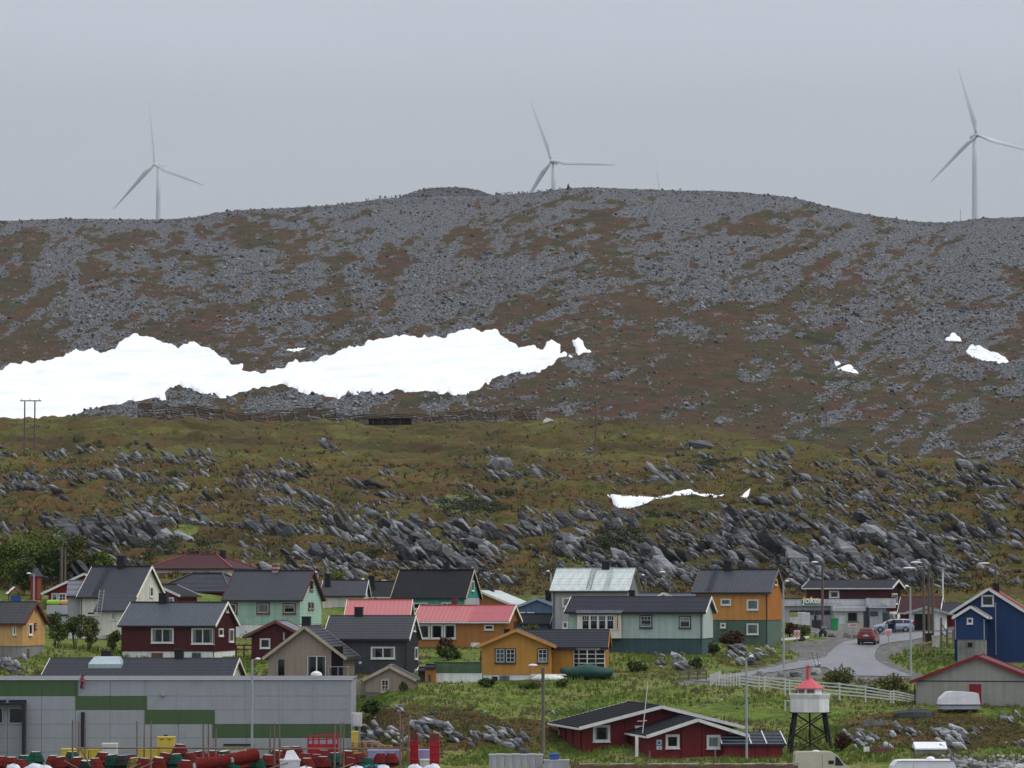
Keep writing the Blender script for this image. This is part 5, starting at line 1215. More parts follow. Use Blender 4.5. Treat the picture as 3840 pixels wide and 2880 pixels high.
# deep blue house
h = House('deep_blue_house', 'deep blue house with white gable boards and red roof at the right edge', 3576, 3834, 3850, 306, 9, 2482)
h.shell('y', 2297, 2206, W_NAVY, M_CONC, eo=0.35, go=0.4, pitch=0.24).roof(R_RED, 'seam', M_WHITE, M_WHITE)
h.win('F', (3680, 2231, 3728, 2274), tw=0.1); h.pipe('F', 3733, 2259, 2456, M_STEEL)
h.chimney_y(3735, 2187, 0.6, 5.0, zbot=h.zr - 1.5)
wg = House('porch', None, 3583, 3691, 3699, 303, 3.2, 2398, parent=h.root); wg.shell('y', 2315, 2273, W_NAVY, M_CONC, eo=0.32, go=0.3, pitch=0.22, below=2.2).roof(R_BRN, 'felt', M_WHITE, M_WHITE)
wg.win('F', (3626, 2317, 3649, 2340), tw=0.07); wg.pipe('F', 3583, 2322, 2398, M_STEEL); wg.pipe('F', 3690, 2322, 2398, M_STEEL); wg.panel('F', (3629, 2409, 3647, 2426), M_DARK, 'cellar_window', 0.03, M_CONC)
# boathouse
h = House('boathouse', 'pale grey boathouse with red roof edge and a red door', 3432, 3884, 3895, 267, 10, 2658, cat='boathouse')
h.shell('y', 2556, 2460, W_BOAT, M_CONC, eo=0.45, go=0.35, pitch=0.13).roof(paint('dark_red_sheet', wc(98, 26, 32, 0.95), 0.6), 'felt', paint('bright_red_trim', wc(112, 22, 30), 0.6), M_GUTTER)
h.panel('F', (3634, 2565, 3681, 2654), paint('crimson_door', wc(128, 14, 26), 0.5), 'door', 0.07, W_BOAT)
zz = h.onface('F', 3600, 2556).z; MB().box(h.xa - 0.02, h.xb + 0.02, -0.055, -0.034, zz, zz + 0.07).build('wall_band', M_GUTTER, h.root); h.pipe('F', 3430, 2565, 2650)
# ------------------------------------------------------------------ the red cabin with its porch
h = House('red_cabin', 'oxblood red wooden cabin with dark tiled roof and white trim near the quay', 2188, 2748, 2092, 256, 9.0, 2832, side='L')
h.shell('y', 2729, 2648, W_CAB, M_CONC, eo=0.55, go=0.9, clad=None, below=1.5).roof(R_BLACK, 'tile', M_WHITE, M_WHITE)
h.win('F', (2223, 2719, 2287, 2782), tw=0.13, curtain='side'); h.win('F', (2380, 2721, 2420, 2760), tw=0.13)
def cabin_battens(h, xs, face, mat):
    for p in xs:
        a = h.onface(face, p, 2780); i = 0 if face == 'F' else 1; q = a[i]
        if face == 'F': zt = h.zw + h.m * min(q - h.s0, h.s1 - q) - 0.02
        else: zt = h.zw - 0.02
        h.fbox(MB(), face, q - 0.09, q + 0.09, -0.3, zt, 0, 0.11).build('corner_board', mat, h.root)
cabin_battens(h, (2192, 2350), 'F', W_CAB); cabin_battens(h, (2180, 2150, 2122, 2098), 'L', W_CAB)
h.pipe('L', 2096, 2735, 2825, M_WHITE)
wg = House('porch_wing', None, 2432, 2778, 2358, 250.5, 6.5, 2852, side='L', parent=h.root)
wg.shell('y', 2760, 2697, W_CAB, M_CONC, eo=0.35, go=0.7, clad=None, below=1.0).roof(R_BLACK, 'tile', M_WHITE, M_WHITE)
wg.win('F', (2495, 2754, 2547, 2807), tw=0.13); wg.win('F', (2649, 2756, 2700, 2808), tw=0.13, curtain='full')
cabin_battens(wg, (2436, 2560, 2638, 2775), 'F', W_CAB)
MB().bar(wg.onface('F', 2388, 2762, 0.2), wg.onface('F', 2388, 2838, 0.2), 0.2, 0.2).build('porch_post', M_WHITE, wg.root)
r_ = wg.panel('F', (2460, 2773, 2482, 2796), paint('sign_blue_frame', wc(60, 130, 180), 0.5), 'information_sign', 0.06); 
q0, q1, z0, z1 = wg.rect('F', (2463, 2776, 2479, 2792)); MB().box(q0, q1, -0.075, -0.06, z0, z1).build('sign_face', M_WHITE, r_); MB().box(q0 + 0.06, q1 - 0.06, -0.085, -0.075, z0 + 0.05, z0 + 0.16).build('pictogram', M_BLACK, r_); MB().box(q0 + 0.10, q1 - 0.10, -0.085, -0.075, z0 + 0.17, z0 + 0.24).build('pictogram', M_BLACK, r_)
r_ = wg.panel('F', (2462, 2798, 2481, 2811), M_WHITE, 'lower_sign', 0.05); q0, q1, z0, z1 = wg.rect('F', (2467, 2800, 2477, 2809)); MB().add([(q0, -0.06, z0), (q1, -0.06, z0), ((q0 + q1) / 2, -0.06, z1)], [(0, 1, 2)]).build('pictogram', paint('sign_blue_frame', (0, 0, 0)), r_)
m2 = MB(); a = wg.onface('F', 2405, 2706, 0.0); b = P(2430, 2557, 252); rl = wg.root.matrix_basis
an = empty('antenna', P(2408, 2718, 252), 0, 'thin white aerial mast above the red cabin porch', 'antenna'); tip = P(2430, 2557, 252) - P(2408, 2718, 252)
MB().tube((0, 0, -0.9), tip, 0.035, 0.025).build('mast', M_WHITE, an); MB().tube((-0.35, 0, 0.25), (0.35, 0, 0.3), 0.02).build('crossbar', M_WHITE, an)
# red bin shed beside the cabin
c = P(2714, 2850, 251); sh = empty('bin_shed', c, 0, 'low red boarded bin shed with pale tiled lean roof', 'shed')
s_ = F / 251; wd = (2933 - 2714) / s_; ht = (2850 - 2790) / s_
MB().box(0, wd, 0, 1.4, -0.4, ht).build('wall', W_CAB, sh)
m2 = MB(); n = 44
for i in range(n): x_ = wd * (i + 0.5) / n; m2.box(x_ - 0.03, x_ + 0.03, -0.03, 0, 0.05, ht - 0.02)
tag(m2.build('wall_boards', paint('brick_red_slats', wc(126, 34, 40), 0.6), sh), kind='stuff')
for q in (0.0, 0.28, 0.52, 0.73, 0.97): MB().box(wd * q, wd * q + 0.12, -0.06, 0, 0.0, ht).build('post', W_CAB, sh)
R_ZT = paint('pale_blue_tile', wc(150, 158, 176, 0.9), 0.4, 0.06, 0.06, 0.5)
zt0 = ht - 0.02; zt1 = ht + 0.85
MB().add([(-0.15, -0.3, zt0), (wd + 0.25, -0.3, zt0), (wd - 0.1, 0.9, zt1), (0.0 - 0.35, 0.9, zt1), (-0.15, -0.3, zt0 - 0.12), (wd + 0.25, -0.3, zt0 - 0.12), (wd - 0.1, 0.9, zt1 - 0.12), (-0.35, 0.9, zt1 - 0.12)], [(0, 1, 2, 3), (0, 4, 5, 1), (1, 5, 6, 2), (3, 2, 6, 7), (0, 3, 7, 4)]).build('roof', M_GUTTER, sh)
for k in range(4):
    f_ = (k + 0.1) / 4; m2 = MB(); y_ = -0.3 + 1.2 * f_; z_ = zt0 + (zt1 - zt0) * f_; nn = 40
    for i in range(nn): x_ = -0.1 - 0.2 * f_ + (wd + 0.2) * i / nn; m2.box(x_, x_ + wd / nn * 0.7, y_ - 0.03, y_ + 0.05, z_, z_ + 0.07)
    m2.build('tile_course', R_ZT, sh)
for q in (0.0, 0.46, 0.70, 1.0): MB().bar((-0.15 + (wd + 0.4) * q, -0.32, zt0 + 0.05), (-0.35 + (wd + 0.25) * q, 0.9, zt1 + 0.05), 0.08, 0.04).build('roof_trim', M_WHITE, sh)
MB().bar((-0.15, -0.33, zt0 - 0.05), (wd + 0.25, -0.33, zt0 - 0.05), 0.05, 0.12).build('fascia', M_GUTTER, sh)
# ------------------------------------------------------------------ the big grey and green hall
YH = 262.0; sH = F / YH; W_HALL = paint('hall_grey_panel', wc(138, 141, 148, 0.66), 0.45, 0.05, 0.05, 0.4); W_HALLG = paint('hall_green_panel', wc(62, 88, 52, 0.70), 0.45, 0.05, 0.05, 0.4)
xr_ = (1319 - CX) / F * YH; hall = empty('warehouse', (xr_, YH, 2.4), math.radians(0.6), 'long grey warehouse with a stepped green stripe in the left foreground', 'warehouse')
def hx(px): return (px - 1319) / F * YH
def hz(py): return zp(py, YH) - 2.4
MB().box(hx(-500), 0, 0.12, 11, -0.5, hz(2549)).build('frame', W_HALL, hall)
MB().box(hx(-505), 0.12, -0.05, 11.1, hz(2549.5), hz(2546)).build('parapet', paint('parapet_grey', wc(112, 114, 120, 1.0), 0.6), hall)
MB().box(hx(-507), 0.15, -0.12, -0.05, hz(2549.5), hz(2547)).build('drip_edge', M_WHITE, hall)
colx = [-500, -370, -240, -110, 38, 165, 291, 420, 550, 675, 806, 930, 1057, 1183, 1308, 1319]
rowy = [2549, 2610, 2662, 2715, 2767, 2820, 2880]
for i in range(len(colx) - 1):
    for j in range(len(rowy) - 1):
        m_ = (colx[i] + colx[i + 1]) / 2
        green = (j == 0 and m_ < 291) or (j == 1 and 291 < m_ < 550) or (j == 2 and 550 < m_ < 806) or (j == 3 and m_ > 806)
        MB().box(hx(colx[i]) + 0.012, hx(colx[i + 1]) - 0.012, 0.0, 0.12, max(hz(rowy[j + 1]), -0.4) + 0.01, hz(rowy[j]) - 0.01).build('wall_panel', W_HALLG if green else W_HALL, hall)
for px, py0, py1, g_ in ((296, 2549, 2662, 1), (553, 2610, 2715, 1), (806, 2662, 2767, 1), (38, 2549, 2610, 1), (675, 2662, 2715, 1), (38, 2612, 2620, 0), (675, 2549, 2662, 0), (806, 2549, 2662, 0), (930, 2549, 2715, 0), (1057, 2549, 2715, 0), (1183, 2549, 2715, 0), (1308, 2549, 2715, 0)):
    MB().box(hx(px - 4.5), hx(px + 4.5), -0.03, 0.0, hz(py1), hz(py0)).build('cover_strip', W_HALLG if g_ else W_HALL, hall)
# portal with windows at the left
pt = empty('portal', (0, 0, 0)); pt.parent = hall
for px in (-30, 103): MB().box(hx(px - 5), hx(px + 5), -0.9, 0.0, -0.3, hz(2636)).build('post', M_GUTTER, pt)
MB().box(hx(-40), hx(109), -1.0, 0.0, hz(2641), hz(2635)).build('canopy', M_GUTTER, pt)
MB().box(hx(-40), hx(32), -0.06, -0.03, hz(2634), hz(2624)).build('band', M_GUTTER, pt); MB().box(hx(42), hx(108), -0.06, -0.03, hz(2634), hz(2624)).build('band', M_GUTTER, pt)
for a, b in ((-40, 22), (42, 97)):
    w = MB().box(hx(a), hx(b), -0.08, 0.0, hz(2714), hz(2654)).build('window', M_STEEL, hall); MB().box(hx(a + 4), hx(b - 4), -0.09, -0.08, hz(2709), hz(2657)).build('pane', paint('black_glass', (0.006, 0.007, 0.009), 0.1, 0.1, 0.1, 0.5), w)
MB().tube((hx(319), -0.14, hz(2850)), (hx(319), -0.14, hz(2670)), 0.14, n=12).build('downpipe', M_GUTTER, hall)
l_ = MB().box(hx(609), hx(624), -0.28, 0, hz(2608), hz(2602)).build('wall_lamp', M_STEEL, hall); MB().box(hx(610), hx(623), -0.2, 0, hz(2602), hz(2594)).build('lamp_hood', M_STEEL, l_)
MB().box(hx(845), hx(952), -0.5, 0.0, hz(2795), hz(2789)).build('door_canopy', M_GUTTER, hall); MB().box(hx(850), hx(948), -0.04, 0.0, -0.3, hz(2796)).build('roller_door', M_CREAM, hall)
fl = empty('flag', (xr_ + hx(307), YH - 0.3, 2.4 + hz(2600)), 0, 'small faded red and blue flag hanging at the top of the warehouse wall', 'flag')
MB().tube((0, 0, 0), (0.05, -0.25, 1.45), 0.025).build('pole', M_STEEL, fl)
m2 = MB(); n = 7
for i in range(n):
    for j in range(3): pass
gv = [(0.06 + 0.10 * j + 0.05 * math.sin(i * 1.7 + j), -0.22 + 0.05 * math.cos(i * 2.1 + j * 2), 1.35 - 0.14 * i) for i in range(8) for j in range(4)]
gf = [(i * 4 + j, i * 4 + j + 1, i * 4 + j + 5, i * 4 + j + 4) for i in range(7) for j in range(3)]
mbf = MB().add(gv, gf); mbf.m = [0 if f[0] // 4 < 3 or f[0] % 4 == 2 else 1 for f in gf]; mbf.build('cloth', [paint('flag_red', wc(150, 60, 70), 0.8), paint('flag_blue', wc(50, 44, 80), 0.8)], fl, fix=False)
MB().lathe([(0.02, 1.5), (0.45, 1.52), (0.40, 1.7), (0.2, 1.82), (0.02, 1.86)], 12).build('roof_dome', M_WHITE, hall).location = (hx(1182), 3.0, hz(2537) - 1.5)
c = P(1318, 2724, 263.5); cb = empty('cabinet', c, 0, 'white metal cabinet fixed at the right end of the warehouse', 'cabinet'); s_ = F / 263.5
MB().box(0, 38 / s_, 0, 0.8, 0, 50 / s_).build('body', M_WHITE, cb); MB().box(0.1, 38 / s_ - 0.1, -0.02, 0, 0.08, 50 / s_ - 0.08).build('door', M_WHITE, cb); MB().box(0.1, 0.25, 0.1, 0.6, -4.0, 0).build('leg', M_STEEL, cb); MB().box(38 / s_ - 0.25, 38 / s_ - 0.1, 0.1, 0.6, -4.0, 0).build('leg', M_STEEL, cb)
# ------------------------------------------------------------------ lighthouse
YL = 254.0; sL = F / YL; c = P(3030, 2842, YL); lh = empty('lighthouse', c, 0, 'small white lighthouse with red cone roof on black lattice legs', 'lighthouse')
W_LH = paint('lighthouse_white', (0.70, 0.70, 0.68), 0.5, 0.06, 0.16, grime=0.2); R_LH = paint('lighthouse_red', wc(206, 74, 84, 0.9), 0.45, 0.08, 0.08, 0.4); M_LATT = paint('tarred_steel', (0.012, 0.012, 0.014), 0.6)
lz = lambda py: (2842 - py) / sL
r0 = 76 / sL
def ring8(mb, prof, mi=0): return mb.lathe(prof, 8, (0.14, 0, 0), mi, True, math.pi / 8)
ring8(MB(), [(r0, lz(2671)), (r0, lz(2622)), (r0 * 1.075, lz(2606)), (r0 * 1.075, lz(2604)), (r0 * 0.98, lz(2604)), (r0 * 0.95, lz(2612))]).build('gallery', W_LH, lh)
ring8(MB(), [(r0 * 0.64, lz(2625)), (r0 * 0.64, lz(2584))]).build('lantern_room', W_LH, lh)
for i in range(8):
    if i in (6,): continue
    a0 = math.pi / 8 + i * math.pi / 4; a1 = a0 + math.pi / 4; R_ = r0 * 0.65
    m2 = MB(); p = [(0.14 + R_ * math.cos(a0 * 0.85 + a1 * 0.15), R_ * math.sin(a0 * 0.85 + a1 * 0.15)), (0.14 + R_ * math.cos(a1 * 0.85 + a0 * 0.15), R_ * math.sin(a1 * 0.85 + a0 * 0.15))]
    m2.bar((p[0][0], p[0][1], (lz(2600) + lz(2587)) / 2), (p[1][0], p[1][1], (lz(2600) + lz(2587)) / 2), 0.03, lz(2587) - lz(2600)); m2.build('lantern_window', M_SHG if i != 3 else M_DARK, lh)
ring8(MB(), [(r0 * 0.755, lz(2585)), (r0 * 0.755, lz(2582)), (0.16, lz(2545)), (0.13, lz(2540))]).build('roof', R_LH, lh)
ro = MB().tube((0.0, -0.1, lz(2548)), (0.0, -0.1, lz(2504)), 0.12).build('chimney', R_LH, lh); MB().tube((-0.08, -0.1, lz(2504)), (0.1, -0.1, lz(2500)), 0.15).build('cowl', R_LH, ro)
MB().box(0.14 - r0 * 0.98, 0.14 + r0 * 0.98, -r0 * 0.9, r0 * 0.9, lz(2674), lz(2671)).build('platform', M_LATT, lh)
tops = [(0.14 + a * r0 * 0.72, b * r0 * 0.72) for a, b in ((-1, -1), (1, -1), (1, 1), (-1, 1))]; feet = [(0.14 + a * 1.62, b * 1.62) for a, b in ((-1, -1), (1, -1), (1, 1), (-1, 1))]
zt = lz(2674)
for a, b in zip(tops, feet): MB().bar((b[0], b[1], -0.4), (a[0], a[1], zt), 0.15, 0.15).build('leg', M_LATT, lh)
for i in range(4):
    j = (i + 1) % 4
    for f0, f1 in ((0.05, 0.55), (0.5, 0.98)):
        lp = lambda k, f: (feet[k][0] + (tops[k][0] - feet[k][0]) * f, feet[k][1] + (tops[k][1] - feet[k][1]) * f, zt * f)
        MB().bar(lp(i, f0), lp(j, f1), 0.08, 0.08).build('brace', M_LATT, lh); MB().bar(lp(j, f0), lp(i, f1), 0.08, 0.08).build('brace', M_LATT, lh)
MB().tube((0.14, 0, -0.3), (0.14, 0, zt), 0.07).build('riser_pipe', M_LATT, lh)
m2 = MB(); xq = 0.14 - r0 - 0.3
m2.bar((xq, -0.5, lz(2668)), (xq, -0.5, lz(2629)), 0.05, 0.05); m2.bar((xq, 0.5, lz(2668)), (xq, 0.5, lz(2629)), 0.05, 0.05); m2.bar((xq, -0.5, lz(2629)), (xq, 0.5, lz(2629)), 0.05, 0.05); m2.bar((xq, -0.5, lz(2629)), (xq + 0.3, -0.5, lz(2629)), 0.05, 0.05); m2.build('side_rail', M_WHITE, lh)
# ------------------------------------------------------------------ wind turbines on the ridge
M_TURB = paint('turbine_white', (0.66, 0.71, 0.73), 0.4, 0.03, 0.04)
def turbine(label, hub, tx, Y, angs, L=45.0, yaw=16, zb=None, hide=False):
    hc = P(hub[0], hub[1], Y - 5); twx = (tx - CX) / F * Y
    zbase = EYE + (HY - float(ridge_py(np.array([tx]))[0])) / F * Y1M - 14
    t = empty('wind_turbine', (twx, Y, zbase), 0, label, 'turbine', 'wind turbines on the ridge')
    hz_ = hc.z - zbase
    MB().lathe([(2.4, 0), (2.25, hz_ * 0.4), (1.75, hz_ * 0.8), (1.5, hz_ - 1.4)], 20).build('tower', M_TURB, t, smooth=True)
    d = Vector((hc.x - twx, -5.0, 0)).normalized(); a = Vector((0, 0, hz_)) - d * 5.5; b = Vector((0, 0, hz_)) + d * 3.0
    n = MB(); n.tube(a, b, 1.6, 1.75, 12); n.tube(b, b + d * 1.6, 1.75, 1.45, 12); n.build('nacelle', M_TURB, t, smooth=True)
    h_ = b + d * 2.2; m = MB(); m.tube(h_ - d * 0.8, h_ + d * 1.2, 1.55, 1.2, 12); m.tube(h_ + d * 1.2, h_ + d * 2.2, 1.2, 0.3, 12); hb = m.build('hub', M_TURB, t, smooth=True)
    right = Vector((0, 0, 1)).cross(d).normalized() * -1
    if right.x < 0: right = -right
    for an in angs:
        an = math.radians(an); u = right * math.cos(an) + Vector((0, 0, 1)) * math.sin(an); w = u.cross(d).normalized(); mb = MB(); prev = None; ns = 14; st = []
        for r, ch, th, tw in ((1.0, 1.7, 1.5, 0), (4, 2.0, 1.3, 20), (9, 3.6, 0.9, 24), (15, 3.0, 0.6, 16), (24, 2.2, 0.42, 8), (34, 1.5, 0.26, 3), (41, 0.95, 0.16, 0), (44.4, 0.5, 0.08, 0), (45, 0.12, 0.04, 0)):
            ta = math.radians(tw + 6); c_, s_ = math.cos(ta), math.sin(ta); cw = w * c_ + d * s_; ct = d * c_ - w * s_; off = 0.22 * ch if r > 5 else 0
            st.append([h_ + u * (r * L / 45) + cw * (ch / 2 * math.cos(2 * math.pi * k / ns) + off) + ct * (th / 2 * math.sin(2 * math.pi * k / ns)) for k in range(ns)])
        vs = [v for s2 in st for v in s2]; fs = [(k * ns + i, k * ns + (i + 1) % ns, (k + 1) * ns + (i + 1) % ns, (k + 1) * ns + i) for k in range(len(st) - 1) for i in range(ns)] + [tuple(range(ns))]
        mb.add(vs, fs); mb.build('blade', M_TURB, t, smooth=True)
    return t
turbine('white wind turbine standing alone on the left of the ridge', (577, 616), 587, 2600, (219.5, 338, 97), 50)
turbine('white wind turbine beside the summit, its lowest blade behind the ridge', (2068, 604), 2077, 2480, (354.5, 110, 236), 48)
turbine('white wind turbine at the right edge, nearest and tallest', (3663, 507), 3665, 2330, (225, 106, 346), 47)
turbine('far turbine showing only one faint blade tip above the summit', (2482, 800), 2486, 2950, (97, 217, 337), 45)
c = P(3602, 818, 2010); o = MB().tube((0, 0, -4), (0, 0, 5.2), 0.16).build('mast', M_STEEL); o.location = c; tag(o, 'thin grey mast on the ridge left of the tallest turbine', 'mast')
cz = 2132; xx, yy = mtn_hit(np.array([cz]), np.array([ridge_py(np.array([cz]))[0] + 3])); c = Vector((float(xx[0]), float(yy[0]), 0)); c.z = float(mtn_base(np.array([cz]), np.array([c.y]))[0]) 
cr_ = empty('cairn', c, 0, 'small dark cairn of stacked stones on the summit', 'cairn')
for i, (r, z_) in enumerate(((1.3, 0.0), (1.1, 0.8), (0.9, 1.5), (0.7, 2.1), (0.5, 2.7), (0.4, 3.2))):
    V_, T_ = BOULDERS[i % 6]; MB().add([tuple(v * r * 2.0 + np.array([0.1 * (i % 3 - 1), 0, z_])) for v in V_], [tuple(int(k) for k in t) for t in T_]).build('stone', paint('cairn_stone', (0.04, 0.042, 0.045), 0.9), cr_, fix=False)

# ------------------------------------------------------------------ lamp posts and power poles
M_LAMP = paint('lamp_white', (0.72, 0.74, 0.76), 0.4, 0.04, 0.04)
def gz_(x, y): return float(Hn(np.array([x]), np.array([y]))[0])
def lamp(label, px, ptop, Y, hx_, hy_, mat, r=0.07, group='street lamps'):
    x = (px - CX) / F * Y; z0 = gz_(x, Y); zt = zp(ptop, Y)
    t = empty('street_lamp', (x, Y, z0), 0, label, 'street lamp', group)
    MB().tube((0, 0, -0.5), (0, 0, zt - z0), r * 1.25, r, 10).build('pole', mat, t)
    hd = P(hx_, hy_, Y); dx = hd.x - x; dz = hd.z - zt; sg = 1 if dx > 0 else -1
    MB().tube((0, 0, zt - z0 - 0.05), (dx * 0.6, -0.05, zt - z0 + dz), 0.03, n=6).build('arm', mat, t)
    L = max(0.45, abs(dx)); m = MB(); st = []
    for f_, w, h in ((0.0, 0.06, 0.05), (0.15, 0.13, 0.10), (0.5, 0.17, 0.14), (0.85, 0.14, 0.10), (1.0, 0.05, 0.04)):
        st.append((dx * 0.45 + sg * L * 0.75 * f_, w, h))
    vs = [(q, -0.05 + w * math.cos(2 * math.pi * k / 10), zt - z0 + dz + h * max(-0.35, math.sin(2 * math.pi * k / 10))) for q, w, h in st for k in range(10)]
    fs = [(k * 10 + i, k * 10 + (i + 1) % 10, (k + 1) * 10 + (i + 1) % 10, (k + 1) * 10 + i) for k in range(4) for i in range(10)] + [tuple(range(10)), tuple(range(40, 50))]
    m.add(vs, fs).build('lamp_head', M_LAMP, t, smooth=True)
    return t
for a in (('street lamp by the play houses at the upper left', 130, 2152, 374, 104, 2151, M_STEEL), ('tall steel street lamp in front of the warehouse wall', 949, 2473, 258, 972, 2472, M_STEEL),
          ('street lamp on a grey wooden pole in front of the golden house', 2036, 2504, 252.5, 1990, 2496, M_WOODG), ('tall steel street lamp rising beside the red cabin bin shed', 2796, 2466, 249, 2819, 2463, M_STEEL),
          ('tall steel street lamp at the right wall of the orange house', 2936, 2184, 299, 2952, 2180, M_STEEL), ('street lamp on a brown wooden pole before the shop front', 3082, 2121, 359, 3049, 2109, M_POLE),
          ('tall steel street lamp at the bend of the road', 3411, 2199, 293, 3399, 2199, M_STEEL), ('leftmost lamp pole of the three by the road right of the shop', 3461, 2137, 338, 3398, 2131, M_POLE), ('middle lamp pole of the three by the road right of the shop', 3480, 2122, 341, 3425, 2110, M_POLE),
          ('street lamp far behind the deep blue house', 3731, 2125, 396, 3682, 2113, M_POLE), ('street lamp between the grey and orange houses, left of two', 2420, 2166, 384, 2412, 2157, M_WOODG), ('street lamp between the grey and orange houses, right of two', 2510, 2151, 386, 2478, 2146, M_WOODG),
          ('street lamp behind the white back house', 1336, 2186, 388, 1308, 2179, M_WOODG), ('street lamp poking up beside the mint house gable', 1193, 2152, 374, 1186, 2146, M_STEEL), ('street lamp left of the tall grey house', 2066, 2150, 388, 2054, 2142, M_STEEL), ('low street lamp behind the black roofs', 1376, 2179, 390, 1358, 2173, M_WOODG)):
    lamp(*a, r=0.12 if a[6] in (M_POLE, M_WOODG) else 0.075)
def pole(label, px, ptop, Y, cross=None, r=0.13, mat=None, arm_z=0.3):
    x = (px - CX) / F * Y; z0 = gz_(x, Y); zt = zp(ptop, Y); t = empty('utility_pole', (x, Y, z0), 0, label, 'pole', 'wooden poles')
    MB().tube((0, 0, -0.6), (0, 0, zt - z0), r * 1.2, r, 10).build('pole', mat or M_POLE, t)
    if cross:
        MB().bar((-cross, -0.1, zt - z0 - arm_z), (cross, -0.1, zt - z0 - arm_z), 0.12, 0.14).build('crossarm', mat or M_POLE, t)
        for q in (-0.85, 0.0, 0.85): MB().lathe([(0.04, 0), (0.08, 0.08), (0.05, 0.2), (0.02, 0.24)], 6, (q * cross, -0.1, zt - z0 - arm_z + 0.07)).build('insulator', M_BLACK, t)
    return t
pole('bare wooden pole, rightmost of the three by the road', 3494, 2165, 343)
pole('white flagpole standing behind the brown roofed house', 3533, 2146, 388, None, 0.09, M_WHITE)
pole('wooden pole in the thicket at the left, left of the pair', 232, 2050, 396, None, 0.17); pole('wooden pole in the thicket at the left, right of the pair', 245, 2058, 396.5, None, 0.15)
pole('lone power pole with crossarm on the plateau right of the big boulder', 2235, 1494, hit(2235, 1698).y, 1.4, 0.14); pole('lone power pole on the right shoulder of the plateau', 3101, 1482, hit(3101, 1686).y - 6, 1.2, 0.14)
hb = hit(90, 1688); hz1 = gz_(hb.x, hb.y); t = empty('power_pylon', (hb.x, hb.y, hz1), 0, 'two legged wooden power pylon against the snow', 'pylon')
s_ = F / hb.y; ztp = zp(1503, hb.y) - hz1
for q in (0, 38 / s_): MB().tube((q, 0, -0.6), (q, 0, ztp), 0.17, 0.13, 10).build('leg', M_POLE, t)
MB().bar((-18 / s_, 0, ztp), (62 / s_, 0, ztp), 0.18, 0.2).build('crossarm', M_POLE, t)
for q in (-12, 19, 54): MB().tube((q / s_, 0, ztp + 0.1), (q / s_, 0, ztp + 0.45), 0.06, 0.05, 6).build('insulator', M_BLACK, t)

# ------------------------------------------------------------------ snow fence and shelter on the plateau
sf = [(500, 1588), (1350, 1592)]
def plate(px, py): 
    c = hit(px, py); c.z = gz_(c.x, c.y); return c
fa = plate(485, 1596); fen = empty('snow_fence', fa, 0, 'long brown timber snow fence along the plateau rim', 'fence')
xs = [515 + i * 53 for i in range(15)] + [1310 + i * 50 for i in range(15)]
YF = 818.0; pr = None; me_slat = None
for i, px in enumerate(xs):
    YF_ = 816 if px < 1300 else 812; x = (px - CX) / F * YF_; z0 = gz_(x, YF_); hgt = (3.9 if px < 1300 else 2.6) + rnd.uniform(-0.3, 0.3)
    p0 = Vector((x, YF_, z0)) - fa
    MB().bar(p0 - Vector((0, 0, 0.6)), p0 + Vector((0.05, 0, hgt)), 0.22, 0.22).build('post', M_POLE, fen)
    MB().bar(p0 + Vector((0, 0, hgt * 0.9)), p0 + Vector((1.6, -1.8, 0.0)), 0.14, 0.14).build('brace', M_WOODG, fen)
    if pr is not None and px - xs[i - 1] < 60:
        n_ = 11 if px < 1300 else 7
        for k in range(n_):
            if rnd.random() < 0.1: continue
            za = 0.35 + hgt * k / n_; a = pr + Vector((0, -0.15, za + rnd.uniform(-0.08, 0.08))); b = p0 + Vector((0, -0.15, za + rnd.uniform(-0.08, 0.08)))
            MB().bar(a, b, 0.05, 0.30 if rnd.random() < 0.7 else 0.18).build('slat', paint('weathered_slat', (0.085, 0.058, 0.042), 0.9, 0.3, 0.3), fen)
    pr = p0
c = plate(1345, 1608); s_ = F / c.y; sh2 = empty('open_shelter', c, math.radians(-8), 'dark open fronted shelter with flat roof by the snow fence', 'shelter')
wd = 200 / s_; MB().box(0, wd, 2.5, 2.6, -0.4, 1.05).build('back_wall', M_POLE, sh2); MB().box(0, 0.12, 0, 2.6, -0.4, 1.1).build('side_wall', M_WOODG, sh2); MB().box(0, 2.2, -0.02, 0.1, -0.4, 1.05).build('front_boards', M_WOODG, sh2); MB().box(wd, wd + 0.12, 0, 2.6, -0.4, 0.85).build('side_wall', M_POLE, sh2)
for q in (0.27, 0.44, 0.60, 0.78): MB().box(wd * q, wd * q + 0.16, 0, 0.16, -0.4, 1.0).build('post', M_POLE, sh2)
MB().add([(-0.3, -0.4, 1.25), (wd + 0.4, -0.4, 0.98), (wd + 0.4, 2.9, 1.08), (-0.3, 2.9, 1.35), (-0.3, -0.4, 1.12), (wd + 0.4, -0.4, 0.86), (wd + 0.4, 2.9, 0.96), (-0.3, 2.9, 1.23)], [(0, 1, 2, 3), (7, 6, 5, 4), (0, 4, 5, 1), (1, 5, 6, 2), (2, 6, 7, 3), (3, 7, 4, 0)]).build('roof', R_BLUE, sh2)
MB().box(0.1, wd, 0.2, 2.5, -0.3, -0.05).build('floor', M_DARK, sh2)

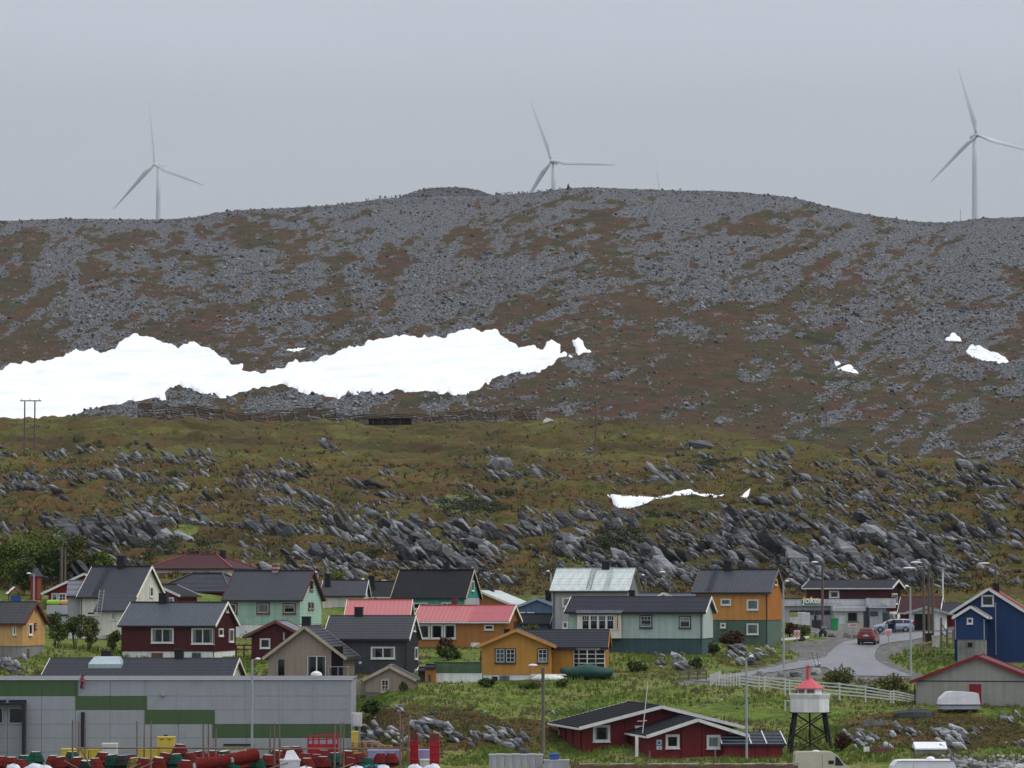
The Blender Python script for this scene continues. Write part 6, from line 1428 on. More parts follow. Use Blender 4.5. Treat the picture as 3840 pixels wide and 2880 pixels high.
# ------------------------------------------------------------------ boulders named one by one
def boulder(label, x0, y0, x1, y1, mat=None, k=0, Y=None, group='boulders'):
    c = hit((x0 + x1) / 2, y1 - 1) if Y is None else None
    y = c.y if Y is None else Y; s_ = F / y; w = (x1 - x0) / s_; hgt = (y1 - y0) / s_; x = ((x0 + x1) / 2 - CX) / F * y
    V_, T_ = BOULDERS[k % 6]; lo, hi = V_.min(0), V_.max(0)
    vs = [((v[0] - lo[0]) / (hi[0] - lo[0]) * w - w / 2, (v[1] - lo[1]) / (hi[1] - lo[1]) * w * 0.8, (v[2] - lo[2]) / (hi[2] - lo[2]) * (hgt * 1.15) - hgt * 0.15) for v in V_]
    o = MB().add(vs, [tuple(int(i) for i in t) for t in T_]).build('boulder', mat or M_PALE, fix=False); o.location = (x, y, gz_(x, y)); return tag(o, label, 'boulder', group)
for i, a in enumerate((('grey roadside boulder above the white picket corner', 2832, 2517, 2868, 2540), ('boulder at the foot of the steel lamp by the side road', 2912, 2516, 2940, 2540), ('low boulder left of the lighthouse chimney beside the road', 2958, 2518, 3006, 2540),
                       ('pale angular boulder just right of the lighthouse chimney', 3036, 2504, 3076, 2532), ('grey boulder at the foot of two leaning road stakes', 3042, 2479, 3078, 2505), ('boulder before the shop, leftmost of three on the gravel', 3102, 2373, 3136, 2391), ('pale boulder before the shop, middle of three on the gravel', 3161, 2373, 3191, 2392),
                       ('boulder before the shop, nearest to the red car', 3194, 2376, 3223, 2394), ('boulder beside the parked motorcycle', 3051, 2373, 3070, 2393))): boulder(*a, k=i, mat=M_PALE)
boulder('huge pale boulder perched alone on the hillside', 1830, 1714, 1925, 1768, M_PALE, 2); boulder('rounded boulder on the plateau rim right of the snow fence', 2035, 1575, 2078, 1598, M_PALE, 4); boulder('dark flat boulder on the right shoulder of the plateau', 2570, 1650, 2680, 1685, M_ROCK, 1)
for px in (3052, 3062): 
    c = hit(px + 8, 2506); o = MB().tube((0, 0, -0.2), ((px - 3062) * 0.02 - 0.25, 0, 1.35), 0.025).build('road_stake', M_POLE); o.location = c; tag(o, 'thin leaning stake by the road boulders, %s of two' % ('left' if px == 3052 else 'right'), 'stake', 'road stakes')
# town outcrops
RP2, RS2, RA2, RK2 = [], [], [], []
def tslab(px, py, L, phi=47, mat=0, k=None, w=0.9, t=0.9, tilt=None, yaw=None, sink=0.1, ymin=0):
    c = hit(px, py, ymin); c.z = gz_(c.x, c.y); Lm = L * c.y / F; k = rnd.randrange(8) if k is None else k
    RP2.append((c.x, c.y, c.z + Lm * sink)); RS2.append((Lm, Lm * w, Lm * t)); RA2.append((math.radians(rnd.gauss(-20, 10) if tilt is None else tilt), math.radians(phi), math.radians(rnd.gauss(0, 14) if yaw is None else yaw))); RK2.append(k)
for cx_, cy_, rx_, ry_, n, L0 in ((1480, 2770, 110, 45, 26, 48), (1600, 2740, 70, 35, 12, 60), (1700, 2760, 90, 30, 16, 48), (1830, 2760, 80, 40, 26, 52), (1930, 2780, 60, 40, 14, 50), (1400, 2765, 40, 35, 8, 70), (1560, 2660, 160, 20, 14, 26),
                              (3230, 2790, 60, 40, 26, 46), (3400, 2750, 80, 25, 18, 42), (3560, 2770, 40, 25, 14, 60), (3580, 2800, 50, 30, 22, 62), (3520, 2745, 60, 20, 10, 44), (3640, 2750, 60, 25, 10, 30), (3800, 2690, 60, 25, 12, 40), (3820, 2800, 50, 20, 8, 40), (3400, 2715, 180, 20, 22, 16),
                              (2530, 2452, 60, 10, 16, 34), (2545, 2500, 30, 18, 12, 52), (2480, 2500, 20, 14, 6, 40), (2760, 2450, 40, 25, 14, 50), (2800, 2480, 50, 25, 14, 44), (2860, 2450, 40, 20, 10, 36), (40, 2500, 55, 22, 16, 60), (2080, 2690, 50, 20, 5, 26), (2150, 2660, 60, 8, 6, 20)):
    for _ in range(n):
        a = rnd.gauss(0, 0.55); b = rnd.gauss(0, 0.55); tslab(cx_ + a * rx_, cy_ + b * ry_, L0 * rnd.uniform(0.55, 1.45), rnd.gauss(45, 10), k=rnd.choice((2, 3, 5, 6, 5, 6)), w=rnd.uniform(0.7, 1.1), t=rnd.uniform(0.8, 1.5))
for _ in range(130): tslab(rnd.uniform(1350, 3840), rnd.uniform(2600, 2800), rnd.uniform(5, 16), rnd.uniform(0, 60), k=5, t=1.6, yaw=rnd.uniform(-90, 90))
RP2, RS2, RA2, RK2 = map(np.array, (RP2, RS2, RA2, RK2))
big = np.argsort(-RS2[:, 0])[:18]; msk = np.ones(len(RP2), bool); msk[big] = False
pm2 = []
for V_, T_ in PLATES:
    m = bpy.data.meshes.new('outcrop_slab'); m.from_pydata([tuple(v) for v in V_], [], [tuple(int(i) for i in t) for t in T_]); m.materials.append(M_GROCK); pm2.append(m)
Rm = rmat(RA2[:, 0], RA2[:, 1], RA2[:, 2])
for i in big:
    o = link('outcrop_slab', pm2[RK2[i]], ground); o.matrix_local = Matrix.Translation(RP2[i]) @ Matrix(Rm[i].tolist()).to_4x4() @ Matrix.Diagonal((*RS2[i], 1))
scatter('garden_rocks', PLATES, RK2[msk], RP2[msk], RS2[msk], RA2[msk], M_GROCK, None, 'grey rocks breaking through the grass of the lower slopes')
# rip-rap at the lower right, with a row of large blocks
for i, (x0, y0, x1, y1) in enumerate(((3560, 2838, 3625, 2864), (3630, 2836, 3695, 2858), (3692, 2834, 3758, 2856), (3724, 2822, 3800, 2852), (3795, 2824, 3850, 2852))):
    boulder('quarried block in the row above the rubble, %s from the left' % ('first', 'second', 'third', 'fourth', 'fifth')[i], x0, y0, x1, y1, M_PALE, i, 244.5 - i * 0.2, 'quarried blocks')
n = 900; rp = np.stack([rg.uniform(3520, 3960, n), rg.uniform(2846, 2900, n)], 1); pz = []
for a, b in rp:
    Yq = 248 - (b - 2846) / 54 * 10; x = (a - CX) / F * Yq; pz.append((x, Yq, gz_(x, Yq) + 0.05))
L = rg.uniform(0.15, 0.55, n); scatter('rubble', CHIPS, rg.integers(0, 6, n), np.array(pz), np.stack([L, L, L], 1) * rg.uniform(0.8, 1.4, (n, 3)), rg.uniform(-1, 1, (n, 3)), M_PALE, None, 'pale rubble stones spread at the lower right corner')
# ------------------------------------------------------------------ plants
def leaf_mat(name, lo, hi, brown=0.0):
    t = NT(name); p = t.pos(); ri = t.node('ShaderNodeNewGeometry').outputs['Random Per Island']; n = t.noise(p, 0.8, 3); n2 = t.noise(p, 3.0, 2)
    f = t.math('ADD', t.math('MULTIPLY', ri, 0.5), t.math('MULTIPLY', n, 0.5)); c = t.ramp(f, ((0.2, lo), (0.5, tuple((a + b) / 2 for a, b in zip(lo, hi))), (0.8, hi)))
    if brown: c = t.mix(t.rng(n2, 0.45, 0.6, 0, brown), c, (0.075, 0.045, 0.025))
    t.col(c).rough(0.75, 0.2); t.b.inputs['Subsurface Weight'].default_value = 0.0; return t.m
L_GRN = leaf_mat('willow_leaves', (0.052, 0.080, 0.013), (0.160, 0.200, 0.042)); L_DRK = leaf_mat('dark_leaves', (0.028, 0.048, 0.012), (0.088, 0.130, 0.032)); L_OLV = leaf_mat('olive_leaves', (0.052, 0.064, 0.017), (0.145, 0.155, 0.044), 0.25)
L_RED = leaf_mat('russet_leaves', (0.040, 0.022, 0.012), (0.105, 0.050, 0.024)); L_SCRUB = leaf_mat('grey_green_scrub', (0.030, 0.040, 0.020), (0.075, 0.090, 0.045)); M_BARK = paint('bark', (0.07, 0.055, 0.045), 0.9)
L_GRASS = leaf_mat('grass_blades', (0.058, 0.098, 0.013), (0.190, 0.240, 0.048)); L_DRY = leaf_mat('dry_grass_blades', (0.09, 0.080, 0.035), (0.20, 0.165, 0.075)); L_HEATH = leaf_mat('heather_tufts', (0.024, 0.024, 0.008), (0.125, 0.088, 0.026))
def leaves(centres, radii, n, size, seed, flat=0.8):
    """small bent leaf faces spread through the volume of several clumps"""
    g_ = np.random.default_rng(seed); k = len(centres); C = np.array(centres)[g_.integers(0, k, n)]; idx_ = g_.integers(0, k, n); C = np.array(centres)[idx_]; R_ = np.array(radii)[idx_]
    u = g_.normal(0, 1, (n, 3)); u /= np.linalg.norm(u, axis=1, keepdims=True); r = g_.uniform(0, 1, n) ** 0.45
    p = C + u * r[:, None] * R_ * np.array([1, 1, flat]); 
    a = g_.normal(0, 1, (n, 3)); a /= np.linalg.norm(a, axis=1, keepdims=True); b = np.cross(a, g_.normal(0, 1, (n, 3))); b /= np.linalg.norm(b, axis=1, keepdims=True)
    s = size * g_.uniform(0.6, 1.4, n)[:, None]
    V_ = np.stack([p - a * s, p + b * s * 0.55, p + a * s, p - b * s * 0.55], 1).reshape(-1, 3); i = np.arange(n) * 4
    return V_, np.stack([i, i + 1, i + 2, i + 3], 1)
def bush(label, px, py, wpx, hpx, mat=None, Y=None, n=900, name='bush', cat='bush', group='bushes', seed=0, clumps=9, size=None, stems=True, ymin=0):
    c = hit(px, py, ymin) if Y is None else Vector(((px - CX) / F * Y, Y, 0)); c.z = gz_(c.x, c.y); s_ = F / c.y; w, h_ = wpx / s_ / 2, hpx / s_
    r_ = random.Random(seed * 31 + int(px)); cs, rs = [], []
    for i in range(clumps):
        f_ = (i + 0.5) / clumps; an = r_.uniform(0, 6.28); rr = w * r_.uniform(0.05, 0.72); z_ = h_ * r_.uniform(0.28, 0.80); q = max(0.25, 1 - abs(z_ / h_ - 0.42) * 1.0)
        cs.append((math.cos(an) * rr * q, math.sin(an) * rr * q * 0.8, z_)); rs.append(min(w, h_) * r_.uniform(0.28, 0.5))
    t = empty(name, c, 0, label, cat, group)
    V_, T_ = leaves(cs, [[r, r, r] for r in rs], n, size or 0.14, seed + 1, 0.9); V_[:, 2] = np.maximum(V_[:, 2], 0.02)
    npmesh('crown' if name == 'tree' else 'foliage', V_, T_, mat or L_GRN, t)
    if stems:
        m = MB()
        for q in cs[:6]: m.tube((q[0] * 0.15, q[1] * 0.15, -0.2), (q[0], q[1], q[2]), 0.05, 0.012, 5)
        m.build('trunk' if name == 'tree' else 'stems', M_BARK, t)
    return t
for i, a in enumerate((('pale green willow tree at the left edge below the rocks', 25, 2240, 230, 215, L_GRN, 392), ('tall pale green willow tree left of the two wooden poles', 150, 2220, 240, 230, L_GRN, 399), ('dark willow tree between the red play house and the poles', 190, 2190, 120, 150, L_DRK, 396.5),
                       ('grey green willow tree behind the red house', 290, 2190, 190, 170, L_OLV, 401), ('round green willow tree behind the white house ridge', 385, 2150, 130, 85, L_GRN, 400), ('dark leafy tree behind the red play house', 90, 2240, 130, 150, L_DRK, 388))):
    bush(*a, n=5200, name='tree', cat='tree', group='willow trees at the left', seed=i, clumps=16, size=0.16)
for i, a in enumerate((('dark leafy bush right of the pale ochre house', 215, 2440, 110, 150, L_DRK, 318), ('tall dark bush in front of the grey lean-to', 285, 2425, 120, 140, L_DRK, 327), ('tangled green and brown bush below the white house', 335, 2470, 120, 150, L_OLV, 318), ('small green bush by the maroon house corner', 430, 2470, 60, 90, L_GRN, 320),
                       ('light green bush behind the ochre roof', 200, 2300, 90, 60, L_GRN, 352), ('flowering green bush right of the mint house', 1235, 2345, 70, 70, L_OLV, 345), ('clipped russet bush on the lawn by the amber house', 1676, 2480, 100, 72, L_RED, 318), ('low green bush around the russet bush', 1690, 2500, 150, 45, L_DRK, 314), ('green bush at the warehouse corner, taller of two', 1395, 2625, 85, 60, L_DRK, 273), ('green bush at the warehouse corner, lower of two', 1340, 2630, 60, 40, L_GRN, 271),
                       ('small shrub against the taupe shed wall', 1515, 2600, 40, 45, L_OLV, 277.5), ('russet bush at the green basement of the orange house', 2745, 2405, 95, 60, L_RED, 326), ('green bush at the corner of the sage house', 2672, 2465, 60, 70, L_DRK, 311), ('dark red bush left of the shop yard', 2960, 2395, 60, 60, L_RED, 345), ('brown bush left of the shop yard by the low rail', 3010, 2395, 80, 40, L_OLV, 346), ('round green bush in front of the russet ones by the shop', 3000, 2400, 50, 22, L_GRN, 342),
                       ('big green bush behind the lighthouse roof', 3145, 2575, 150, 90, L_OLV, 284), ('wide green bush left of the boathouse', 3350, 2590, 160, 62, L_OLV, 279), ('dark bush between the two road bushes', 3260, 2585, 60, 30, L_DRK, 280), ('leafy weeds at the white wall of the golden house', 1830, 2580, 90, 30, L_DRK, 285), ('green weeds below the golden house, rightmost', 1990, 2580, 110, 24, L_GRN, 284), ('bush in front of the steel blue house', 1990, 2370, 90, 50, L_OLV, 346),
                       ('small bush by the blue garage', 2110, 2560, 70, 30, L_GRN, 285), ('brown scrub beside the lighthouse legs', 3150, 2835, 90, 70, L_RED, 251), ('dark bush under the sage house lawn', 2390, 2530, 110, 40, L_DRK, 297), ('dark bush beside the tilted lawn slabs', 2610, 2505, 60, 45, L_DRK, 300), ('pale bush behind the salmon roof', 1400, 2270, 80, 30, L_GRN, 375), ('bush at the foot of the rocks behind the mint house', 1260, 2200, 110, 50, L_GRN, 402), ('green shrub at the taupe shed roof edge', 1140, 2545, 60, 40, L_OLV, 300))):
    bush(*a, n=1500 if a[3] > 80 else 800, seed=40 + i, clumps=11, size=0.11 if a[6] < 300 else 0.13)
# scrub, heather and grass: masses nobody could count
def tufts(name, pts, hgt, wid, mat, label, blades=5, seed=0, lean=0.5):
    g_ = np.random.default_rng(seed); n = len(pts); Pn = np.repeat(np.array(pts), blades, 0); m = len(Pn); h_ = np.repeat(np.array(hgt), blades) * g_.uniform(0.6, 1.2, m); an = g_.uniform(0, 6.283, m)
    off = np.stack([np.cos(an), np.sin(an), 0 * an], 1) * (np.repeat(np.array(wid), blades) * g_.uniform(0.1, 1.0, m))[:, None]; base = Pn + off * 0.6; a2 = g_.uniform(0, 6.283, m); sd = np.stack([np.cos(a2), np.sin(a2) * 0.3, 0 * a2], 1) * (h_ * 0.16)[:, None]
    tip = base + off * lean + np.stack([0 * h_, 0 * h_, h_], 1)
    V_ = np.stack([base - sd, base + sd, tip], 1).reshape(-1, 3); T_ = np.arange(m * 3).reshape(-1, 3)
    o = npmesh(name, V_, T_, mat); return tag(o, label, None, None, 'stuff')
def ground_pts(n, x0, x1, y0, y1, seed, mask=None, ymin=0):
    g_ = np.random.default_rng(seed); a = g_.uniform(x0, x1, n); b = g_.uniform(y0, y1, n)
    i = np.clip((a + 1500) / 20.0, 0, len(_PXS) - 1.001).astype(int); Yv = np.empty(n)
    srt = {}
    for c_ in np.unique(i):
        m = i == c_; r = np.minimum.accumulate(_gpy[:, c_]); Yv[m] = np.interp(-b[m], -r, _YS)
    x = (a - CX) / F * Yv; ok = np.ones(n, bool)
    if mask is not None: ok &= mask(a, b, x, Yv)
    x, Yv = x[ok], Yv[ok]; return np.stack([x, Yv, Hn(x, Yv)], 1)
def offroad(a, b, x, y): return (polydist(x, y, wYARD) > 0.4) & (polydist(x, y, wROAD) > 0.4) & (y > 246)
pts = ground_pts(30000, -350, 4300, 2420, 2870, 1, offroad); g_ = np.random.default_rng(2); hn_ = fbm(pts[:, 0] / 6, pts[:, 1] / 6, 77, 3)
pq = np.array([pxof(*p) for p in pts]); moss = np.zeros(len(pts), bool)
for cx_, cy_, rx_, ry_ in ((1600, 2735, 330, 85), (1950, 2760, 170, 65), (3500, 2745, 430, 75)): moss |= ((pq[:, 0] - cx_) / rx_) ** 2 + ((pq[:, 1] - cy_) / ry_) ** 2 + (hn_ - 0.5) * 2 < 0.9
lsh = (hn_ > 0.42) & ~moss; tufts('rank_grass', pts[lsh], 0.13 + 0.26 * np.clip((hn_[lsh] - 0.42) * 3, 0, 1), np.full(lsh.sum(), 0.22), L_GRASS, 'tufts of rank green grass on the town slopes', 5, 3)
tufts('moss_heath', pts[moss], np.full(moss.sum(), 0.16), np.full(moss.sum(), 0.25), L_HEATH, 'brown moss and heather between the lower rocks', 6, 12, 0.8)
dry = (hn_ > 0.36) & (hn_ < 0.46); tufts('dry_grass', pts[dry], np.full(dry.sum(), 0.28), np.full(dry.sum(), 0.2), L_DRY, 'straw coloured dry grass tufts', 5, 4)
pts = ground_pts(25500, -400, 4350, 1590, 2230, 5, lambda a, b, x, y: (y > 392) & (y < 860) & ((b > 1730) | (np.random.default_rng(8).uniform(0, 1, len(a)) < 0.25))); hw = np.random.default_rng(6).uniform(0.25, 0.75, len(pts)) * (0.6 + pts[:, 1] / 900)
tufts('heather', pts, hw * 0.75, hw, L_HEATH, 'brown and olive heather tufts over the hillside', 7, 7, 0.9)
cs, rs = [], []; r_ = random.Random(3)
for cx_, cy_, rx_, ry_, n in ((1760, 1895, 120, 18, 30), (1850, 1915, 90, 14, 20), (1750, 1925, 60, 10, 10), (2250, 2080, 120, 32, 44), (2330, 2040, 60, 20, 14), (620, 2070, 90, 22, 20), (600, 1895, 40, 16, 6), (560, 1985, 50, 14, 6), (2480, 1950, 80, 24, 12), (3230, 1960, 40, 16, 8), (3270, 1665, 50, 20, 8), (3560, 1850, 50, 18, 6), (1400, 2080, 70, 20, 8), (740, 2060, 60, 20, 10), (330, 1690, 40, 12, 5), (290, 1672, 14, 6, 2), (1020, 1630, 14, 6, 2), (700, 1800, 50, 10, 8), (2700, 1760, 80, 16, 10), (3680, 2030, 60, 20, 8), (3000, 1830, 60, 12, 6)):
    for _ in range(n):
        c = hit(cx_ + r_.gauss(0, 0.6) * rx_, cy_ + r_.gauss(0, 0.6) * ry_, 396); cs.append((c.x, c.y, gz_(c.x, c.y) + 0.4)); rs.append([r_.uniform(0.7, 1.6)] * 2 + [r_.uniform(0.4, 0.9)])
V_, T_ = leaves(cs, rs, 34000, 0.17, 9, 1.0); o = npmesh('willow_scrub', V_, T_, L_SCRUB); tag(o, 'grey green dwarf willow scrub in the hollows of the hillside', None, None, 'stuff')

# ------------------------------------------------------------------ fences
def fence_line(root, pts, heights, pmat, posts, rails, rh=0.10, zr=(0.25, 0.5, 0.75, 1.0), w=0.12):
    for p, h_ in zip(pts, heights):
        q = p - root.location; MB().box(q.x - w / 2, q.x + w / 2, q.y - 0.05, q.y + 0.05, q.z - 0.4, q.z + h_).build('post', pmat, root)
    for a, b, ha, hb in zip(pts[:-1], pts[1:], heights[:-1], heights[1:]):
        for k in zr:
            MB().bar(a - root.location + Vector((0, -0.07, ha * k * 0.92)), b - root.location + Vector((0, -0.07, hb * k * 0.92)), 0.03, rh).build('rail', pmat, root)
def fp(px, py, Y): return P(px, py, Y)
wf = empty('white_fence', fp(2664, 2576, 285), 0, 'white rail fence with a picket corner running down beside the road', 'fence')
M_FEN = paint('fence_white', (0.62, 0.62, 0.58), 0.6, 0.1, 0.15)
base = [(2664, 2577, 285), (2752, 2580, 283.5), (2773, 2575, 283), (2847, 2587, 281), (2868, 2583, 281), (2945, 2597, 279), (2961, 2592, 279), (3149, 2617, 276), (3246, 2624, 274), (3340, 2632, 272.5), (3352, 2632, 272), (3432, 2640, 270.5)]
tops = [2528, 2530, 2526, 2535, 2536, 2544, 2548, 2560, 2572, 2590, 2588, 2606]
bp = [fp(*b) for b in base]; hs = [zp(t_, b[2]) - zp(b[1], b[2]) for t_, b in zip(tops, base)]
fence_line(wf, bp, hs, M_FEN, None, None)
for i in range(10):
    a = bp[0].lerp(bp[2], i / 10.0) - wf.location; MB().box(a.x - 0.05, a.x + 0.05, a.y - 0.16, a.y - 0.1, a.z + 0.05, a.z + hs[0] * (1.0 + 0.04 * (i % 2))).build('picket', M_FEN, wf)
for i in range(7):
    a = Vector(fp(2664, 2577, 285)).lerp(fp(2700, 2560, 291), i / 6.0) - wf.location; MB().box(a.x - 0.05, a.x + 0.05, a.y - 0.03, a.y + 0.03, a.z, a.z + hs[0] * 0.95).build('picket', M_FEN, wf)
of = empty('old_fence', fp(2550, 2558, 290), 0, 'short weathered grey board fence left of the white pickets', 'fence')
p4 = [fp(2550 + 33 * i, 2558 - i, 290) for i in range(4)]; fence_line(of, p4, [0.95] * 4, M_WOODG, None, None, 0.16, (0.35, 0.7, 1.0))
gf = empty('garden_fence', fp(3530, 2440, 326), 0, 'grey plank fence and gate posts beside the deep blue house', 'fence')
p4 = [fp(3530, 2436, 326), fp(3552, 2437, 325), fp(3575, 2438, 324)]; fence_line(gf, p4, [3.0, 1.9, 1.9], M_WOODG, None, None, 0.14, (0.3, 0.6, 0.9), 0.2)
pl = empty('plank_rail', fp(3450, 2425, 326), 0, 'low stack of raw planks before the deep blue house', 'planks')
for i, (a, b) in enumerate((((3448, 2425), (3560, 2447)), ((3450, 2438), (3550, 2458)), ((3448, 2420), (3500, 2405)))): MB().bar(fp(*a, 322) - pl.location, fp(*b, 321) - pl.location, 0.06, 0.2).build('plank', paint('raw_pine', (0.36, 0.25, 0.16), 0.8), pl)
for i, px in enumerate((3462, 3505, 3545)): q = fp(px, 2440 + i * 6, 321.6) - pl.location; MB().box(q.x - 0.06, q.x + 0.06, q.y, q.y + 0.1, q.z - 0.6, q.z + 0.55).build('stake', M_WOODG, pl)
brn = empty('brown_fence', fp(890, 2430, 318), 0, 'low brown fence between the maroon house and the shed', 'fence'); fence_line(brn, [fp(886, 2452, 319), fp(915, 2452, 319), fp(948, 2452, 319)], [0.85] * 3, M_TRIMRED, None, None, 0.1, (0.55, 1.0))
ff = empty('taupe_fence', fp(1322, 2590, 281), 0, 'taupe board fence between the warehouse and the little taupe shed', 'fence')
for i in range(12): q = fp(1322 + i * 4.4, 2592, 281) - ff.location; MB().box(q.x, q.x + 0.088, q.y, q.y + 0.04, q.z - 0.3, q.z + 0.95).build('board', W_TAUPE, ff)
# ------------------------------------------------------------------ vehicles
def car_paint(name, c, metal=0.3, rough=0.3):
    t = NT(name); n = t.noise(t.obj(), 2.0, 3); t.col(t.vscale(t.mix(0, c, c), t.rng(n, 0.3, 0.7, 0.92, 1.06))).rough(rough, 0.5, metal); t.b.inputs['Coat Weight'].default_value = 0.4; return t.m
M_TYRE = paint('tyre_rubber', (0.012, 0.012, 0.013), 0.85); M_RIM = paint('alloy_rim', (0.45, 0.46, 0.48), 0.3, 0.05, 0.05, 0.5, 0.6); M_CGLASS = paint('car_glass', (0.02, 0.024, 0.028), 0.08, 0.1, 0.1, 0.6); M_LITR = paint('tail_light', (0.42, 0.02, 0.02), 0.25); M_LITW = paint('head_light', (0.6, 0.62, 0.64), 0.15)
M_PLAST = paint('black_plastic', (0.018, 0.018, 0.02), 0.6); M_PLATE = paint('number_plate', (0.7, 0.7, 0.68), 0.5)
def wheel(root, x, y, r, w, side):
    o = MB().lathe([(r * 0.62, -w / 2), (r * 0.93, -w / 2), (r, -w * 0.3), (r, w * 0.3), (r * 0.93, w / 2), (r * 0.62, w / 2)], 20).build('wheel', M_TYRE, root); o.location = (x, y, r); o.rotation_euler = (math.pi / 2, 0, 0)
    m = MB().lathe([(0.05, w / 2 - 0.02), (0.06, w / 2), (0.06, -w / 2), (0.05, -w / 2 + 0.02)], 10); m.lathe([(r * 0.60, -w / 2), (r * 0.64, -w / 2), (r * 0.64, w / 2), (r * 0.60, w / 2)], 20, caps=False)
    for k in range(7):
        a = 2 * math.pi * k / 7; m.bar((0, 0, -side * w * 0.42), (math.cos(a) * r * 0.62, math.sin(a) * r * 0.62, -side * w * 0.42), 0.07, 0.05, (0, 0, 1))
    m.build('rim', M_RIM, o); MB().lathe([(r * 0.60, -0.01), (r * 0.60, 0.01)], 16).build('brake_disc', M_PLAST, o)
    return o
def loft(rings):
    n = len(rings[0]); vs = [v for r in rings for v in r]; fs = [(k * n + i, k * n + (i + 1) % n, (k + 1) * n + (i + 1) % n, (k + 1) * n + i) for k in range(len(rings) - 1) for i in range(n)] + [tuple(range(n)), tuple(range((len(rings) - 1) * n, len(rings) * n))]
    return MB().add(vs, fs)
def car(root, S, paintm, body, cabin, wx, wr, side_win, lower=None):
    """body: stations (x, half width, z bottom, z top); cabin: stations (x, half width low, half width top, z low, z top); x forward"""
    rings = []
    for x, w, z0, z1 in body: h_ = z1 - z0; rings.append([(x * S, a * w * S, (z0 + b * h_) * S) for a, b in ((-0.86, 0), (-1.0, 0.22), (-1.0, 0.62), (-0.95, 0.86), (-0.82, 1.0), (0.82, 1.0), (0.95, 0.86), (1.0, 0.62), (1.0, 0.22), (0.86, 0))])
    loft(rings).build('body', paintm, root, smooth=False)
    rings = []
    for x, w0, w1, z0, z1 in cabin: rings.append([(x * S, a * S, b * S) for a, b in ((-w0, z0), (-(w0 * 0.25 + w1 * 0.75), z0 + (z1 - z0) * 0.72), (-w1 * 0.86, z1), (w1 * 0.86, z1), ((w0 * 0.25 + w1 * 0.75), z0 + (z1 - z0) * 0.72), (w0, z0))])
    loft(rings).build('cabin', paintm, root)
    for poly in side_win:
        for sgn in (-1, 1):
            vs = []
            for x, z, y in poly: vs.append((x * S, sgn * y * S, z * S))
            MB().add(vs + [(a, b - sgn * 0.03, c_) for a, b, c_ in vs], [tuple(range(len(vs)))] + [(i, (i + 1) % len(vs), len(vs) + (i + 1) % len(vs), len(vs) + i) for i in range(len(vs))]).build('side_window', M_CGLASS, root)
    for x in wx:
        for sgn in (-1, 1): wheel(root, x * S, sgn * (body[3][1] - 0.11) * S, wr * S, 0.21 * S, sgn)
# red crossover driving away up the road
c = hit(3262, 2421); c.z = gz_(c.x, c.y) + 0.06; S = 0.98
rc = empty('red_car', c + Vector((0, 2.1, 0)), math.radians(77), 'red crossover car driving up the road, seen from behind', 'car', 'cars by the shop')
P_RED = car_paint('crimson_car_paint', (0.20, 0.008, 0.016))
car(rc, S, P_RED, [(-2.15, 0.78, 0.42, 0.98), (-2.02, 0.87, 0.30, 1.10), (-1.5, 0.90, 0.26, 1.12), (-0.6, 0.90, 0.24, 1.06), (0.6, 0.90, 0.24, 1.04), (1.3, 0.89, 0.26, 1.02), (1.9, 0.84, 0.30, 0.92), (2.15, 0.70, 0.40, 0.80)],
    [(-1.98, 0.74, 0.60, 1.06, 1.30), (-1.62, 0.80, 0.62, 1.06, 1.56), (-0.8, 0.82, 0.64, 1.04, 1.66), (0.2, 0.82, 0.64, 1.02, 1.66), (0.8, 0.81, 0.60, 1.02, 1.48), (1.3, 0.78, 0.66, 1.0, 1.06)], (-1.32, 1.32), 0.35,
    [[(-1.5, 1.14, 0.80), (-0.75, 1.12, 0.80), (-0.75, 1.52, 0.71), (-1.45, 1.42, 0.72)], [(-0.68, 1.12, 0.80), (0.1, 1.10, 0.80), (0.1, 1.53, 0.71), (-0.68, 1.53, 0.71)], [(0.17, 1.10, 0.80), (0.95, 1.09, 0.79), (0.5, 1.46, 0.71), (0.17, 1.52, 0.71)]])
def rbox(name, y0, y1, z0, z1, x, mat, d=0.03, tilt=0.0): return MB().add([(x * S - d, y0 * S, z0 * S), (x * S - d, y1 * S, z0 * S), ((x + tilt) * S - d, y1 * S * 0.94, z1 * S), ((x + tilt) * S - d, y0 * S * 0.94, z1 * S), (x * S + 0.05, y0 * S, z0 * S), (x * S + 0.05, y1 * S, z0 * S), ((x + tilt) * S + 0.05, y1 * S * 0.94, z1 * S), ((x + tilt) * S + 0.05, y0 * S * 0.94, z1 * S)], [(0, 1, 2, 3), (7, 6, 5, 4), (0, 4, 5, 1), (1, 5, 6, 2), (2, 6, 7, 3), (3, 7, 4, 0)]).build(name, mat, rc)
rbox('rear_window', -0.62, 0.62, 1.30, 1.52, -1.95, M_CGLASS, 0.0, 0.28); rbox('lower_rear_window', -0.58, 0.58, 1.10, 1.22, -2.08, M_CGLASS, 0.02, 0.05); rbox('tail_light', -0.82, -0.50, 1.03, 1.14, -2.06, M_LITR, 0.04); rbox('tail_light', 0.50, 0.82, 1.03, 1.14, -2.06, M_LITR, 0.04)
rbox('number_plate', -0.27, 0.27, 0.86, 0.97, -2.16, M_PLATE, 0.02); rbox('bumper', -0.84, 0.84, 0.34, 0.62, -2.14, M_PLAST, 0.03); rbox('spoiler', -0.64, 0.64, 1.55, 1.62, -1.78, M_PLAST, 0.05); rbox('badge', -0.09, 0.09, 1.02, 1.08, -2.13, M_RIM, 0.02)
for sgn in (-1, 1): MB().box(0.62, 0.80, sgn * 1.0 - 0.09, sgn * 1.0 + 0.09, 1.05, 1.20).build('mirror', M_PLAST, rc)
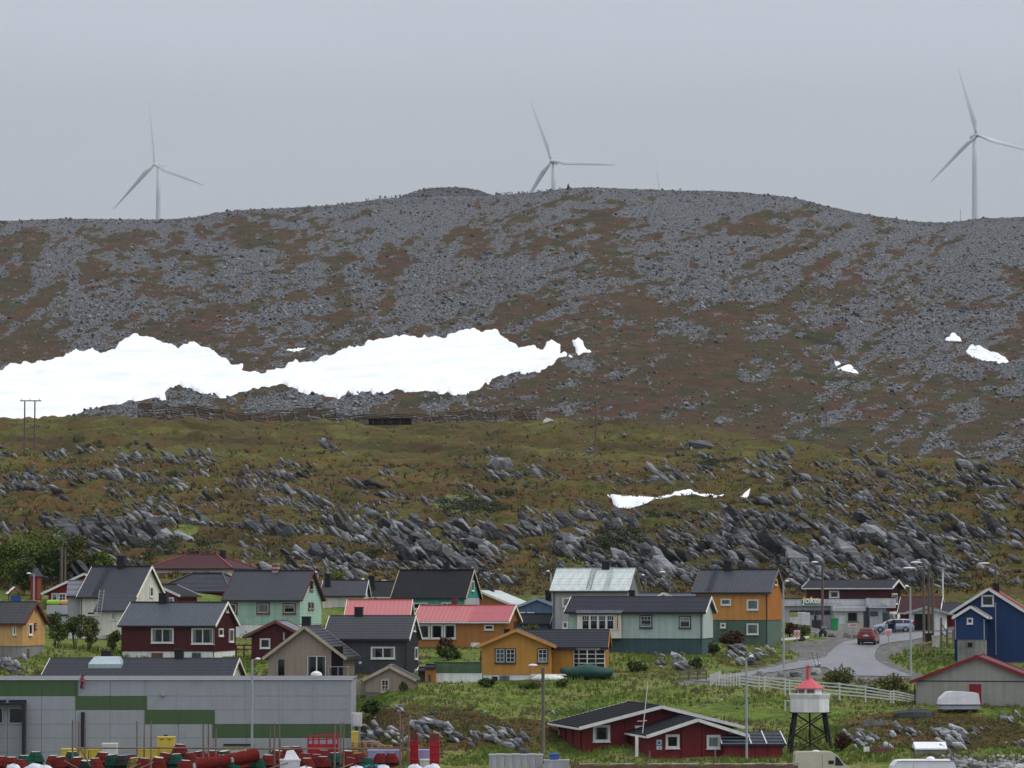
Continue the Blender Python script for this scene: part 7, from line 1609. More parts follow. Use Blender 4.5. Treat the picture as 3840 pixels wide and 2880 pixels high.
# silver estate car, front door open
c = hit(3345, 2372); c.z = gz_(c.x, c.y) + 0.03; S = 0.92
c_car = c.copy(); sc_ = empty('silver_car', c, math.radians(180 - 4), 'silver estate car parked at the shop with its front door open', 'car', 'cars by the shop'); P_SIL = car_paint('silver_car_paint', (0.36, 0.40, 0.48), 0.5)
car(sc_, S, P_SIL, [(-2.35, 0.74, 0.42, 0.86), (-2.22, 0.84, 0.30, 0.98), (-1.6, 0.88, 0.24, 1.0), (-0.6, 0.89, 0.22, 0.97), (0.5, 0.89, 0.22, 0.95), (1.2, 0.87, 0.24, 0.93), (1.9, 0.80, 0.28, 0.82), (2.22, 0.66, 0.36, 0.68)],
    [(-2.25, 0.72, 0.58, 0.94, 1.22), (-2.0, 0.78, 0.60, 0.95, 1.44), (-1.2, 0.80, 0.62, 0.95, 1.50), (0.0, 0.80, 0.62, 0.94, 1.50), (0.55, 0.79, 0.58, 0.93, 1.36), (1.25, 0.75, 0.64, 0.92, 0.96)], (-1.38, 1.42), 0.33,
    [[(-2.1, 1.02, 0.785), (-1.15, 1.0, 0.79), (-1.15, 1.38, 0.70), (-1.95, 1.36, 0.70)], [(-1.08, 1.0, 0.79), (-0.2, 0.99, 0.79), (-0.2, 1.39, 0.70), (-1.08, 1.39, 0.70)], [(-0.13, 0.99, 0.79), (0.85, 0.97, 0.78), (0.45, 1.30, 0.70), (-0.13, 1.38, 0.70)]])
# near side is +y in the car's frame (the car points to the left)
MB().box(-0.12 * S, 0.85 * S, 0.80 * S, 0.905 * S, 0.34 * S, 0.96 * S).build('door_shade_block', M_DARK, sc_)  # dark block on the body side, standing in for shade inside the car
dr = MB(); dr.add([(0.86 * S, 0.90 * S, 0.30 * S), (0.62 * S, 1.62 * S, 0.30 * S), (0.62 * S, 1.62 * S, 0.95 * S), (0.86 * S, 0.90 * S, 0.95 * S), (0.92 * S, 0.92 * S, 0.30 * S), (0.68 * S, 1.64 * S, 0.30 * S), (0.68 * S, 1.64 * S, 0.95 * S), (0.92 * S, 0.92 * S, 0.95 * S)], [(0, 1, 2, 3), (7, 6, 5, 4), (0, 4, 5, 1), (1, 5, 6, 2), (2, 6, 7, 3)]); d_ = dr.build('door', P_SIL, sc_)
MB().add([(0.89 * S, 0.91 * S, 0.95 * S), (0.65 * S, 1.60 * S, 0.95 * S), (0.60 * S, 1.45 * S, 1.34 * S), (0.66 * S, 1.2 * S, 1.34 * S)], [(0, 1, 2, 3)]).build('door_glass', M_CGLASS, d_, fix=False)
for sgn in (-1, 1):
    MB().box(-2.36 * S, -2.2 * S, sgn * 0.72 * S - 0.10, sgn * 0.72 * S + 0.10, 0.78 * S, 1.25 * S).build('tail_light', M_LITR, sc_); MB().box(1.95 * S, 2.2 * S, sgn * 0.62 * S - 0.12, sgn * 0.62 * S + 0.12, 0.60 * S, 0.74 * S).build('head_light', M_LITW, sc_)
MB().box(0.85 * S, 1.0 * S, -1.03 * S, -0.85 * S, 0.95 * S, 1.08 * S).build('mirror', M_PLAST, sc_)
# person at the car door
def person(loc, rz):
    J = {'pel': (0, 0, 0.92), 'sp': (0.02, 0, 1.12), 'ch': (0.06, 0, 1.34), 'nk': (0.10, 0, 1.47), 'hd': (0.14, 0, 1.58), 'ht': (0.15, 0, 1.70), 'hl': (0, 0.10, 0.90), 'kl': (0.06, 0.12, 0.50), 'al': (0.0, 0.13, 0.09), 'tl': (0.17, 0.14, 0.04), 'hr': (0, -0.10, 0.90), 'kr': (-0.02, -0.12, 0.50), 'ar': (-0.12, -0.13, 0.09), 'tr': (0.05, -0.14, 0.04),
         'sl': (0.06, 0.19, 1.40), 'el': (0.20, 0.24, 1.17), 'wl': (0.42, 0.20, 1.12), 'sr': (0.06, -0.19, 1.40), 'er': (0.32, -0.22, 1.32), 'wr': (0.55, -0.20, 1.30)}
    Rr = {'pel': 0.15, 'sp': 0.15, 'ch': 0.165, 'nk': 0.065, 'hd': 0.085, 'ht': 0.075, 'hl': 0.095, 'kl': 0.068, 'al': 0.05, 'tl': 0.042, 'hr': 0.095, 'kr': 0.068, 'ar': 0.05, 'tr': 0.042, 'sl': 0.075, 'el': 0.052, 'wl': 0.036, 'sr': 0.075, 'er': 0.052, 'wr': 0.036}
    E = [('pel', 'sp'), ('sp', 'ch'), ('ch', 'nk'), ('nk', 'hd'), ('hd', 'ht'), ('pel', 'hl'), ('hl', 'kl'), ('kl', 'al'), ('al', 'tl'), ('pel', 'hr'), ('hr', 'kr'), ('kr', 'ar'), ('ar', 'tr'), ('ch', 'sl'), ('sl', 'el'), ('el', 'wl'), ('ch', 'sr'), ('sr', 'er'), ('er', 'wr')]
    for sd, w in (('l', 'wl'), ('r', 'wr')):
        b = Vector(J[w]); J['pm' + sd] = tuple(b + Vector((0.07, 0, -0.01))); Rr['pm' + sd] = 0.036; E.append((w, 'pm' + sd))
        for k, (dy, ln) in enumerate(((-0.03, 0.075), (-0.01, 0.09), (0.01, 0.085), (0.03, 0.065))): J['f%s%d' % (sd, k)] = tuple(b + Vector((0.08 + ln * 0.8, dy, -0.02))); Rr['f%s%d' % (sd, k)] = 0.010; J['g%s%d' % (sd, k)] = tuple(b + Vector((0.08 + ln * 1.1, dy, -0.06))); Rr['g%s%d' % (sd, k)] = 0.009; E += [('pm' + sd, 'f%s%d' % (sd, k)), ('f%s%d' % (sd, k), 'g%s%d' % (sd, k))]
        J['th' + sd] = tuple(b + Vector((0.06, 0.05, -0.03))); Rr['th' + sd] = 0.012; E.append(('pm' + sd, 'th' + sd))
    names = list(J); me = bpy.data.meshes.new('person'); me.from_pydata([J[n] for n in names], [(names.index(a), names.index(b)) for a, b in E], []); o = bpy.data.objects.new('person_tmp', me); COL.objects.link(o)
    md = o.modifiers.new('s', 'SKIN'); 
    for i, n in enumerate(names): sv = me.skin_vertices[0].data[i]; sv.radius = (Rr[n], Rr[n]); sv.use_root = (n == 'pel')
    md.use_smooth_shade = True; o.modifiers.new('b', 'SUBSURF').levels = 2
    bpy.context.view_layer.update(); m2 = bpy.data.meshes.new_from_object(o.evaluated_get(bpy.context.evaluated_depsgraph_get())); bpy.data.objects.remove(o)
    m2.materials.clear()
    for m in (paint('skin', (0.42, 0.24, 0.18), 0.6), paint('navy_jacket', (0.010, 0.012, 0.020), 0.8), paint('blue_jeans', (0.035, 0.06, 0.11), 0.85), M_PLAST): m2.materials.append(m)
    for p in m2.polygons:
        c_ = p.center; p.material_index = 0 if (c_.z > 1.475 and abs(c_.y) < 0.14) or c_.x > 0.45 and c_.z > 1.0 and abs(c_.y) > 0.1 else 1 if c_.z > 0.90 else 3 if c_.z < 0.09 else 2
    t = empty('person', loc, rz, 'person in dark jacket and blue jeans leaning at the open car door', 'person')
    link('body', m2, t)
    h_ = MB().lathe([(0.088, 0.0), (0.094, 0.05), (0.080, 0.10), (0.03, 0.13)], 12, (0.135, 0, 1.63)); h_.build('hair', paint('grey_hair', (0.25, 0.22, 0.20), 0.8), t, smooth=True)
    for sgn in (-1, 1): MB().lathe([(0.004, -0.008), (0.012, 0), (0.004, 0.008)], 8, (0.222, sgn * 0.032, 1.605)).build('eye', M_PLAST, t); MB().lathe([(0.006, -0.02), (0.016, 0), (0.006, 0.025)], 8, (0.135, sgn * 0.088, 1.60)).build('ear', paint('skin', (0, 0, 0)), t)
    MB().add([(0.22, -0.014, 1.57), (0.22, 0.014, 1.57), (0.252, 0, 1.572), (0.222, 0, 1.615)], [(0, 1, 2), (1, 3, 2), (3, 0, 2), (0, 3, 1)]).build('nose', paint('skin', (0, 0, 0)), t); MB().box(0.215, 0.226, -0.025, 0.025, 1.545, 1.553).build('mouth', paint('lips', (0.30, 0.12, 0.10), 0.6), t)
    return t
pc = Vector((0, c_car.y - 1.35, 0)); pc.x = (3352 - CX) / F * pc.y; pc.z = gz_(pc.x, pc.y) + 0.03; pr_ = person(pc, math.radians(165)); pr_.scale = (0.88, 0.88, 0.88)
# motorcycle, wheelie bins, sacks, signs, rails
c = hit(3083, 2389); c.z = gz_(c.x, c.y); mc_ = empty('motorcycle', c, math.radians(60), 'dark motorcycle parked on the gravel before the shop', 'motorcycle')
for x in (-0.6, 0.6): o = MB().lathe([(0.18, -0.05), (0.28, -0.06), (0.31, 0), (0.28, 0.06), (0.18, 0.05)], 16).build('wheel', M_TYRE, mc_); o.location = (x, 0, 0.31); o.rotation_euler = (math.pi / 2, 0, 0)
MB().box(-0.35, 0.3, -0.14, 0.14, 0.35, 0.70).build('engine', M_PLAST, mc_); loft([[(x, a * w, z + b * h_) for a, b in ((-1, -1), (1, -1), (1, 1), (-1, 1))] for x, w, z, h_ in ((-0.75, 0.06, 0.86, 0.05), (-0.3, 0.15, 0.80, 0.06), (0.1, 0.16, 0.88, 0.12), (0.4, 0.09, 0.85, 0.08))]).build('tank_and_seat', paint('dark_blue_enamel', (0.02, 0.025, 0.05), 0.3), mc_)
MB().tube((0.6, 0, 0.31), (0.35, 0, 1.0), 0.035).build('fork', M_STEEL, mc_); MB().tube((0.32, -0.36, 1.05), (0.32, 0.36, 1.05), 0.02).build('handlebar', M_STEEL, mc_); MB().lathe([(0.02, -0.05), (0.1, 0), (0.08, 0.08)], 10, (0.45, 0, 0.9)).build('headlamp', M_LITW, mc_)
def wbin(label, px, py, Y, mat, h_=1.05, w=0.58):
    x = (px - CX) / F * Y; t = empty('wheelie_bin', (x, Y, gz_(x, Y)), 0.1, label, 'bin', 'bins'); MB().add([(-w * 0.42, -w * 0.42, 0.06), (w * 0.42, -w * 0.42, 0.06), (w * 0.42, w * 0.42, 0.06), (-w * 0.42, w * 0.42, 0.06), (-w / 2, -w / 2, h_ * 0.9), (w / 2, -w / 2, h_ * 0.9), (w / 2, w / 2, h_ * 0.9), (-w / 2, w / 2, h_ * 0.9)], [(3, 2, 1, 0), (4, 5, 6, 7), (0, 1, 5, 4), (1, 2, 6, 5), (2, 3, 7, 6), (3, 0, 4, 7)]).build('body', mat, t)
    MB().box(-w * 0.54, w * 0.54, -w * 0.56, w * 0.56, h_ * 0.9 + 0.004, h_).build('lid', mat, t); MB().tube((-w * 0.4, w * 0.45, 0.1), (w * 0.4, w * 0.45, 0.1), 0.1).build('wheels', M_TYRE, t)
G_BIN = paint('green_plastic', (0.02, 0.30, 0.10), 0.45)
wbin('bright green bin at the shop front', 3127, 2360, 361.5, G_BIN, 1.25, 0.65); wbin('black bin by the lamp poles right of the road', 3480, 2410, 333, M_PLAST, 1.1, 0.7); wbin('white bag bin by the raw planks', 3505, 2425, 327, paint('white_bag', (0.5, 0.5, 0.46), 0.8), 1.2, 0.62)
for k, (px, n_, col_) in enumerate(((2975, 8, 'yg'), (3003, 9, 'w'), (3018, 9, 'w'))):
    x = (px - CX) / F * 362; t = empty('sack_pallet', (x, 362, gz_(x, 362)), 0, ('pallet of green and white sacks at the shop wall', 'pallet stacked with white sacks, middle one at the shop wall', 'pallet stacked with white sacks nearest the pump at the shop wall')[k], 'sacks', 'sack pallets'); MB().box(-0.5, 0.5, -0.45, 0.45, 0, 0.13).build('pallet', M_WOODG, t)
    for j in range(n_):
        m = loft([[(q * 0.5 * w_, a * 0.42 * w_, 0.15 + j * 0.145 + 0.07 + b * 0.068 * w_) for a, b in ((-1, -0.4), (-0.9, -1), (0.9, -1), (1, -0.4), (1, 0.4), (0.9, 1), (-0.9, 1), (-1, 0.4))] for q, w_ in ((-1, 0.75), (-0.85, 1), (0.85, 1), (1, 0.75))]); m.build('sack', paint('lime_sack', (0.28, 0.40, 0.10), 0.6) if col_ == 'yg' and j > 4 else paint('white_sack', (0.62, 0.63, 0.64), 0.5), t)
pb = empty('gas_pump', ((3063 - CX) / F * 363, 363, gz_((3063 - CX) / F * 363, 363)), 0, 'dark blue pump cage against the shop wall', 'pump'); MB().box(-0.55, 0.55, -0.4, 0.4, 0, 0.85).build('cage', paint('dark_cage', (0.03, 0.035, 0.045), 0.6), pb); MB().box(-0.35, -0.1, -0.2, 0.2, 0.85, 1.35).build('head', M_PLAST, pb); MB().tube((0.1, 0, 0.85), (-0.1, 0, 1.9), 0.03).build('hose', M_PLAST, pb)
def nsign(label, px, ptop, pbase, Y, txt):
    x = (px - CX) / F * Y; z0 = gz_(x, Y); zt = zp(ptop, Y) - z0; t = empty('road_sign', (x, Y, z0), 0, label, 'sign', 'speed limit signs'); MB().tube((0, 0, -0.3), (0, 0, zt), 0.04).build('post', M_STEEL, t)
    MB().box(-0.29, 0.29, -0.06, -0.04, zt - 0.68, zt).build('plate', M_PLATE, t); o = MB().lathe([(0.18, 0), (0.26, 0), (0.26, 0.015), (0.18, 0.015)], 24, caps=False).build('red_ring', M_SRED, t); o.location = (0, -0.06, zt - 0.40); o.rotation_euler = (math.pi / 2, 0, 0)
    text(txt, 'numerals', 0.24, M_PLAST, t, (-0.14, -0.065, zt - 0.48), ext=0.004, bold=0.006)
nsign('round red speed limit sign left of the road before the orange house', 2986, 2363, 2446, 331, '30'); nsign('round red speed limit sign right of the red car', 3328, 2358, 2440, 318, '30')
gr_ = empty('guard_rail', fp(2930, 2398, 335), 0, 'low white guard rail beside the orange house', 'rail'); MB().bar((0, 0, 0.0), fp(3032, 2389, 345) - gr_.location, 0.08, 0.22).build('beam', M_WHITE, gr_)
for f_ in (0.02, 0.5, 0.98): q = (fp(3032, 2389, 345) - gr_.location) * f_; MB().box(q.x - 0.06, q.x + 0.06, q.y + 0.05, q.y + 0.15, q.z - 0.8, q.z + 0.05).build('post', M_WOODG, gr_)
# ------------------------------------------------------------------ boats, trailers, caravan, van
c = hit(3588, 2668); c.z = gz_(c.x, c.y); tr_ = empty('white_trailer', c, 0, 'white box trailer with sloping fibreglass lid by the boathouse', 'trailer'); W_FIB = paint('white_fibreglass', (0.74, 0.75, 0.76), 0.35, 0.03, 0.05)
s_ = F / c.y; prof = [(-77, 14), (-72, 36), (-46, 60), (-25, 63), (62, 58), (70, 56), (77, 10)]
rings = [[(x / s_, yy * (0.96 if z_ > 40 else 1.0), z_ / s_ + 0.25) for x, z_ in prof] for yy in (-0.85, 0.85)]
MB().add([v for r in rings for v in r], [tuple(range(6, -1, -1)), tuple(range(7, 14))] + [(i, (i + 1) % 7, 7 + (i + 1) % 7, 7 + i) for i in range(7)]).build('lid', W_FIB, tr_)
MB().box(-75 / s_, 76 / s_, -0.82, 0.82, 0.18, 10 / s_ + 0.27).build('chassis', M_STEEL, tr_); MB().box(-77 / s_, 77 / s_, -0.87, 0.87, 11 / s_ + 0.25, 14 / s_ + 0.26).build('trim', M_GUTTER, tr_)
for sgn in (-1, 1): o = MB().lathe([(0.15, -0.08), (0.28, -0.08), (0.28, 0.08), (0.15, 0.08)], 16).build('wheel', M_TYRE, tr_); o.location = (0.0, sgn * 0.72, 0.22); o.rotation_euler = (math.pi / 2, 0, 0)
c = hit(3415, 2682); c.z = gz_(c.x, c.y) - 0.05; gt = empty('dark_boat', c, 0, 'dark green upturned boat lying in the grass by the trailer', 'boat'); s_ = F / 261
loft([[(x / s_, a * w, b * h_ / s_) for a, b in ((-1, 0), (-0.8, 0.7), (-0.3, 1), (0.3, 1), (0.8, 0.7), (1, 0))] for x, w, h_ in ((-68, 0.3, 16), (-50, 0.7, 26), (0, 0.9, 30), (50, 0.85, 28), (70, 0.6, 22))]).build('hull', paint('dark_green_hull', (0.02, 0.035, 0.03), 0.6), gt); MB().box(-20 / s_, 62 / s_, -0.2, 0.2, 30 / s_, 33 / s_).build('keel_board', M_WOODG, gt)
c = hit(3278, 2716); c.z = gz_(c.x, c.y); rw = empty('rubble_wall', c, 0, 'low broken concrete block wall in the grass right of the lighthouse', 'wall'); rw['kind'] = 'thing'
for i in range(9): MB().box(-0.9 + 0.2 * i, -0.72 + 0.2 * i, -0.15, 0.15, -0.3, 0.42 + 0.08 * math.sin(i * 2.3)).build('block', M_CONC, rw)
# green covered boat and white upturned boat
c = hit(2198, 2548); c.z = gz_(c.x, c.y); gb = empty('covered_boat', c, 0, 'boat under a dark green tarpaulin in front of the golden house', 'boat'); s_ = F / 285.5; M_TARP = paint('green_tarpaulin', (0.008, 0.048, 0.034), 0.6, 0.15, 0.2)
loft([[(x / s_, a * w, (z0 + b * (h_ - z0)) / s_ + 0.02 * math.sin(x * 0.7 + k)) for k, (a, b) in enumerate(((-0.7, 0), (-1, 0.45), (-0.75, 0.75), (-0.2, 1), (0.2, 1), (0.75, 0.75), (1, 0.45), (0.7, 0)))] for x, w, z0, h_ in ((-100, 0.25, 28, 40), (-92, 0.6, 14, 42), (-70, 0.9, 4, 44), (-45, 1.05, 0, 48), (-10, 1.1, 0, 56), (20, 1.1, 0, 58), (45, 1.1, 2, 48), (75, 1.0, 6, 44), (97, 0.85, 14, 42), (100, 0.7, 20, 38))]).build('tarpaulin', M_TARP, gb, smooth=True)
MB().box(-80 / s_, 95 / s_, -0.1, 0.1, -0.3, 0.06).build('keel', M_PLAST, gb); MB().box(98 / s_, 112 / s_, -0.2, 0.2, 0.1, 0.45).build('outboard', M_STEEL, gb)
c = hit(2060, 2556); c.z = gz_(c.x, c.y); wb_ = empty('white_boat', c, 0, 'small white rowing boat lying upturned below the golden house', 'boat'); loft([[(x / s_, a * w, b * h_ / s_) for a, b in ((-1, 0), (-0.85, 0.6), (-0.4, 1), (0.4, 1), (0.85, 0.6), (1, 0))] for x, w, h_ in ((-68, 0.35, 14), (-50, 0.6, 19), (0, 0.75, 22), (45, 0.55, 17), (68, 0.1, 6))]).build('hull', paint('old_white_hull', (0.62, 0.62, 0.56), 0.6, 0.15, 0.2), wb_, smooth=True); MB().box(-70 / s_, 70 / s_, -0.03, 0.03, 18 / s_, 24 / s_).build('keel', M_WHITE, wb_)
# caravan
YV = 233.0; c = P(3458, 2910, YV); c.z = gz_(c.x, YV) ; cv = empty('caravan', c, 0, 'white touring caravan cut by the bottom edge at the right', 'caravan'); s_ = F / YV; top_ = zp(2849, YV) - c.z
loft([[(-122 / s_ + dx, y_, 0.35), (-122 / s_ + dx * 0.4, y_, top_ * 0.55), (-116 / s_, y_, top_ * 0.82), (-100 / s_, y_, top_ - 0.06), (-80 / s_, y_, top_), (100 / s_, y_, top_), (112 / s_, y_, top_ - 0.1), (120 / s_, y_, top_ * 0.75), (122 / s_, y_, 0.35)] for y_, dx in ((-1.1, 0.05), (1.1, 0.05))]).build('body', W_FIB, cv)
MB().box(-118 / s_, 118 / s_, -1.13, -1.10, 1.0, 1.6).build('window_band', M_CGLASS, cv); MB().lathe([(0.32, 0), (0.30, 0.10), (0.2, 0.2), (0.05, 0.24)], 12, (30 / s_, -0.3, top_)).build('roof_vent', W_FIB, cv); MB().box(-40 / s_, -38.5 / s_, -1.115, -1.1, 0.4, top_ - 0.2).build('seam', M_STEEL, cv)
MB().bar((-100 / s_, -1.12, top_ - 0.05), (110 / s_, -1.12, top_ - 0.05), 0.04, 0.05).build('awning_rail', M_STEEL, cv)
for sgn in (-1, 1): o = MB().lathe([(0.15, -0.1), (0.33, -0.1), (0.33, 0.1), (0.15, 0.1)], 16).build('wheel', M_TYRE, cv); o.location = (0.1, sgn * 0.95, 0.33); o.rotation_euler = (math.pi / 2, 0, 0)
# cream van
YV = 241.0; c = P(3080, 2885, YV); c.z = gz_(c.x, YV); cvn = empty('cream_van', c, 0, 'cream panel van parked under the lighthouse', 'van'); s_ = F / YV; th_ = zp(2817, YV) - c.z; P_CRM = car_paint('cream_van_paint', (0.52, 0.50, 0.36), 0.0, 0.4)
prof = [(-103, 0.35), (-104, 1.0), (-101, th_ - 0.18), (-96, th_ - 0.03), (20, th_), (42, th_ - 0.06), (60, th_ - 0.30), (80, th_ * 0.62), (104, th_ * 0.50), (108, 0.45)]
MB().prism([(x / s_, z_) for x, z_ in prof], 'y', -0.95, 0.95).build('body', P_CRM, cvn)
MB().prism([(46 / s_, th_ * 0.56), (49 / s_, th_ * 0.86), (60 / s_, th_ * 0.80), (79 / s_, th_ * 0.56)], 'y', -0.98, -0.945).build('side_window', M_CGLASS, cvn); MB().prism([(64 / s_, th_ - 0.32), (82 / s_, th_ * 0.62), (80 / s_, th_ * 0.61), (62 / s_, th_ - 0.33)], 'y', -0.85, 0.85).build('windscreen', M_CGLASS, cvn)
MB().box(22 / s_, 42 / s_, -0.97, -0.945, th_ * 0.60, th_ * 0.72).build('vent_grille', M_PLAST, cvn); MB().lathe([(0.25, 0), (0.24, 0.06), (0.1, 0.1)], 12, (-20 / s_, 0, th_ - 0.02)).build('roof_vent', M_WHITE, cvn); MB().box(-0.02, 0.0, -0.955, -0.945, 0.5, th_ - 0.2).build('door_seam', M_PLAST, cvn)
for x in (-65, 75):
    for sgn in (-1, 1): o = MB().lathe([(0.15, -0.1), (0.32, -0.1), (0.32, 0.1), (0.15, 0.1)], 16).build('wheel', M_TYRE, cvn); o.location = (x / s_, sgn * 0.85, 0.32); o.rotation_euler = (math.pi / 2, 0, 0)
# pale shed and the hand-painted sign
c = P(3435, 2850, 248.5); s_ = F / 248.5; c.z = gz_(c.x + 1, 248.5); ps = empty('pale_shed', c, 0, 'small pale grey shed with white roof behind the caravan', 'shed'); ht = zp(2806, 248.5) - c.z; wd = 112 / s_
MB().box(0, wd, 0, 1.8, -0.2, ht).build('wall', W_BOAT, ps)
for k in range(4): MB().box(0.35, wd - 0.3, -0.02 - 0.004 * k, 0.0, ht * k / 4 + 0.03, ht * (k + 1) / 4 - 0.02).build('board', W_BOAT, ps)
for q in (0.3, wd - 0.3): MB().box(q, q + 0.05, -0.04, 0, 0, ht).build('post', M_STEEL, ps)
MB().add([(-0.08, -0.2, ht + 0.0), (wd + 0.08, -0.2, ht), (wd + 0.08, 0.9, ht + 0.42), (-0.08, 0.9, ht + 0.42), (-0.08, -0.2, ht - 0.1), (wd + 0.08, -0.2, ht - 0.1), (wd + 0.08, 2.0, ht), (-0.08, 2.0, ht)], [(0, 1, 2, 3), (0, 4, 5, 1), (3, 2, 6, 7), (1, 5, 6, 2), (0, 3, 7, 4)]).build('roof', W_FIB, ps)
c = P(3285, 2850, 247.5); c.z = gz_(c.x, 247.5); s_ = F / 247.5; cs_ = empty('caravan_sign', c, math.radians(3), 'weathered plank sign with faded red letters before the rocks', 'sign'); z0 = zp(2818, 247.5) - c.z; z1 = zp(2800, 247.5) - c.z
MB().box(-46 / s_, -24 / s_, -0.03, 0.03, z0, z1).build('board', M_PLATE, cs_); MB().box(-24 / s_, 46 / s_, -0.032, 0.03, z0 - 0.03, z1 - 0.02).build('board', M_WOODG, cs_)
for q in (-34, -2, 30): MB().tube((q / s_, 0.05, -0.3), (q / s_, 0.05, z0 + 0.1), 0.045).build('post', M_POLE, cs_)
text('CARAVAN', 'lettering', 0.40, paint('faded_red_letters', (0.22, 0.03, 0.04), 0.8), cs_, (-25 / s_, -0.045, z0 + 0.02), ext=0.004, bold=0.012)
c = P(3332, 2850, 247); c.z = gz_(c.x, 247); o = MB().tube((0, 0, -0.3), (0, 0, zp(2780, 247) - c.z), 0.035).build('green_post', paint('green_pole', (0.02, 0.14, 0.05), 0.6)); o.location = c; tag(o, 'thin green pole right of the plank sign', 'pole')
# play houses behind the ochre house
c = P(135, 2206, 385); c.z = min(c.z, gz_(c.x, 385)); ph = empty('play_house', c, 0.3, 'narrow red play house with dark pointed roof among the willows', 'play house'); s_ = F / 385; ht = zp(2162, 385) - c.z
MB().box(-0.55, 0.55, -0.5, 0.5, -0.2, ht).build('wall', W_RED, ph); MB().box(0.05, 0.45, -0.53, -0.5, 0, ht - 0.1).build('boards', paint('orange_boards_b', (0.30, 0.09, 0.04), 0.7), ph); MB().lathe([(1.05, ht), (1.0, ht + 0.06), (0.05, ht + 1.0)], 4, a0=math.pi / 4).build('roof', R_NAVY, ph)
c = P(55, 2262, 372); c.z = gz_(c.x, 372); pt_ = empty('play_tower', c, 0.4, 'play tower with blue panels and red edged white roof behind the ochre house', 'play tower'); ht = zp(2200, 372) - c.z; zb_ = zp(2258, 372) - c.z
for a in (-0.55, 0.55):
    for b in (-0.5, 0.5): MB().box(a - 0.05, a + 0.05, b - 0.05, b + 0.05, -0.3, ht - 0.4).build('post', M_WOODG, pt_)
MB().box(-0.6, 0.5, -0.56, -0.5, zb_, zb_ + 0.65).build('panel', paint('play_blue', (0.02, 0.07, 0.26), 0.5), pt_); MB().box(0.52, 0.58, -0.5, 0.5, zb_, zb_ + 0.65).build('panel', W_RED, pt_)
MB().add([(-0.85, -0.75, ht - 0.75), (-0.85, 0.75, ht - 0.75), (0, 0.75, ht), (0, -0.75, ht), (0.85, -0.75, ht - 0.75), (0.85, 0.75, ht - 0.75)], [(0, 1, 2, 3), (3, 2, 5, 4)]).build('roof', M_WHITE, pt_, fix=False)
for sgn in (-1, 1): MB().bar((sgn * 0.85, -0.77, ht - 0.75), (0, -0.77, ht), 0.05, 0.14).build('bargeboard', W_RED, pt_)
c = P(238, 2330, 345); wtb = empty('white_container', P(230, 2300, 356), 0, 'pale flat roofed box with toys on top behind the bushes', 'container'); MB().box(-1.5, 1.4, 0, 2.5, -2.5, 0.85).build('body', paint('pale_box', (0.42, 0.44, 0.50), 0.6), wtb); MB().box(-1.6, 1.45, -0.1, 2.6, -0.25, -0.1).build('edge', M_GUTTER, wtb)
for i, (x, m_) in enumerate(((-0.9, 'lime_toy'), (0.5, 'orange_toy'))): o = MB().lathe([(0.05, -0.75), (0.24, -0.6), (0.26, 0), (0.24, 0.6), (0.05, 0.75)], 10).build('play_tube', paint(m_, (0.30, 0.50, 0.05) if i == 0 else (0.60, 0.32, 0.12), 0.5)); o.location = wtb.location + Vector((x, 0.6, 1.13)); o.rotation_euler = (0, math.pi / 2, 0); tag(o, ('lime green play tube on the pale box', 'orange play tube on the pale box')[i], 'toy', 'play tubes')
# bicycle against the mint house
c = P(930, 2421, 343.5); c.z = gz_(c.x, 343.5); bk = empty('bicycle', c, 0, 'dark bicycle leaning on the white basement of the mint house', 'bicycle')
for x in (-0.5, 0.5):
    m = MB()
    for k in range(20): a0 = 2 * math.pi * k / 20; a1 = 2 * math.pi * (k + 1) / 20; m.tube((x + 0.33 * math.cos(a0), 0, 0.33 + 0.33 * math.sin(a0)), (x + 0.33 * math.cos(a1), 0, 0.33 + 0.33 * math.sin(a1)), 0.02, n=5)
    m.build('wheel', M_TYRE, bk)
m = MB(); pts = [(-0.5, 0, 0.33), (-0.1, 0, 0.32), (0.35, 0, 0.75), (-0.2, 0, 0.78), (-0.5, 0, 0.33)]; m.path(pts, 0.02); m.tube((-0.1, 0, 0.32), (-0.22, 0, 0.9), 0.02); m.tube((0.5, 0, 0.33), (0.32, 0, 0.95), 0.02); m.build('frame', M_PLAST, bk); MB().box(-0.35, -0.1, -0.06, 0.06, 0.9, 0.95).build('saddle', M_PLAST, bk); MB().tube((0.3, -0.25, 0.97), (0.3, 0.25, 0.97), 0.015).build('handlebar', M_STEEL, bk)
# ------------------------------------------------------------------ quayside: pots, racks, tubs, sacks
def net_mat(name, c, c2):
    t = NT(name); o = t.obj(); sp_ = t.node('ShaderNodeSeparateXYZ'); t.l.new(o, sp_.inputs[0]); n = t.noise(o, 5.0, 4, 0.7); n2 = t.noise(o, 38.0, 2)
    cc = t.mix(t.rng(n, 0.4, 0.65, 0, 0.8), c, c2); cc = t.vscale(cc, t.rng(n2, 0.35, 0.65, 0.45, 1.35)); t.col(cc).rough(0.85, 0.2); t.bump(n2, 0.03, 0.9); return t.m
N_RED = net_mat('red_netting', (0.20, 0.014, 0.010), (0.07, 0.012, 0.010)); N_GRN = net_mat('green_netting', (0.008, 0.085, 0.050), (0.01, 0.03, 0.028)); N_YEL = net_mat('ochre_netting', (0.26, 0.18, 0.03), (0.06, 0.06, 0.02)); N_DRK = net_mat('dark_netting', (0.02, 0.03, 0.03), (0.03, 0.012, 0.01))
M_RINGW = paint('pot_throat', (0.55, 0.56, 0.52), 0.6, 0.15)
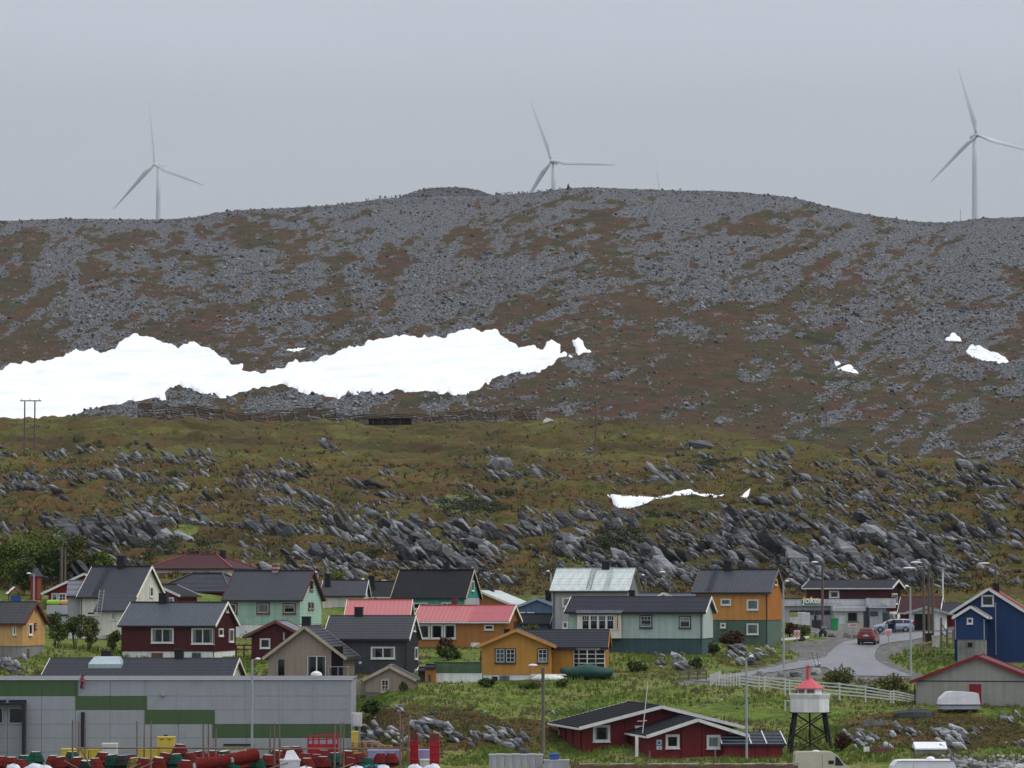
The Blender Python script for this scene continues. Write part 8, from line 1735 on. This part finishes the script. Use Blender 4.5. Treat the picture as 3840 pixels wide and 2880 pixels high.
def pot_meshes(mat, twotone=None):
    m = MB().lathe([(0.62, 0.0), (0.64, 0.05), (0.50, 0.40), (0.34, 0.70), (0.31, 0.72), (0.29, 0.72), (0.27, 0.55)], 12); body = m.mesh('netting', [mat])
    h_ = MB(); 
    for r, z_ in ((0.64, 0.04), (0.505, 0.40), (0.335, 0.715)):
        for k in range(14): a0 = 2 * math.pi * k / 14; a1 = 2 * math.pi * (k + 1) / 14; h_.tube((r * math.cos(a0), r * math.sin(a0), z_), (r * math.cos(a1), r * math.sin(a1), z_), 0.014, n=4)
    for k in range(7): a0 = 2 * math.pi * k / 7; h_.tube((0.64 * math.cos(a0), 0.64 * math.sin(a0), 0.04), (0.335 * math.cos(a0), 0.335 * math.sin(a0), 0.715), 0.012, n=4)
    return body, h_.mesh('hoops', [N_DRK]), MB().lathe([(0.30, 0.70), (0.33, 0.735), (0.24, 0.75), (0.22, 0.66)], 12).mesh('throat', [M_RINGW])
PM = {'red': pot_meshes(N_RED), 'green': pot_meshes(N_GRN), 'ochre': pot_meshes(N_YEL), 'dark': pot_meshes(N_DRK)}
POTS = []
def pot(px, py_top, Y, col_, tilt=0.0, sc=1.0): POTS.append((px, py_top, Y, col_, tilt, sc))
r_ = random.Random(11)
for px, py, col_ in ((12, 2835, 'red'), (52, 2838, 'red'), (85, 2848, 'red'), (142, 2818, 'green'), (100, 2832, 'green'), (210, 2832, 'red'), (240, 2836, 'red'), (278, 2818, 'green'), (365, 2842, 'red'), (390, 2820, 'red'), (432, 2828, 'green'), (470, 2832, 'dark'), (500, 2830, 'red'), (515, 2840, 'ochre'), (545, 2842, 'red'), (598, 2838, 'red'), (622, 2822, 'red'), (612, 2862, 'red'), (668, 2826, 'green'),
                    (680, 2790, 'red'), (722, 2822, 'red'), (760, 2815, 'red'), (805, 2814, 'red'), (850, 2814, 'green'), (905, 2818, 'red'), (935, 2812, 'red'), (970, 2842, 'green'), (1075, 2800, 'red'), (1115, 2798, 'red'), (1145, 2824, 'red'), (1155, 2842, 'red'), (1190, 2828, 'red'), (1215, 2836, 'red'), (1215, 2812, 'red'), (1258, 2822, 'green'), (1305, 2814, 'red'), (1312, 2840, 'red'), (1355, 2824, 'red'), (1378, 2842, 'green'), (1430, 2824, 'red'), (1470, 2824, 'red'), (1545, 2812, 'ochre'), (700, 2850, 'red'), (790, 2852, 'dark'), (880, 2855, 'green'), (840, 2830, 'red'), (750, 2842, 'red'), (1010, 2830, 'red'), (1040, 2812, 'red'), (330, 2850, 'dark'), (20, 2858, 'dark'), (300, 2838, 'red')):
    # stand each pot where its top shows at that row: nearer pots sit lower in the picture
    h_ = 0.78 * 1.08; Y = 11.5 - h_; Y = (EYE - 2.2 - h_) * F / (py - HY) if py > 2855 else 250.5 - (py - 2800) * 0.14
    pot(px, py, Y, col_, r_.uniform(-0.15, 0.15), 1.0)
rank = {}
ordw = ('first', 'second', 'third', 'fourth', 'fifth', 'sixth', 'seventh', 'eighth', 'ninth', 'tenth', 'eleventh', 'twelfth', 'thirteenth', 'fourteenth', 'fifteenth', 'sixteenth', 'seventeenth', 'eighteenth', 'nineteenth', 'twentieth', 'twenty first', 'twenty second', 'twenty third', 'twenty fourth', 'twenty fifth', 'twenty sixth', 'twenty seventh', 'twenty eighth', 'twenty ninth', 'thirtieth', 'thirty first', 'thirty second', 'thirty third', 'thirty fourth', 'thirty fifth', 'thirty sixth', 'thirty seventh', 'thirty eighth')
for i, (px, py, Y, col_, tilt, sc) in enumerate(sorted(POTS)):
    rank[col_] = rank.get(col_, -1) + 1; x = (px - CX) / F * Y; zt = zp(py, Y); zg = 2.2
    H_ = zt - zg; t = empty('fishing_pot', (x, Y, zg), r_.uniform(0, 6), '%s net fishing pot, %s %s one from the left on the quay' % ({'red': 'red', 'green': 'green', 'ochre': 'ochre yellow', 'dark': 'blackish'}[col_], ordw[rank[col_]], col_), 'fishing pot', 'fishing pots on the quay')
    b, h_, th = PM[col_]; n = max(1, int(round((H_ - 0.75) / 0.42)) + 1)
    for k in range(min(4, n)):
        zk = H_ - 0.75 - 0.42 * k
        for nm, me in (('netting', b), ('hoops', h_), ('throat', th)):
            if k and nm == 'throat': continue
            o = link(nm, me, t); o.location = (0, 0, zk); o.scale = (sc * 1.02, sc * 1.02, 1); o.rotation_euler = (tilt, tilt * 0.6, 0)
# nested pots lying on their side in a long red roll
for k, (x0, y0, x1, y1, r0) in enumerate(((730, 2872, 870, 2850, 0.52), (870, 2850, 955, 2832, 0.50))):
    a = P(x0, y0, 241.5 + k); b = P(x1, y1, 243 + k); t = empty('pot_roll', a, 0, ('nested red pots lying as a roll, nearer half', 'nested red pots lying as a roll, farther half')[k], 'fishing pot', 'rolls of nested pots'); d = (b - a); n = 7
    m = MB(); u = d.normalized(); 
    for j in range(n): p = d * (j / n); q = d * ((j + 1.15) / n); m.tube(p, q, r0 * 0.66, r0, 14)
    m.build('netting', N_RED, t); MB().tube(-u * 0.03, u * 0.03, r0 * 0.45, r0 * 0.45, 12).build('throat', M_RINGW, t)
# pole rack with a long rail
rk = empty('drying_rack', P(286, 2870, 246), 0, 'long rack of rough wooden poles with one horizontal rail on the quay', 'rack'); M_RPOLE = paint('rough_pole', (0.17, 0.125, 0.10), 0.9, 0.3, 0.2)
for px, tp, Y in ((272, 2699, 245), (294, 2706, 247), (320, 2699, 244), (515, 2704, 245), (540, 2715, 247), (566, 2702, 244), (763, 2714, 245), (783, 2714, 244), (809, 2731, 247), (1011, 2721, 247), (1030, 2711, 244), (1047, 2717, 245), (1255, 2717, 245), (1277, 2709, 246), (1289, 2709, 244), (1502, 2658, 244), (1512, 2703, 246), (1531, 2703, 245)):
    a = P(px, 2876, Y); a.z = 2.0; b = P(px + r_.uniform(-2, 2), tp, Y); MB().tube(a - rk.location, b - rk.location, 0.075, 0.05, 8).build('pole', M_RPOLE, rk)
for a, b in (((286, 2805), (600, 2806)), ((560, 2804), (1000, 2808)), ((960, 2808), (1330, 2807)), ((1290, 2807), (1540, 2808))): MB().tube(P(*a, 244.6) - rk.location, P(*b, 244.6) - rk.location, 0.06, 0.05, 8).build('rail', M_RPOLE, rk)
for a, b in (((240, 2853), (310, 2890)), ((300, 2806), (340, 2875)), ((480, 2884), (528, 2862)), ((520, 2884), (575, 2858)), ((745, 2884), (784, 2864)), ((815, 2884), (845, 2863)), ((1005, 2884), (1080, 2860)), ((1270, 2884), (1325, 2862))): MB().tube(P(*a, 242) - rk.location, P(*b, 243) - rk.location, 0.045, 0.04, 7).build('brace', M_RPOLE, rk)
# plastic tubs, crates, cage, ramps
P_YEL = paint('yellow_plastic', (0.62, 0.47, 0.07), 0.45, 0.06, 0.1); P_LIL = paint('lilac_plastic', (0.34, 0.31, 0.52), 0.45, 0.06, 0.1); P_WHT = paint('white_plastic', (0.62, 0.63, 0.62), 0.4, 0.06, 0.1); P_GRYT = paint('grey_plastic', (0.40, 0.40, 0.42), 0.5, 0.1, 0.15); P_CAGE = paint('red_enamel', (0.42, 0.015, 0.03), 0.4, 0.1, 0.1); P_BLUE = paint('blue_plastic', (0.05, 0.12, 0.38), 0.45)
def tub(label, x0, y0, x1, y1, Y, mat, cat='tub', group='plastic tubs', depth=1.0, lid=True, toground=True):
    a = P(x0, y0, Y); b = P(x1, y1, Y); zg = 2.2 if toground else b.z; t = empty('plastic_tub', (a.x, Y, zg), 0, label, cat, group); w = b.x - a.x; h_ = a.z - zg; i_ = 0.04
    MB().add([(i_, i_, 0.0), (w - i_, i_, 0.0), (w - i_, depth - i_, 0.0), (i_, depth - i_, 0.0), (0, 0, h_ - 0.1), (w, 0, h_ - 0.1), (w, depth, h_ - 0.1), (0, depth, h_ - 0.1)], [(3, 2, 1, 0), (4, 5, 6, 7), (0, 1, 5, 4), (1, 2, 6, 5), (2, 3, 7, 6), (3, 0, 4, 7)]).build('body', mat, t)
    MB().box(-0.03, w + 0.03, -0.03, depth + 0.03, h_ - 0.1, h_).build('rim', mat, t); n = max(1, int(w / 0.45))
    for k in range(n): MB().box(w * (k + 0.5) / n - 0.05, w * (k + 0.5) / n + 0.05, -0.025 - 0.004, 0.03, 0.15, h_ - 0.12).build('rib', mat, t)
    return t
tub('low yellow tub behind the pots, leftmost', 229, 2808, 330, 2838, 253, P_YEL); tub('low yellow tub next to the leftmost one', 333, 2809, 386, 2840, 253.2, P_YEL); tub('yellow tub behind the pots left of the tall crate', 518, 2809, 588, 2850, 252, P_YEL); t = tub('tall yellow crate with faint dark print', 590, 2763, 652, 2850, 252.5, P_YEL)
w_ = 62 / F * 252.5; MB().box(w_ * 0.38, w_ * 0.64, -0.05, -0.034, 2.95, 3.05).build('print', M_PLAST, t); MB().box(w_ * 0.14, w_ * 0.36, -0.05, -0.034, 2.70, 2.74).build('print', M_PLAST, t); MB().box(w_ * 0.62, w_ * 0.84, -0.05, -0.034, 2.70, 2.74).build('print', M_PLAST, t)
tub('white crate behind the rack rail', 382, 2788, 437, 2850, 253, P_WHT); tub('yellow tub upright at the warehouse corner', 1318, 2743, 1341, 2786, 257, P_YEL, toground=True); tub('lilac tub behind the pots, wider one', 1379, 2813, 1500, 2850, 247, P_LIL); tub('lilac tub right of the ochre pot', 1568, 2812, 1610, 2850, 247.5, P_LIL); tub('grey white tub under the narrower lilac one', 1575, 2848, 1612, 2880, 245.5, P_WHT)
tub('white tub below the white fibreglass hood', 1050, 2848, 1122, 2885, 243, P_WHT); a = P(1065, 2850, 243.5)
hd = empty('fibreglass_hood', a, 0, 'white wedge shaped fibreglass hood among the pots', 'hood'); MB().add([(0, 0, 0.05), (1.1, 0, -0.05), (1.1, 0.8, -0.05), (0, 0.8, 0.05), (0.18, 0.1, 0.62), (0.62, 0.1, 0.68), (0.62, 0.7, 0.68), (0.18, 0.7, 0.62)], [(3, 2, 1, 0), (4, 5, 6, 7), (0, 1, 5, 4), (1, 2, 6, 5), (2, 3, 7, 6), (3, 0, 4, 7)]).build('shell', W_FIB, hd); MB().box(1.02, 1.14, 0.1, 0.7, -0.08, 0.02).build('lip', W_FIB, hd)
cg = empty('red_cage', P(1154, 2850, 250), 0, 'red steel cage platform behind the pots', 'cage'); cg.location.z = 2.2; s_ = F / 250; w = 111 / s_; zt = zp(2762, 250) - 2.2; zm = zp(2792, 250) - 2.2
MB().box(0, w, 0, 0.05, zm - 0.8, zm).build('panel', P_CAGE, cg); MB().box(0, w, 0.9, 0.95, zm - 0.8, zm).build('panel', P_CAGE, cg)
for q in (0, 0.16, 0.36, 0.62, 0.84, 1.0):
    for y_ in (0, 0.93): MB().bar((w * q, y_, 0), (w * q, y_, zt + 0.16 * q), 0.07, 0.07).build('post', P_CAGE, cg)
for k in (0.55, 1.0):
    for y_ in (0, 0.93): MB().bar((0, y_, zm + (zt - zm) * k), (w, y_, zm + (zt + 0.16 - zm) * k), 0.06, 0.06).build('rail', P_CAGE, cg)
for i, (x0, x1, Y, yb) in enumerate(((1537, 1569, 246, 2880), (1611, 1648, 244, 2890))):
    a = P(x0, 2751, Y); b = P(x1, 2751, Y); t = empty('loading_ramp', (a.x, Y, 2.2), 0, ('upright red loading ramp with rusty tip, left of two', 'upright red loading ramp with rusty tip, right of two')[i], 'ramp', 'loading ramps'); w = b.x - a.x; h_ = a.z - 2.2
    MB().box(0, 0.06, -0.12, 0.12, 0, h_).build('side_rail', P_CAGE, t); MB().box(w - 0.06, w, -0.12, 0.12, 0, h_).build('side_rail', P_CAGE, t); MB().box(0.06, w - 0.06, 0.02, 0.06, 0, h_ - 0.5).build('deck', P_CAGE, t); MB().box(0.06, w - 0.06, -0.02, 0.05, h_ - 0.48, h_).build('tip_plate', paint('rusty_red', (0.14, 0.05, 0.04), 0.9, 0.3, 0.2), t)
    for k in range(5): MB().box(0.06, w - 0.06, -0.10, 0.02, h_ * 0.15 * (k + 1), h_ * 0.15 * (k + 1) + 0.05).build('rung', P_CAGE, t)
# pallets
M_PAL = paint('pallet_pine', (0.40, 0.23, 0.11), 0.85, 0.2, 0.15)
def pallet_mesh():
    m = MB()
    for k in range(5): m.box(0, 1.2, 0.0 + 0.175 * k, 0.10 + 0.175 * k, 0.12, 0.145)
    for x in (0, 0.53, 1.06):
        for y_ in (0, 0.35, 0.70): m.box(x, x + 0.14, y_, y_ + 0.10, 0.03, 0.12)
        m.box(x, x + 0.14, 0, 0.8, 0.0, 0.03)
    return m.mesh('pallet', [M_PAL])
pm_ = pallet_mesh(); n_ = 0
for cidx, px in enumerate((1320, 1372, 1420)):
    for k in range((17, 17, 15)[cidx]):
        o = link('pallet', pm_); o.location = ((px - CX) / F * 251.5, 251.5 + r_.uniform(-0.03, 0.03), 2.3 + 0.147 * k); o.scale = (0.85, 1, 1); tag(o, 'orange pine pallet in the %s stack by the warehouse corner, %s from the ground' % (('left', 'middle', 'right')[cidx], ordw[k]), 'pallet', 'pallets by the warehouse corner')
# grey box pallets by the lamp and the blue basket
for i in range(7):
    tub('grey fish box in the row below the street lamp, %s from the left' % ordw[i], 1834 + i * 29, 2829 - (i % 2), 1834 + i * 29 + 28, 2885, 244.5, P_GRYT, 'fish box', 'grey fish boxes', 1.0)
tub('grey steel tank under the blue basket', 2040, 2850, 2135, 2890, 243.5, P_GRYT, 'tank', None); b_ = tub('blue basket standing on the grey tank', 2060, 2826, 2096, 2850, 243.8, P_BLUE, 'basket', None, 0.6, toground=False)
# white sacks at the bottom edge
def sackm(label, px, py, Y, w, h_, seed, mat):
    r2 = random.Random(seed); x = (px - CX) / F * Y; zt = zp(py, Y); t = empty('big_sack', (x, Y, 2.1), 0, label, 'sack', 'white bulk sacks'); H_ = zt - 2.1; rings = []
    for k, (f_, q) in enumerate(((0, 0.8), (0.25, 1.0), (0.6, 1.02), (0.85, 0.9), (1.0, 0.55), (1.04, 0.2))): rings.append([(q * w * math.cos(2 * math.pi * j / 14) * (1 + r2.uniform(-0.2, 0.2)), q * w * 0.7 * math.sin(2 * math.pi * j / 14), H_ * f_ + r2.uniform(-0.10, 0.10)) for j in range(14)])
    loft(rings).build('bag', mat, t, smooth=True); MB().path([(-0.2 * w, 0, H_), (-0.1 * w, 0, H_ + 0.14), (0.1 * w, 0, H_ + 0.12), (0.2 * w, 0, H_)], 0.02).build('strap', M_RINGW, t)
P_SACK = paint('woven_white_sack', (0.62, 0.63, 0.68), 0.7, 0.12, 0.1)
for i, a in enumerate((('white bulk sack at the lower left corner of the pots', 60, 2866), ('white bulk sack second from the left at the bottom edge', 135, 2864), ('white bulk sack just right of the second one', 180, 2870), ('white bulk sack below the red car pots at the bottom centre', 1340, 2872), ('white bulk sack beside the green netting heap', 1440, 2870), ('white bulk sack under the taller poles', 1560, 2868), ('white bulk sack in front of the right loading ramp', 1625, 2866), ('white bulk sack left of the fibreglass hood', 1150, 2874))): sackm(a[0], a[1], a[2] + 5, 238.5, 0.7, 0, 50 + i, P_SACK)
nh = empty('net_heap', P(1400, 2884, 238.8), 0, 'heap of turquoise rope and netting at the bottom edge', 'netting'); nh.location.z = zp(2884, 238.8) - 0.3; V_, T_ = leaves([(0, 0, 0.3), (0.5, 0, 0.35), (-0.5, 0, 0.25)], [[0.7, 0.5, 0.4]] * 3, 900, 0.09, 5); npmesh('tangle', V_, T_, paint('turquoise_rope', (0.05, 0.25, 0.28), 0.7, 0.4, 0.2), nh); MB().lathe([(0.9, 0.0), (0.7, 0.3), (0.3, 0.5)], 12).build('heap', N_DRK, nh)
# timber edge with driftwood in front of the cabin, and net fence
te = empty('timber_edge', P(2140, 2885, 240), 0, 'brown timber edging topped with driftwood before the red cabin', 'timber wall'); te['kind'] = 'thing'; te.location.z = 2.2
s_ = F / 240; M_RTIM = paint('red_brown_timber', (0.17, 0.09, 0.06), 0.9, 0.25, 0.2); M_DRIFT = paint('driftwood', (0.36, 0.33, 0.30), 0.9, 0.2, 0.2)
zt = zp(2868, 240) - 2.2
for i in range(10): MB().box(i * 85 / s_, (i + 1) * 85 / s_ - 0.02, 0, 0.15, -0.2, zt - 0.04 * (i % 2)).build('beam', M_RTIM, te)
for i in range(26): x = r_.uniform(0.2, 15); L_ = r_.uniform(0.5, 1.6); MB().tube((x, -0.02 + r_.uniform(0, 0.1), zt + 0.04), (x + L_, r_.uniform(0, 0.15), zt + 0.04 + r_.uniform(0, 0.08)), r_.uniform(0.03, 0.07), 0.03, 6).build('driftwood', M_DRIFT, te)
nf = empty('net_fence', P(2180, 2870, 241.5), 0, 'sagging black net fence on rough stakes before the red cabin', 'fence'); nf.location.z = 2.9; pr = None; M_NET = NT('black_net'); M_NET.col((0.012, 0.013, 0.014)).rough(0.9)
trn = M_NET.node('ShaderNodeBsdfTransparent'); mxn = M_NET.node('ShaderNodeMixShader'); mxn.inputs[0].default_value = 0.45; M_NET.l.new(trn.outputs[0], mxn.inputs[1]); M_NET.l.new(M_NET.b.outputs[0], mxn.inputs[2]); M_NET.l.new(mxn.outputs[0], M_NET.out.inputs[0])
for px, tp in ((2160, 2850), (2340, 2838), (2435, 2815), (2560, 2850), (2680, 2810), (2810, 2852), (2960, 2853), (3120, 2850)):
    q = P(px, tp, 242) - nf.location; MB().tube((q.x, 0, -0.2), (q.x, 0, q.z), 0.06, 0.05, 7).build('stake', M_RPOLE, nf)
    q.z = min(q.z, 0.75)
    if pr is not None:
        n = 8; vs = []
        for k in range(n + 1): f_ = k / n; zt_ = pr.z + (q.z - pr.z) * f_ - 0.22 * math.sin(math.pi * f_); vs += [(pr.x + (q.x - pr.x) * f_, 0.02, 0.02), (pr.x + (q.x - pr.x) * f_, 0.02, zt_)]
        MB().add(vs, [(2 * k, 2 * k + 2, 2 * k + 3, 2 * k + 1) for k in range(n)]).build('net', M_NET.m, nf, fix=False); MB().path([vs[2 * k + 1] for k in range(n + 1)], 0.02, 5).build('rope', M_PLAST, nf)
    pr = q.copy()
# cables strung between the wooden poles
def cable(label, a, b, sag, r=0.012, n=14):
    t = [a.lerp(b, k / n) - Vector((0, 0, sag * math.sin(math.pi * k / n))) for k in range(n + 1)]; o = MB().path([p - a for p in t], r, 4).build('power_cable', M_PLAST); o.location = a; return tag(o, label, 'cable', 'overhead cables')
cable('overhead cable from the brown lamp pole to the orange house', P(3082, 2130, 359), P(2935, 2200, 338), 0.7); cable('overhead cable between the brown lamp pole and the right hand poles', P(3083, 2128, 359), P(3461, 2142, 338), 1.0); cable('overhead cable leaving the right hand poles over the blue house', P(3480, 2130, 341), P(3731, 2130, 396), 1.2); cable('cable from the golden house to the wooden street lamp', P(1860, 2548, 290.9), P(2036, 2515, 252.5), 0.5); cable('overhead cable between two poles behind the sage house', P(2420, 2175, 384), P(2510, 2160, 386), 0.3)
# ------------------------------------------------------------------ the air: even haze round the whole scene, low cloud above it
hm = bpy.data.materials.new('haze_air'); hm.use_nodes = True; hn = hm.node_tree.nodes; hn.clear(); ho = hn.new('ShaderNodeOutputMaterial'); hv = hn.new('ShaderNodeVolumePrincipled')
hv.inputs['Color'].default_value = (0.90, 0.94, 1.0, 1); hv.inputs['Density'].default_value = 0.00002; hv.inputs['Anisotropy'].default_value = 0.2
hm.node_tree.links.new(hv.outputs[0], ho.inputs['Volume'])
hz_o = MB().box(-6200, 6200, -4200, 6200, -4, 420).build('haze', hm); tag(hz_o, 'thin grey haze in the air', None, None, 'stuff')
cm_ = bpy.data.materials.new('low_cloud_air'); cm_.use_nodes = True; hn = cm_.node_tree.nodes; hn.clear(); ho = hn.new('ShaderNodeOutputMaterial'); hv = hn.new('ShaderNodeVolumePrincipled')
hv.inputs['Color'].default_value = (0.93, 0.965, 1.0, 1); hv.inputs['Density'].default_value = 0.0034; hv.inputs['Anisotropy'].default_value = 0.0
cm_.node_tree.links.new(hv.outputs[0], ho.inputs['Volume'])
o = MB().box(-2500, 2500, 2100, 3600, 325, 415).build('low_cloud', cm_); tag(o, 'low grey cloud brushing the turbine tips', None, None, 'stuff')
